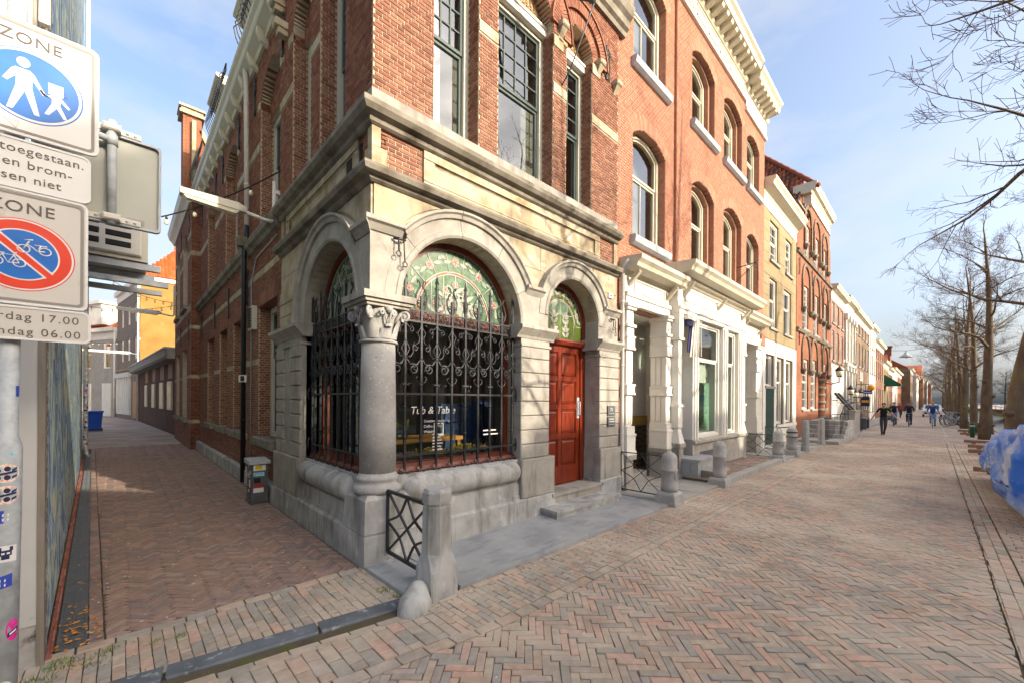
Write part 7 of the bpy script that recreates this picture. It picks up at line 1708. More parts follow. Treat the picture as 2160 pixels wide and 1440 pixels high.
m = MB(bf); m.box(.3, 8.9, .8, .9, 0, 10.8); m.build('inner_rooms', 'dim_wall', YB)
for a, b, c, d in wi: window(bf, YB, a, b, c, d, .06, 'white_paint', None, .09, (c + d) / 2, 1, 1, 1, 1)
m = MB(bf); m.box(.0, 9.1, -.25, .0, 11, 11.4); m.box(0, 9.1, -.05, 0, 10.4, 11); m.build('cornice', 'white_paint', YB)
m = MB(bf); m.box(3.2, 8.6, -.1, 0, .4, 3.6); m.box(3.0, 8.8, -.2, 0, 3.6, 4.0)
for i in range(7): m.box(3.3 + i * .85, 3.4 + i * .85, -.16, -.1, .5, 3.6)
m.build('shopfront', 'plaster_white', YB)
m = MB(bf); m.tube([(.2, -.08, 0), (.2, -.08, 10.8)], .07, 8); m.build('downpipe', 'pipe_white', YB)
m = MB(bf); m.box(.9, 2.2, -.05, 0, .2, 3.2); m.build('door', 'mahogany', YB)
m = MB(bf); m.box(0, 9.1, -.06, 0, 4.2, 4.4); m.build('string_course', 'plaster_tan', YB)
GB = thing('bar_house', 'grey plastered bar with folded black umbrellas and a green oval sign', 'house', (-2.4, 48.3, 0))
gf = Frame((-2.35, 48.3, 0), (-4.6, 10, 0), (1, .4, 0))
wi = [(1.0 + i * 3.3, 2.2 + i * 3.3, 4.6, 7.0) for i in range(3)]
m = MB(gf); m.poly([(0, 0), (11, 0), (11, 8.0), (0, 8.0)], 0, .3, [[(a, c), (b, c), (b, d), (a, d)] for a, b, c, d in wi]); m.build('wall', 'plaster_grey', GB)
m = MB(gf); m.box(.3, 10.9, .8, .9, 0, 7.9); m.build('inner_rooms', 'dim_wall', GB)
for a, b, c, d in wi: window(gf, GB, a, b, c, d, .06, 'white_paint', None, .1, 6.0, 1, 1, 1, 1)
m = MB(gf); m.box(0, 11, -.35, 0, 8.0, 8.35); m.box(0, 11, -.06, 0, 7.3, 8.0); m.build('cornice', 'plaster_white', GB)
m = MB(gf); m.box(4.2, 9.5, -.08, 0, .5, 3.2); m.box(.8, 2.2, -.08, 0, .1, 3.2); m.build('shopfront', 'plaster_white', GB)
m = MB(gf); m.add([(0, .3, 8.3), (11, .3, 8.3), (11, 6, 12.5), (0, 6, 12.5)], [(0, 1, 2, 3)]); m.build('roof', 'roof_tile_orange', GB)
m = MB(gf); m.box(4.0, 7.0, .6, 3, 9.0, 11.0); m.box(3.8, 7.2, .4, 3, 11.0, 11.3); m.build('dormer', 'plaster_white', GB)
m = MB(gf); m.tube([(.1, -.1, 0), (.1, -.1, 8)], .08, 8); m.build('downpipe', 'pipe_white', GB)
sg = thing('oval_sign', 'green oval bar sign with a white band and red star', 'sign', tuple(gf((6.9, -.5, 4.3))))
m = MB(gf); m.poly([(6.9 + 1.1 * math.cos(t * PI / 12), 4.3 + .5 * math.sin(t * PI / 12)) for t in range(24)], -.35, -.2); m.build('board', 'sign_green', sg)
m = MB(gf); m.box(6.05, 7.75, -.37, -.35, 4.16, 4.34); m.build('band', 'sign_white', sg); m = MB(gf); m.poly([(6.9 + (.16 if t % 2 == 0 else .07) * math.cos(PI / 2 + t * PI / 5), 4.56 + (.16 if t % 2 == 0 else .07) * math.sin(PI / 2 + t * PI / 5)) for t in range(10)], -.37, -.35); m.build('star', 'sign_red', sg)
for i, u in enumerate((5.4, 7.2)):
    o = thing('folded_parasol', ('folded black parasol hanging at the bar, the right one', 'folded black parasol hanging at the bar, the left one')[i], 'parasol', tuple(gf((u, -.7, 0)))); m = MB(gf); m.lathe([(.08, 1.7), (.34, 1.9), (.40, 3.0), (.25, 3.5), (.1, 3.7)], (u, -.8, 0), 10); m.build('canopy', 'cloth_black', o); m = MB(gf); m.tube([(u, -.8, 0), (u, -.8, 3.8)], .04, 8); m.build('pole', 'iron', o)
EB = thing('end_house', 'pale house with an orange tiled roof and a brown hanging sign closing the alley', 'house', (-7.2, 60, 0))
m = MB(); m.box(-16, -5.5, 61, 70, 0, 8); m.build('wall', 'plaster_tan', EB); m = MB(); m.box(-16, -5.5, 60.8, 61, 3.3, 3.7); m.box(-16, -5.5, 60.7, 61, 7.7, 8.1); m.build('string_course', 'white_paint', EB)
m = MB(); m.add([(-16, 60.8, 8), (-5.5, 60.8, 8), (-5.5, 66, 13), (-16, 66, 13)], [(0, 1, 2, 3)]); m.build('roof', 'roof_tile_orange', EB)
for x in (-8.8, -7.2): m = MB(); m.box(x, x + 1, 60.95, 61.0, .2, 2.9); m.build('window', 'dark_room', EB)
sg = thing('hanging_sign', 'brown hanging pub sign at the far end of the alley', 'sign', (-5.6, 52, 3.3)); m = MB(); m.box(-5.9, -5.2, 51.9, 52.0, 3.3, 4.9); m.build('board', 'sign_brown', sg)
for i in range(4): m = MB(); m.box(-5.7, -5.4, 51.88, 51.9, 3.55 + i * .3, 3.72 + i * .3); m.build('lettering', 'plaster_tan', sg)
m = MB(); m.tube([(-5.5, 51.95, 5.3), (-5.5, 51.95, 4.9)], .02, 5); m.tube([(-4.2, 52, 5.3), (-5.9, 52, 5.3)], .03, 6); m.build('bracket', 'iron', sg)
# left wall of the alley beyond the mural building
m = MB(); m.box(-14, -4.4, 14.5, 27, 0, 9); o = m.build('alley_house', 'plaster_grey', None); tag(o, 'grey plain house behind the mural building on the left of the alley', 'house')

def cable(name, label, a, b, sag, n, bulbs=True, group='festoon lights across the alley'):
    a, b = Vector(a), Vector(b); o = thing(name, label, 'string lights', tuple(a), group); pts = [a.lerp(b, i / n) - Vector((0, 0, sag * 4 * (i / n) * (1 - i / n))) for i in range(n + 1)]
    m = MB(); m.tube(pts, .012, 5); m.build('wire', 'rubber', o)
    if bulbs:
        for p in pts[1:-1]: m = MB(); m.lathe([(.014, -.02), (.02, -.05), (.012, -.07)], p, 6); m.lathe([(.012, -.07), (.034, -.11), (.03, -.15), (.0, -.165)], p, 8, 1); m.build('bulb', ['rubber', 'lamp_glass'], o)
cable('string_lights', 'festoon wire with bulbs fixed to the brick wall beside the cream lamp', (.08, 3.9, 6.0), (-2.5, 6.0, 4.9), .25, 7)
cable('string_lights', 'upper festoon wire crossing in front of the yellow wall', (.0, 20.2, 6.3), (-3.4, 24, 8.6), .5, 12)
cable('string_lights', 'lower festoon wire crossing in front of the yellow wall', (.0, 20.3, 6.25), (-3.9, 21, 5.9), .3, 12)
cable('string_lights', 'far festoon wire near the bar', (-1.2, 40, 6.6), (-5.5, 46, 7.0), .5, 12)

# ------------------------------------------------------------------ bollards and fences on the pavement
def bollard_round(loc, label, h=1.0, r=.15, bands=False, rz=0):
    o = thing('bollard', label, 'bollard', loc, 'stone bollards along the pavement', rz)
    m = MB(); m.add([(-.195, -.195, -.03), (.195, -.195, -.03), (.195, .195, -.03), (-.195, .195, -.03), (-.18, -.18, .15), (.18, -.18, .15), (.18, .18, .15), (-.18, .18, .15), (-.145, -.145, .20), (.145, -.145, .20), (.145, .145, .20), (-.145, .145, .20)], [(0, 1, 5, 4), (1, 2, 6, 5), (2, 3, 7, 6), (3, 0, 4, 7), (4, 5, 9, 8), (5, 6, 10, 9), (6, 7, 11, 10), (7, 4, 8, 11), (8, 9, 10, 11)]); m.v = [(p[0] + loc[0], p[1] + loc[1], p[2] + loc[2]) for p in m.v]; m.build('base', 'column_stone', o)
    t = h - r; pr = [(r * 1.03, .20), (r, .26), (r * 1.05, .29), (r * .97, .33), (r * .96, t * .72), (r * 1.03, t * .735), (r * 1.03, t * .76), (r * .95, t * .775), (r * .95, t)] + [(r * .95 * math.cos(i * PI / 12), t + r * .95 * math.sin(i * PI / 12)) for i in range(1, 6)] + [(.01, h - .003)]
    m = MB(); m.lathe(pr, loc, 24); m.build('shaft', 'column_stone', o)
    m = MB(); m.tube([(loc[0] + .06 * math.cos(q * .63), loc[1] - r * .965, loc[2] + t * .6 + .06 * math.sin(q * .63)) for q in range(10)], .011, 5, closed=True); m.build('carved_ring', 'column_stone', o)
    if bands:
        for z in (.62, .78): m = MB(); m.lathe([(r * 1.05, z), (r * 1.05, z + .035)], loc, 20); m.tube([(loc[0] - r - .08, loc[1], loc[2] + z + .018), (loc[0] + r + .08, loc[1], loc[2] + z + .018)], .012, 5); m.build('iron_band', 'iron', o)
    return o
o = thing('bollard', 'tall octagonal grey bollard with a chamfered foot at the alley corner', 'bollard', (.28, -1.02, 0), 'stone bollards along the pavement')
m = MB()
def octo(r, z, e=1.0): return [(.28 + r * math.cos(PI / 8 + k * PI / 4) * 1.08, -1.02 + r * math.sin(PI / 8 + k * PI / 4) * 1.08, z) for k in range(8)]
sq = lambda r, z: [(.28 + x * r, -1.02 + y * r, z) for x, y in ((1, .42), (.42, 1), (-.42, 1), (-1, .42), (-1, -.42), (-.42, -1), (.42, -1), (1, -.42))]
sqf = lambda r, z: [(.28 + x * r, -1.02 + y * r, z) for x, y in ((1, .9), (.9, 1), (-.9, 1), (-1, .9), (-1, -.9), (-.9, -1), (.9, -1), (1, -.9))]
rows = [sqf(.155, -.04), sqf(.15, .27), sq(.138, .42), octo(.135, .50), octo(.128, .86), octo(.121, .88), octo(.121, .895)]
p = [q for r in rows for q in r]; m.add(p, [(i * 8 + k, i * 8 + (k + 1) % 8, (i + 1) * 8 + (k + 1) % 8, (i + 1) * 8 + k) for i in range(len(rows) - 1) for k in range(8)] + [tuple(range((len(rows) - 1) * 8, len(rows) * 8))]); m.build('shaft', 'bluestone_base', o)
m = MB(); rows = [octo(.132, .895), octo(.134, 1.0), octo(.118, 1.035)]; p = [q for r in rows for q in r]; m.add(p, [(i * 8 + k, i * 8 + (k + 1) % 8, (i + 1) * 8 + (k + 1) % 8, (i + 1) * 8 + k) for i in range(2) for k in range(8)] + [tuple(range(16, 24)), tuple(range(7, -1, -1))]); m.build('cap', 'column_stone', o)
bollard_round((5.33, -1.02, .04), 'round topped carved bollard joined to the thin iron fence beside the drainpipe', .93, .145)
bollard_round((7.72, -1.07, .0), 'round topped bollard at the near end of the raised kerb by the blue door steps', 1.02, .14)
bollard_round((13.0, -1.0, .02), 'round topped bollard at the far end of the raised kerb', .98, .15)
bollard_round((14.85, -1.0, .04), 'bulky round bollard with two black iron bands', .98, .17, True)
for x, lb in ((16.7, 'slim flat sided bollard just past the iron banded one'), (19.85, 'slim flat sided bollard next to the grey stone steps')):
    o = thing('bollard', lb, 'bollard', (x, -1.05, 0), 'stone bollards along the pavement'); m = MB()
    rr = [(.15, -.02), (.14, .14), (.125, .2), (.115, 1.08), (.10, 1.14), (.05, 1.17)]; m.lathe(rr, (x, -1.05, .04), 8, 0, False, PI / 8); m.build('shaft', 'column_stone', o)
def x_fence(x, y0, y1, z0, z1, label, t=.014):
    o = thing('iron_fence', label, 'fence', (x, (y0 + y1) / 2, 0), 'low iron fences across the pavement'); ym, zm = (y0 + y1) / 2, (z0 + z1) / 2
    m = MB(); 
    for a, b in (((y0, z0), (y1, z0)), ((y0, z1), (y1, z1)), ((y0, z0), (y0, z1)), ((y1, z0), (y1, z1))): m.obox((x, a[0], a[1]), (x, b[0], b[1]), t * 2.2, t * 1.6, 0, (1, 0, 0))
    m.build('frame', 'iron', o); m = MB(); m.obox((x + .004, y0, z0), (x + .004, y1, z1), t * 1.2, t * 1.4, 0, (1, 0, 0)); m.obox((x - .004, y0, z1), (x - .004, y1, z0), t * 1.2, t * 1.4, 0, (1, 0, 0)); m.build('cross_bars', 'iron', o)
    for (ya, za, yb, zb) in ((y0, zm, ym, z1), (ym, z1, y1, zm), (y1, zm, ym, z0), (ym, z0, y0, zm)):
        m = MB(); pts = []
        for i in range(9):
            q = i / 8; yy, zz = ya + (yb - ya) * q, za + (zb - za) * q; k = math.sin(PI * q) * .22; pts.append((x, yy + (ym - yy) * k * 1.2, zz + (zm - zz) * k * 1.2))
        for a, b in zip(pts[:-1], pts[1:]): m.obox(a, b, t * 1.6, t, 0, (1, 0, 0))
        m.build('curved_bar', 'iron', o)
    return o
x_fence(.27, -.90, -.02, .14, .84, 'short iron lattice fence between the corner pedestal and the octagonal bollard', .016)
x_fence(5.36, -.88, .0, .12, .86, 'thin iron lattice fence beside the drainpipe and the white porch', .009)
x_fence(13.05, -.85, -.0, .13, .82, 'thin iron lattice fence at the end of the brick pavement', .009)
x_fence(15.55, -.9, .0, .13, .95, 'thin iron fence in front of the white shopfront', .008)
# steps and railings farther on
stx = thing('stone_steps', 'grey stone stair with four treads up to a front door', 'steps', (24, -.6, 0))
for i in range(4): m = MB(); m.box(22.6 + i * .38, 26.5, -1.5, .1, .14 + i * .2, .2 + i * .2 + .13); m.build('tread', 'bluestone_base', stx)
m = MB(); m.box(20.6, 27.5, -1.55, .1, 0, .15); m.box(26.3, 28.6, -1.5, -1.2, .1, 1.35); m.box(26.2, 28.7, -1.54, -1.16, 1.35, 1.45); m.build('landing', 'slab_light', stx)
def railing(name, label, pts, h, n, loc, m_='iron'):
    o = thing(name, label, 'railing', loc); m = MB(); m.tube([(x, y, z + h) for x, y, z in pts], .022, 6); m.build('handrail', m_, o)
    m = MB()
    for a, b in zip(pts[:-1], pts[1:]):
        for i in range(n): q = i / n; x, y, z = (a[k] + (b[k] - a[k]) * q for k in range(3)); m.tube([(x, y, z), (x, y, z + h)], .011, 4)
    m.build('balusters', m_, o); return o
railing('stair_railing', 'curved black railing beside the gothic brick house', [(20.8, -1.0, .15), (21.6, -1.05, .15), (23.2, -1.1, .15)], 1.0, 6, (21, -1, 0))
railing('stair_railing', 'black railing rising along the stone stair', [(22.6, -1.35, .3), (24.0, -1.35, .9), (25.6, -1.35, .95)], .9, 6, (23, -1.3, 0))
o = railing('iron_railing', 'tall dark railing around the basement steps past the stair', [(28.8, -.2, .05), (28.9, -1.3, .05), (32, -1.3, .05), (32.1, -.2, .05)], 1.1, 9, (30, -1, 0))
for k, x in enumerate((27.0, 28.2)): m = MB(); m.obox((x, -1.3, 1.4), (x + .5, -.5, 2.4), .1, .1); o = m.build('stair_rail', 'iron'); tag(o, ('left sloping dark rail post on top of the stone stair', 'right sloping dark rail post on top of the stone stair')[k], 'railing')
m = MB(); m.box(34.0, 36.2, -1.3, -.7, .7, .8); o = thing('bench', 'dark slatted bench in front of the pink brick house', 'bench', (35, -1, 0)); m.build('seat', 'iron_grey', o)
for x in (34.2, 36.0): m = MB(); m.box(x - .05, x + .05, -1.3, -.7, .045, .7); m.build('leg', 'iron_grey', o)

# ------------------------------------------------------------------ boat under the blue tarpaulin
random.seed(5)
bt = thing('covered_boat', 'small boat on the quay wrapped in a creased blue and white tarpaulin', 'boat', (11, -6.4, 0))
m = MB(); n = 14; sec = []
for i in range(n + 1):
    t = i / n; x = 7.6 + t * 6.0; w = .72 * (1 - .55 * max(0, .25 - t) / .25) * (1 - .2 * t); z0 = .12 + .12 * t
    sec.append([(x, -6.45 + w * y, z0 + z) for y, z in ((1.05, .05), (.8, -.02), (0, -.06), (-.8, -.02), (-1.05, .05))])
p = [q for s in sec for q in s]; m.add(p, [(i * 5 + j, i * 5 + j + 1, (i + 1) * 5 + j + 1, (i + 1) * 5 + j) for i in range(n) for j in range(4)], 0, True); m.build('hull', 'boat_green', bt)
from mathutils import noise as mnoise
m = MB(); NX, NY = 90, 64; pts = []
prof = [(-5.36, .12), (-5.20, .30), (-5.20, .75), (-5.24, 1.2), (-5.38, 1.56), (-5.85, 1.72), (-6.45, 1.85), (-6.9, 1.6), (-7.3, 1.1), (-7.5, .85), (-7.55, .5), (-7.5, .2)]
def pat(s):
    k = s * (len(prof) - 1); i = min(int(k), len(prof) - 2); f = k - i; a, b = prof[i], prof[i + 1]; return a[0] + (b[0] - a[0]) * f, a[1] + (b[1] - a[1]) * f
for i in range(NX + 1):
    t = i / NX; x = 7.4 + t * 6.1
    for j in range(NY + 1):
        y, z = pat(j / NY); endf = max(0, (t - .965) / .035); startf = max(0, (.05 - t) / .05)
        y = -6.45 + (y + 6.45) * (1 - .10 * endf - .3 * startf) * (1 - .06 * abs(math.sin(t * 9)))
        drop = .16 * max(0, t - .55) + .10 * endf
        z = z * (1 - .36 * t ** 1.1) - drop * .3 if z > .5 else z + .10 * math.sin(t * 11) * (1 - z) + .16 * t
        nn = mnoise.noise(Vector((x * 1.7, y * 2.3, z * 2.5))) * .07 + mnoise.noise(Vector((x * 5.2, y * 4.7, z * 6))) * .028
        rn = mnoise.noise(Vector((x * 2.6, y * 1.4, z * 3.1 + 7))); nn += .038 * max(0, 1 - abs(rn) * 5) + .03 * max(0, 1 - abs(mnoise.noise(Vector((x * 5, y * 3.4, z * 5)))) * 6)
        ridge = .045 * abs(math.sin(x * 4.1 + 2.2 * z + math.sin(y * 3))) ** 3
        pts.append((x + (.12 * nn), y + (nn + ridge) * (1 if y > -6.45 else -1), max(.06, z + nn * .8)))
m.add(pts, [(i * (NY + 1) + j, (i + 1) * (NY + 1) + j, (i + 1) * (NY + 1) + j + 1, i * (NY + 1) + j + 1) for i in range(NX) for j in range(NY)], 0, True)
e0 = [NX * (NY + 1) + j for j in range(NY + 1)]; c0 = len(m.v); ring_ = [m.v[q] for q in e0]
for q in range(1, 6): k = 1 - q * .16; m.v.extend([(a[0] + .02 * q + .04 * mnoise.noise(Vector((a[1] * 4, a[2] * 4, q))), -6.45 + (a[1] + 6.45) * k, .12 + (a[2] - .12) * (1 - q * .07)) for a in ring_])
prev = e0
for q in range(5):
    cur = [c0 + q * (NY + 1) + j for j in range(NY + 1)]
    for j in range(NY): m.f.append([prev[j], cur[j], cur[j + 1], prev[j + 1]]); m.m.append(0); m.sm.append(True)
    prev = cur
m.f.append(list(prev)); m.m.append(0); m.sm.append(True); m.build('tarpaulin', 'tarp', bt)
m = MB(); m.add([(13.42, -5.36, .92), (13.5, -5.3, .3), (13.9, -5.5, .26), (13.95, -5.9, .45), (13.55, -5.9, 1.0)], [(0, 1, 2, 3, 4)]); m.build('loose_flap', 'tarp', bt)
m = MB(); m.box(8.6, 12.8, -6.9, -6.0, .0, .12); m.build('cradle', 'timber_brown', bt)
for k, (x, y0, y1) in enumerate(((14.6, -6.6, -5.15), (20.6, -6.9, -5.3), (23.2, -7.0, -5.4), (26.2, -7.0, -5.4), (33.0, -7.0, -5.5), (36.5, -7.0, -5.5))):
    o = thing('parking_beam', ('pale worn end of a timber parking beam beside the blue tarpaulin', 'low timber beam second from the covered boat', 'low timber beam third from the covered boat', 'low timber beam at the foot of the knobbly tree', 'low timber beam by the green post', 'farthest low timber beam by the parked bicycles')[k], 'beam', (x, (y0 + y1) / 2, 0), 'low beams across the parking strip')
    m = MB(); m.obox((x, y0, .12), (x, y1, .12), .16, .12); m.build('beam', 'timber_brown', o); m = MB()
    for y in (y0 + .3, y1 - .3): m.box(x - .06, x + .06, y - .06, y + .06, -.02, .06)
    m.build('foot', 'timber_brown', o)
o = thing('green_post', 'short green post at the edge of the parking strip', 'post', (31.5, -5.9, 0)); m = MB(); m.lathe([(.09, 0), (.09, .75), (.07, .8)], (31.5, -5.9, 0), 10); m.build('shaft', 'awning_green', o); m = MB(); m.lathe([(.1, .6), (.1, .66)], (31.5, -5.9, 0), 10); m.build('band', 'sign_white', o)

# ------------------------------------------------------------------ bare trees
def make_tree(seed, H=10.5, r0=.24, lean=(0, 0), spread=4.2, nl=13, dens=1.0, low=3.6, fork=None):
    """trunk mesh + twig mesh round the origin"""
    R_ = random.Random(seed); tr, cr = MB(), MB()
    def jit(v, s): return v + Vector((R_.gauss(0, s), R_.gauss(0, s), R_.gauss(0, s)))
    tp = []; nseg = 14
    for i in range(nseg + 1):
        t = i / nseg; tp.append(Vector((lean[0] * t * t + .14 * math.sin(t * 5 + seed) * t, lean[1] * t * t + .14 * math.cos(t * 4 + seed) * t, H * t)))
    tp[0].z = -.05
    rad = [r0 * (1.25 if i == 0 else 1.0) * (1 - .86 * (i / nseg) ** 1.1) * (1 + R_.uniform(-.09, .12)) for i in range(nseg + 1)]
    tr.tube(tp, rad, 10)
    for i in range(6):                                 # burrs and old pruning knobs
        t = R_.uniform(.08, .45); p = tp[int(t * nseg)]; a = R_.uniform(0, 6.28); rr = r0 * R_.uniform(.35, .6); q = p + Vector((math.cos(a), math.sin(a), 0)) * rad[int(t * nseg)] * .8
        tr.lathe([(.01, -rr), (rr * .8, -rr * .5), (rr, 0), (rr * .7, rr * .6), (.01, rr * .9)], q, 7)
    def branch(p, d, L_, r, lvl):
        n = 7 if lvl == 0 else (5 if lvl == 1 else 3); pts = [p.copy()]; d = d.normalized(); st = L_ / n
        for i in range(n):
            d = d + Vector((R_.gauss(0, .13), R_.gauss(0, .13), R_.gauss(0, .12)))
            if lvl == 0: d.z += (-.10 if i < 4 else .05)
            elif lvl >= 1: d.z += .06
            d.normalize(); pts.append(pts[-1] + d * st)
        rs = [max(.0035, r * (1 - .82 * i / n)) for i in range(n + 1)]
        (tr if r > .028 else cr).tube(pts, rs, 6 if r > .05 else (4 if r > .012 else 3), caps=False)
        if lvl >= 3: return
        k = {0: 9, 1: 6, 2: 4}[lvl]; k = max(2, int(k * dens))
        for j in range(k):
            t = R_.uniform(.22, .98) if lvl == 0 else R_.uniform(.15, 1.0); ii = min(n - 1, int(t * n)); q = pts[ii].lerp(pts[ii + 1], t * n - ii); dd = (pts[ii + 1] - pts[ii]).normalized()
            side = dd.cross(Vector((R_.gauss(0, 1), R_.gauss(0, 1), R_.gauss(0, 1)))).normalized(); nd = dd * R_.uniform(.5, 1.0) + side * R_.uniform(.5, 1.0)
            LL_ = L_ * R_.uniform(.22, .45) * (1.15 - .5 * t); branch(q, nd, max(.25, LL_), max(.004, rs[ii] * R_.uniform(.35, .55)), lvl + 1)
        if lvl < 2: branch(pts[-1], (pts[-1] - pts[-2]), L_ * .28, rs[-1], lvl + 1)
    for i in range(nl):
        t = (low + (H * .93 - low) * (i + R_.random() * .6) / nl) / H; ii = min(nseg - 1, int(t * nseg)); p = tp[ii].lerp(tp[ii + 1], t * nseg - ii); a = i * 2.4 + R_.uniform(-.5, .5)
        up = .45 + .9 * t; L_ = spread * (1.08 - .62 * t) * R_.uniform(.75, 1.15)
        branch(p, Vector((math.cos(a), math.sin(a), up)), L_, max(.03, rad[ii] * R_.uniform(.35, .5)), 0)
    branch(tp[-1], Vector((0, 0, 1)), 1.2, rad[-1], 1)
    if fork:
        for a, z, L_, r in fork: p = tp[int(z / H * nseg)]; branch(p, Vector((math.cos(a), math.sin(a), .9)), L_, r, 0)
    return tr, cr
def place_tree(name, label, parts, loc, rz=0, s=1, group='bare trees along the canal', cat='tree'):
    o = thing(name, label, cat, loc, group, rz); o.scale = (s, s, s)
    for nm, me in parts: c = bpy.data.objects.new(nm, me); COL.objects.link(c); c.parent = o
    return o
def tree_mesh(*a, **k):
    tr, cr = make_tree(*a, **k); t = tr.build('trunk', 'bark'); c = cr.build('crown', 'twig'); r = [('trunk', t.data), ('crown', c.data)]
    bpy.data.objects.remove(t); bpy.data.objects.remove(c); return r
V = [tree_mesh(3, 11.5, .21, (.2, .2), 4.8, 12, .85, 4.0), tree_mesh(8, 10.5, .25, (-.3, .1), 4.4, 12, 1.0, 4.2), tree_mesh(15, 10, .18, (.2, -.3), 4.0, 13, .95, 3.4), tree_mesh(22, 11, .21, (.0, .2), 4.6, 12, 1.0, 3.8, fork=((-1.0, 3.6, 4.0, .12), (2.4, 3.4, 3.2, .09))), tree_mesh(31, 11, .24, (3.0, -2.8), 4.2, 11, .8, 4.0, fork=((-.8, 3.3, 3.5, .12),))]
lb = ['tree just outside the view whose branches reach in at the top right corner', 'mossy trunked tree rising behind the blue tarpaulin, nearest of the row', 'knobbly reddish trunked tree standing left of the mossy one', 'slim reddish tree just left of the knobbly tree', 'dark twin stemmed tree by the parked bicycles', 'fifth tree of the canal row, beyond the twin stemmed one', 'sixth tree of the canal row', 'seventh tree of the canal row', 'eighth tree of the canal row near the white car', 'ninth tree of the canal row', 'tenth tree of the canal row', 'eleventh tree of the canal row', 'farthest tree of the canal row', 'tree right of the view throwing its shadow on the sandstone']
ps = [(9.6, -6.9, 0, .0, 1.05), (18.0, -6.15, 4, 0, 1.0), (30.2, -6.3, 1, .4, 1.0), (34.6, -6.1, 2, 2.0, 1.0), (42.5, -6.0, 0, 3.0, .95), (50, -6.0, 3, .6, .9), (58, -6, 1, 4.0, .92), (66.5, -6, 2, 1.1, 1.0), (76, -6, 0, 5.1, .9), (87, -6, 3, 2.2, .9), (99, -6, 1, 3.3, .9), (113, -6, 2, .2, .95), (130, -6, 0, 4.4, .9), (5.4, -6.9, 2, 2.6, 1.0)]
for (x, y, v, rz, s), l in zip(ps, lb): place_tree('bare_tree', l, V[v], (x, y, 0), rz, s)
tw = thing('bare_tree', 'second thin stem leaning beside the dark twin stemmed tree', 'tree', (43.3, -6.1, 0), 'bare trees along the canal', 1.0); tw.scale = (.8, .8, .95)
for nm, me in V[2]: c = bpy.data.objects.new(nm, me); COL.objects.link(c); c.parent = tw
k = 0
for x in (34, 43, 52, 61, 70, 80, 90, 101, 113, 126, 140, 156):
    k += 1; place_tree('bare_tree', ('first', 'second', 'third', 'fourth', 'fifth', 'sixth', 'seventh', 'eighth', 'ninth', 'tenth', 'eleventh', 'twelfth')[k - 1] + ' tree counted from the right on the opposite quay', V[k % 3 + 1], (x, -16.9, 0), k * 1.3, .88, 'bare trees on the opposite quay')

# ------------------------------------------------------------------ people
def skin_mesh(name, J, E_, mats, pick, root=0, sub=2):
    me = bpy.data.meshes.new(name); me.from_pydata([j[:3] for j in J], E_, []); o = bpy.data.objects.new(name, me); COL.objects.link(o)
    o.modifiers.new('skin', 'SKIN'); sv = me.skin_vertices[0].data
    for i, j in enumerate(J): sv[i].radius = (j[3], j[4] if len(j) > 4 else j[3]); sv[i].use_root = (i == root)
    s = o.modifiers.new('sub', 'SUBSURF'); s.levels = sub; s.render_levels = sub
    bpy.context.view_layer.update(); dg = bpy.context.evaluated_depsgraph_get(); r = bpy.data.meshes.new_from_object(o.evaluated_get(dg)); bpy.data.objects.remove(o)
    r.name = name; r.materials.clear()
    for q in mats: r.materials.append(MATS[q])
    for pl in r.polygons: pl.material_index = pick(pl.center); pl.use_smooth = True
    ob = bpy.data.objects.new(name, r); COL.objects.link(ob); return ob
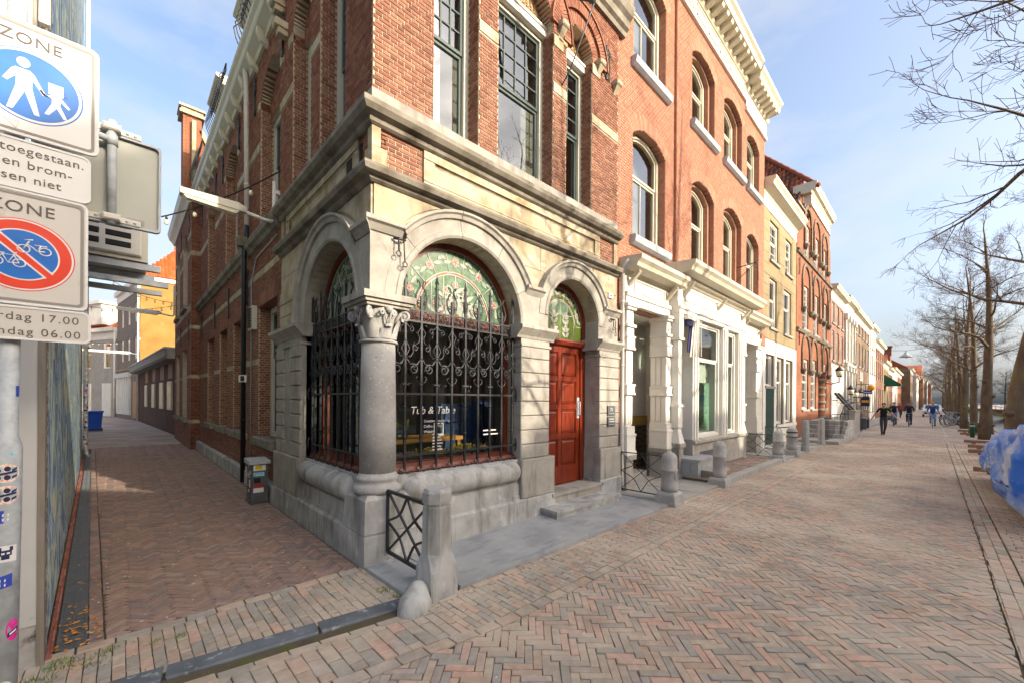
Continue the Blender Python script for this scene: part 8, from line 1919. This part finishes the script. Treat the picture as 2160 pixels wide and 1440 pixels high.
def figure(label, loc, rz, pose, top_, legs_, hair, sleeve='long', scale=1.0, beard=None, group=None):
    """pose: joint dict, facing +Y"""
    g = lambda k: Vector(pose[k]); o = thing('person', label, 'person', loc, group, rz); o.scale = (scale,) * 3
    J = []; idx = {}
    def add(k, v, r, r2=None): idx[k] = len(J); J.append((v.x, v.y, v.z, r, r2 or r))
    add('pelvis', g('pelvis'), .15, .115); add('waist', g('waist'), .145, .11); add('chest', g('chest'), .165, .12); add('uchest', g('uchest'), .13, .09); add('neck', g('neck'), .055); add('jaw', g('head') + Vector((0, .02, -.085)), .06, .07); add('head', g('head'), .078, .095); add('crown', g('head') + Vector((0, -.012, .085)), .06, .07)
    E_ = [('pelvis', 'waist'), ('waist', 'chest'), ('chest', 'uchest'), ('uchest', 'neck'), ('neck', 'jaw'), ('jaw', 'head'), ('head', 'crown')]
    for s in 'lr':
        add('sh' + s, g('sh' + s), .062); add('el' + s, g('el' + s), .043); add('wr' + s, g('wr' + s), .029); hd = (g('wr' + s) - g('el' + s)).normalized(); add('palm' + s, g('wr' + s) + hd * .07, .038, .022)
        E_ += [('uchest', 'sh' + s), ('sh' + s, 'el' + s), ('el' + s, 'wr' + s), ('wr' + s, 'palm' + s)]
        sd = hd.cross(Vector((0, 0, 1))); sd = sd.normalized() if sd.length > .1 else Vector((1, 0, 0))
        for q, ln in enumerate((.07, .08, .075, .06)): add('f%d' % q + s, g('wr' + s) + hd * (.10 + ln * .6) + sd * (q - 1.5) * .02, .009); add('t%d' % q + s, g('wr' + s) + hd * (.10 + ln) + sd * (q - 1.5) * .021 + Vector((0, 0, -.012)), .008); E_ += [('palm' + s, 'f%d' % q + s), ('f%d' % q + s, 't%d' % q + s)]
        add('th' + s, g('wr' + s) + hd * .06 - sd * .05, .010); E_.append(('wr' + s, 'th' + s))
        add('hip' + s, g('hip' + s), .098); add('kn' + s, g('kn' + s), .068); add('an' + s, g('an' + s), .045); add('to' + s, g('to' + s), .04, .03); add('he' + s, g('an' + s) + (g('an' + s) - g('to' + s)) * .25 + Vector((0, 0, -.04)), .035)
        E_ += [('pelvis', 'hip' + s), ('hip' + s, 'kn' + s), ('kn' + s, 'an' + s), ('an' + s, 'to' + s), ('an' + s, 'he' + s)]
    segs = [(idx[a], idx[b]) for a, b in E_]; nm = {v: k for k, v in idx.items()}
    def pick(c):
        best, bk = 9, None
        for a, b in segs:
            A, B_ = Vector(J[a][:3]), Vector(J[b][:3]); ab = B_ - A; t = max(0, min(1, (c - A).dot(ab) / max(1e-6, ab.length_squared))); d = (A + ab * t - c).length - .3 * (J[a][3] * (1 - t) + J[b][3] * t)
            if d < best: best, bk = d, (nm[a], nm[b], t)
        a, b, t = bk
        if b in ('jaw', 'head', 'crown') or (b == 'neck' and t > .6): return 0
        if b[:2] in ('pa', 'th') or b[0] in 'ft' and b[1].isdigit(): return 0
        if b[:2] == 'wr': return 1 if sleeve == 'long' else 0
        if b[:2] == 'el': return 1 if (sleeve == 'long' or t < .62) else 0
        if b[:3] == 'hip' or b[:2] == 'kn' or b[:2] == 'an': return 2
        if b[:2] in ('to', 'he'): return 3
        if a == 'pelvis' and b == 'waist' and t < .35: return 2
        return 1
    b = skin_mesh('body', J, segs, ['skin', top_, legs_, 'rubber'], pick); b.parent = o
    h = g('head'); m = MB()
    for i in range(7):
        for j in range(16):
            pass
    prof = [(.082, -.01), (.09, .03), (.086, .07), (.062, .108), (.02, .122)]
    m.lathe([(r, z) for r, z in prof], (h.x, h.y - .022, h.z), 14); hr = m.build('hair', hair); hr.parent = o
    if beard: m = MB(); m.lathe([(.03, -.15), (.06, -.11), (.066, -.06)], (h.x, h.y + .02, h.z), 12); q = m.build('beard', beard); q.parent = o
    m = MB()
    m.add([(h.x - .014, h.y + .085, h.z - .03), (h.x + .014, h.y + .085, h.z - .03), (h.x, h.y + .115, h.z - .032), (h.x, h.y + .09, h.z + .015)], [(0, 1, 2), (0, 2, 3), (1, 3, 2)]); q = m.build('nose', 'skin'); q.parent = o
    for s in (-1, 1):
        m = MB(); m.lathe([(.0, -.011), (.011, 0), (.0, .011)], (h.x + s * .032, h.y + .088, h.z + .012), 8); q = m.build('eye', 'rubber'); q.parent = o
        m = MB(); m.lathe([(.0, -.03), (.016, 0), (.0, .03)], (h.x + s * .088, h.y - .0, h.z - .01), 8); q = m.build('ear', 'skin'); q.parent = o
    m = MB(); m.tube([(h.x - .026, h.y + .082, h.z - .058), (h.x, h.y + .09, h.z - .062), (h.x + .026, h.y + .082, h.z - .058)], .006, 5); q = m.build('mouth', 'pink_flower' if False else 'hair_brown'); q.parent = o
    return o
walk = dict(pelvis=(0, 0, .95), waist=(0, 0, 1.10), chest=(0, .01, 1.30), uchest=(0, .0, 1.44), neck=(0, .0, 1.535), head=(0, .025, 1.67), shl=(.19, 0, 1.45), ell=(.33, .02, 1.19), wrl=(.45, .12, .98), shr=(-.19, 0, 1.45), elr=(-.34, -.02, 1.2), wrr=(-.50, .06, 1.0),
    hipl=(.09, 0, .91), knl=(.08, .14, .52), anl=(.06, .20, .10), tol=(.07, .36, .05), hipr=(-.09, 0, .91), knr=(-.07, .06, .49), anr=(-.02, -.24, .17), tor=(-.02, -.14, .03))
figure('man in black polo shirt and dark trousers walking with arms swung out', (29.4, -2.45, 0), PI / 2 + .05, walk, 'cloth_black', 'cloth_charcoal', 'hair_brown', 'short', 1.04)
def ride(dy=0): return dict(pelvis=(0, -.22, .98), waist=(0, -.17, 1.12), chest=(0, -.08, 1.32), uchest=(0, -.04, 1.46), neck=(0, -.02, 1.55), head=(0, .02, 1.68), shl=(.18, -.03, 1.46), ell=(.27, .12, 1.23), wrl=(.25, .36, 1.09), shr=(-.18, -.03, 1.46), elr=(-.27, .12, 1.23), wrr=(-.25, .36, 1.09),
    hipl=(.09, -.2, .94), knl=(.11, .16, .66 + .12), anl=(.11, .05, .38), tol=(.11, .2, .35), hipr=(-.09, -.2, .94), knr=(-.11, .18, .60), anr=(-.11, .02, .17), tor=(-.11, .17, .13))
wk2 = dict(walk); wk2.update(ell=(.25, -.05, 1.2), wrl=(.24, .1, .98), elr=(-.25, .05, 1.2), wrr=(-.24, .18, 1.0))
# bicycles
def make_bike(label, fm='iron', basket=False, loc=(0, 0, 0)):
    o = thing('bicycle', label, 'bicycle', loc); X = Vector(loc)
    A = lambda *p: [tuple(X + Vector(q)) for q in p]
    for y in (-.52, .55):
        m = MB(); m.tube(A(*[(0, y + .335 * math.cos(t * PI / 12), .345 + .335 * math.sin(t * PI / 12)) for t in range(24)]), .019, 6, closed=True); w = m.build('wheel', 'rubber', o)
        m = MB(); m.tube(A(*[(0, y + .315 * math.cos(t * PI / 12), .345 + .315 * math.sin(t * PI / 12)) for t in range(24)]), .009, 4, closed=True); m.build('rim', 'zinc', w)
        m = MB()
        for t in range(12): m.tube(A((0, y, .345), (0, y + .31 * math.cos(t * PI / 6), .345 + .31 * math.sin(t * PI / 6))), .002, 3, caps=False)
        m.tube(A((-.04, y, .345), (.04, y, .345)), .025, 8); m.build('spokes', 'zinc', w)
        m = MB(); m.tube(A(*[(0, y + .375 * math.cos(a), .345 + .375 * math.sin(a)) for a in [(.2 + i * .25) + (0 if y > 0 else .35) for i in range(10)]]), .016, 4); m.build('mudguard', fm, o)
    m = MB()
    for p_, r in (((( 0, .42, .98), (0, .46, .80), (0, .55, .345)), .017), (((0, .44, .86), (0, .0, .32)), .017), (((0, .44, .78), (0, -.05, .55)), .014), (((0, -.25, .92), (0, .0, .32)), .016), (((0, .0, .32), (0, -.52, .345)), .012), (((0, -.2, .78), (0, -.52, .345)), .011)): m.tube(A(*p_), r, 6)
    m.build('frame', fm, o)
    m = MB(); m.tube(A((-.29, .28, 1.06), (-.26, .40, 1.07), (-.12, .46, 1.06), (0, .43, 1.04), (.12, .46, 1.06), (.26, .40, 1.07), (.29, .28, 1.06)), .012, 6); m.build('handlebar', 'zinc', o)
    m = MB(); m.lathe([(.0, -.04), (.09, -.02), (.1, .01), (.0, .03)], X + Vector((0, -.28, .95)), 10); m.tube(A((0, -.3, .95), (0, -.12, .95)), .035, 6); m.build('saddle', 'rubber', o)
    m = MB(); m.tube(A((-.1, .02, .17), (.1, .02, .17)), .012, 4); m.tube(A((.06, .02, .17), (.06, 0, .32), (.11, .05, .38)), .009, 4); m.box(X.x - .16, X.x - .06, X.y - .03, X.y + .07, X.z + .13, X.z + .15); m.box(X.x + .06, X.x + .16, X.y, X.y + .1, X.z + .34, X.z + .36); m.build('pedals', 'iron', o)
    m = MB(); m.box(X.x - .07, X.x + .07, X.y - .75, X.y - .32, X.z + .71, X.z + .73); m.build('carrier', fm, o)
    m = MB(); m.lathe([(.03, -.03), (.045, .03)], X + Vector((0, .52, .88)), 8); m.build('headlamp', 'zinc', o)
    return o
b0 = make_bike('black bicycle ridden by the woman in the dark navy jacket')
bikes = [b0, dup(b0, (0, 0, 0), label='black bicycle ridden by the man in the dark suit jacket'), dup(b0, (0, 0, 0), label='bicycle ridden by the man in the blue sweater')]
rid = [(42.6, -2.25, 'woman with long hair cycling in a dark navy jacket and pale jeans', 'cloth_navy', 'denim', 'hair_brown', None), (42.9, -3.1, 'bearded man cycling in a dark navy jacket and dark trousers', 'cloth_navy', 'cloth_navy', 'hair_brown', 'hair_brown'), (42.0, -4.4, 'grey haired man cycling in a blue sweater and blue jeans', 'cloth_blue', 'denim', 'hair_grey', None)]
for bk, (x, y, l, t_, lg, hr, bd) in zip(bikes, rid):
    bk.location = (x, y, 0); bk.rotation_euler = (0, 0, PI / 2); bk['group'] = 'bicycles being ridden'; figure(l, (x, y, 0), PI / 2, ride(), t_, lg, hr, 'long', 1.06, bd)
figure('person in a red jacket walking far down the quay by the houses', (66, -1.7, 0), PI / 2 + .3, wk2, 'cloth_red', 'cloth_charcoal', 'hair_brown', 'long', 1.0)
figure('person in dark clothes standing far down the quay behind the cyclists', (60, -2.7, 0), PI / 2 - .2, wk2, 'cloth_charcoal', 'cloth_navy', 'hair_brown', 'long', 1.0)
w0 = make_bike('silver parked bicycle at the front of the row by the trees', 'zinc')
for i in range(7):
    l = ['silver parked bicycle at the front of the row by the trees', 'second parked bicycle, leaning behind the silver one', 'third parked bicycle in the row by the trees', 'fourth parked bicycle in the row by the trees', 'fifth parked bicycle in the row by the trees', 'sixth parked bicycle in the row by the trees', 'parked bicycle farthest back in the row by the trees'][i]
    x = 44.2 + i * 1.25; o = w0 if i == 0 else dup(w0 if i % 2 else b0, (0, 0, 0), label=l); o.location = (x, -5.55 - (i % 3) * .12, 0); o.rotation_euler = (.06, 0, .5 + .25 * (i % 3)); o['label'] = l; o['group'] = 'bicycles parked by the trees'
# ------------------------------------------------------------------ car, lamps over the street, signs, bridge
def car(label, loc, rz, body='car_white', L_=4.3, Wd=1.75, H=1.6):
    o = thing('parked_car', label, 'car', loc, None, rz); ORG[o.name] = (0, 0, 0); h = Wd / 2
    pr = [(-L_ / 2, .35), (-L_ / 2, .8), (-L_ / 2 + .15, .95), (-L_ / 2 + 1.05, 1.05), (-L_ / 2 + 1.6, H), (L_ / 2 - .7, H), (L_ / 2 - .05, 1.05), (L_ / 2, .8), (L_ / 2, .35)]
    m = MB(); n = len(pr); k = lambda z: h if z < 1.0 else h * (1 - .14 * (z - 1.0) / .6)
    p = [(-k(z), x, z) for x, z in pr] + [(k(z), x, z) for x, z in pr]; m.add(p, [tuple(range(n)), tuple(range(2 * n - 1, n - 1, -1))] + [(i, n + i, n + (i + 1) % n, (i + 1) % n) for i in range(n)]); m.build('body', body, o)
    m = MB(); m.add([(-.66, -L_ / 2 + 1.08, 1.09), (.66, -L_ / 2 + 1.08, 1.09), (.60, -L_ / 2 + 1.52, H - .06), (-.60, -L_ / 2 + 1.52, H - .06)], [(0, 1, 2, 3)]); m.v = [(a, b - .02, c + .015) for a, b, c in m.v]; m.build('windscreen', 'car_dark', o)
    for s in (-1, 1):
        m = MB(); m.add([(s * (k(1.1) + .006), -L_ / 2 + 1.25, 1.1), (s * (k(1.1) + .006), L_ / 2 - .35, 1.1), (s * (k(H - .1) + .006), L_ / 2 - .8, H - .1), (s * (k(H - .1) + .006), -L_ / 2 + 1.62, H - .1)], [(0, 1, 2, 3)]); m.build('side_window', 'car_dark', o)
        m = MB(); m.box(s * .62 - .17, s * .62 + .17, -L_ / 2 - .02, -L_ / 2 + .04, .68, .82); m.build('headlight', 'lamp_glass', o)
        m = MB(); m.box(s * h - (.02 if s > 0 else .16), s * h + (.16 if s > 0 else .02), -L_ / 2 + 1.3, -L_ / 2 + 1.4, 1.05, 1.2); m.build('mirror', body, o)
        for y in (-L_ / 2 + .8, L_ / 2 - .8): m = MB(); m.tube([(s * (h - .12), y, .32), (s * (h + .02), y, .32)], .32, 16); wl_ = m.build('wheel', 'rubber', o); m = MB(); m.tube([(s * (h + .02), y, .32), (s * (h + .03), y, .32)], .2, 12); m.build('rim', 'zinc', wl_)
    m = MB(); m.box(-.7, .7, -L_ / 2 - .03, -L_ / 2, .4, .62); m.build('grille', 'rubber', o); m = MB(); m.box(-.26, .26, -L_ / 2 - .04, -L_ / 2 - .03, .44, .55); m.build('number_plate', 'sticker_yellow', o)
    return o
car('white car parked by the trees facing the camera', (76, -4.35, 0), -PI / 2)
def hang_lamp(x, y, z, label):
    o = thing('hanging_lamp', label, 'street lamp', (x, y, z), 'lamps hung on wires across the quay'); m = MB(); m.tube([(x, .1, z + .75), (x, y, z + .5), (x, -6.0, z + .8)], .018, 4); m.tube([(x, y, z + .5), (x, y, z + .3)], .03, 5); m.build('wire', 'rubber', o)
    m = MB(); m.lathe([(.05, .34), (.14, .30), (.18, .15), (.5, -.05), (.52, -.12), (.48, -.12)], (x, y, z), 14); m.build('shade', 'zinc', o); m = MB(); m.lathe([(.0, -.22), (.16, -.14), (.2, -.08)], (x, y, z), 10); m.build('globe', 'lamp_glass', o)
hang_lamp(52, -2.6, 6.3, 'grey bell shaped street lamp hung over the quay on a wire'); hang_lamp(92, -2.4, 6.3, 'second bell shaped lamp hung farther along the quay')
def blade(name, label, x, z, w, h, mm, y=-.35, round_=False, band=None):
    o = thing(name, label, 'sign', (x, y, z)); m = MB()
    if round_: m.tube([(x - .05, y - w / 2, z), (x + .05, y - w / 2, z)], w / 2, 18)
    else: m.box(x - .05, x + .05, y - w, y, z - h / 2, z + h / 2)
    m.build('board', mm, o)
    if band: m = MB(); m.box(x - .06, x - .05, y - w + .05, y - .05, z - h * .12, z + h * .12); m.build('band', band, o)
    m = MB(); m.tube([(x, .1, z + h / 2 + .05), (x, y - w, z + h / 2 + .05)], .025, 5); m.build('arm', 'iron', o)
blade('round_sign', 'round orange shop sign hanging from the row of houses', 43.4, 3.1, .5, .5, 'sign_orange', y=-.55, round_=True); blade('hanging_sign', 'white and blue hanging shop sign under the orange disc', 43.5, 2.72, .55, .3, 'sticker_blue', y=-.3, band='sign_white'); blade('hanging_sign', 'dark blue banner sign with an orange band below the other signs', 42.9, 1.95, .55, .8, 'sticker_navy', y=-.2, band='sign_orange')
o = thing('window_awning', 'dark green triangular awning sticking out over the quay', 'awning', (73, -.5, 4.2)); m = MB(); m.add([(71.5, .1, 5.6), (75, .1, 5.6), (75, -1.5, 4.3), (71.5, -1.5, 4.3), (71.5, .1, 4.1), (75, .1, 4.1), (71.5, -1.5, 4.1), (75, -1.5, 4.1)], [(0, 1, 2, 3), (0, 3, 6, 4), (1, 5, 7, 2), (3, 2, 7, 6)]); m.build('cloth', 'awning_green', o)
o = thing('potted_plant', 'green potted shrub by the house fronts down the quay', 'plant', (56, -1.2, 0)); m = MB(); m.lathe([(.25, 0), (.33, .5)], (56, -1.2, .03), 12); m.build('pot', 'iron_grey', o); m = MB()
for i in range(260): a, b_ = U(0, 6.28), U(-.4, 1.2); r = U(.2, .5); c = Vector((56 + r * math.cos(a) * math.cos(b_), -1.2 + r * math.sin(a) * math.cos(b_), .95 + .5 * math.sin(b_))); e = [Vector((random.gauss(0, .06), random.gauss(0, .06), random.gauss(0, .06))) for _ in range(3)]; m.add([c + q for q in e], [(0, 1, 2)])
m.build('foliage', 'weed', o)
BR = thing('canal_bridge', 'arched brick canal bridge with a white railing beyond the trees', 'bridge', (118, -11.6, 0))
bf_ = Frame((118, CY0 + .6, 0), (0, -1, 0), (1, 0, 0)); WB = CY0 - CY1 + 1.2
m = MB(bf_); m.poly([(0, -1.3), (1.0, -1.3)] + [(1.0 + (WB - 2.0) * i / 14, -1.0 + 1.5 * math.sin(PI * i / 14)) for i in range(15)] + [(WB - 1.0, -1.3), (WB, -1.3), (WB, .15), (WB / 2, .85), (0, .15)], 0, 7); m.build('arch', 'brick_far_brown', BR)
for d_ in (.1, 6.8):
    m = MB(bf_)
    for zz in (.55, 1.05): m.tube([(0, d_, .15 + zz), (WB / 2, d_, .85 + zz), (WB, d_, .15 + zz)], .05, 6)
    for i in range(9): u = WB * i / 8; z0 = .15 + .7 * (1 - abs(u - WB / 2) / (WB / 2)); m.tube([(u, d_, z0), (u, d_, z0 + 1.05)], .05, 6)
    m.build('railing', 'paint_white', BR)
o = thing('road_sign', 'small blue and white road sign on the opposite quay', 'sign', (52, -16.2, 0)); m = MB(); m.tube([(52, -16.2, 0), (52, -16.2, 2.9)], .035, 8); m.build('post', 'zinc', o); m = MB(); m.box(51.96, 52.0, -16.75, -15.65, 1.75, 2.9); m.build('backing', 'sign_white', o); m = MB(); m.box(51.94, 51.96, -16.6, -15.8, 1.95, 2.7); m.build('board', 'sign_blue', o)
for i, (x, y) in enumerate(((40, -19), (58, -19.2), (75, -19))): car(('dark car parked across the canal at the right edge', 'white car parked across the canal between the trees', 'dark car parked farthest along the opposite quay')[i], (x, y, 0), -PI / 2, 'car_white' if i == 1 else 'car_dark')
# air over the far end of the quay
h = MB(); h.box(-110, 700, -160, 290, -4, 60)
hm = bpy.data.materials.new('haze'); hm.use_nodes = True; nt = hm.node_tree; nt.nodes.clear(); ho = nt.nodes.new('ShaderNodeOutputMaterial'); pv = nt.nodes.new('ShaderNodeVolumePrincipled'); pv.inputs['Color'].default_value = (.85, .9, 1, 1); pv.inputs['Density'].default_value = .0012; pv.inputs['Anisotropy'].default_value = .2; nt.links.new(pv.outputs[0], ho.inputs[1]); MATS['haze'] = hm
HAZE = False
if HAZE: hz = h.build('haze', 'haze', None, kind='stuff')
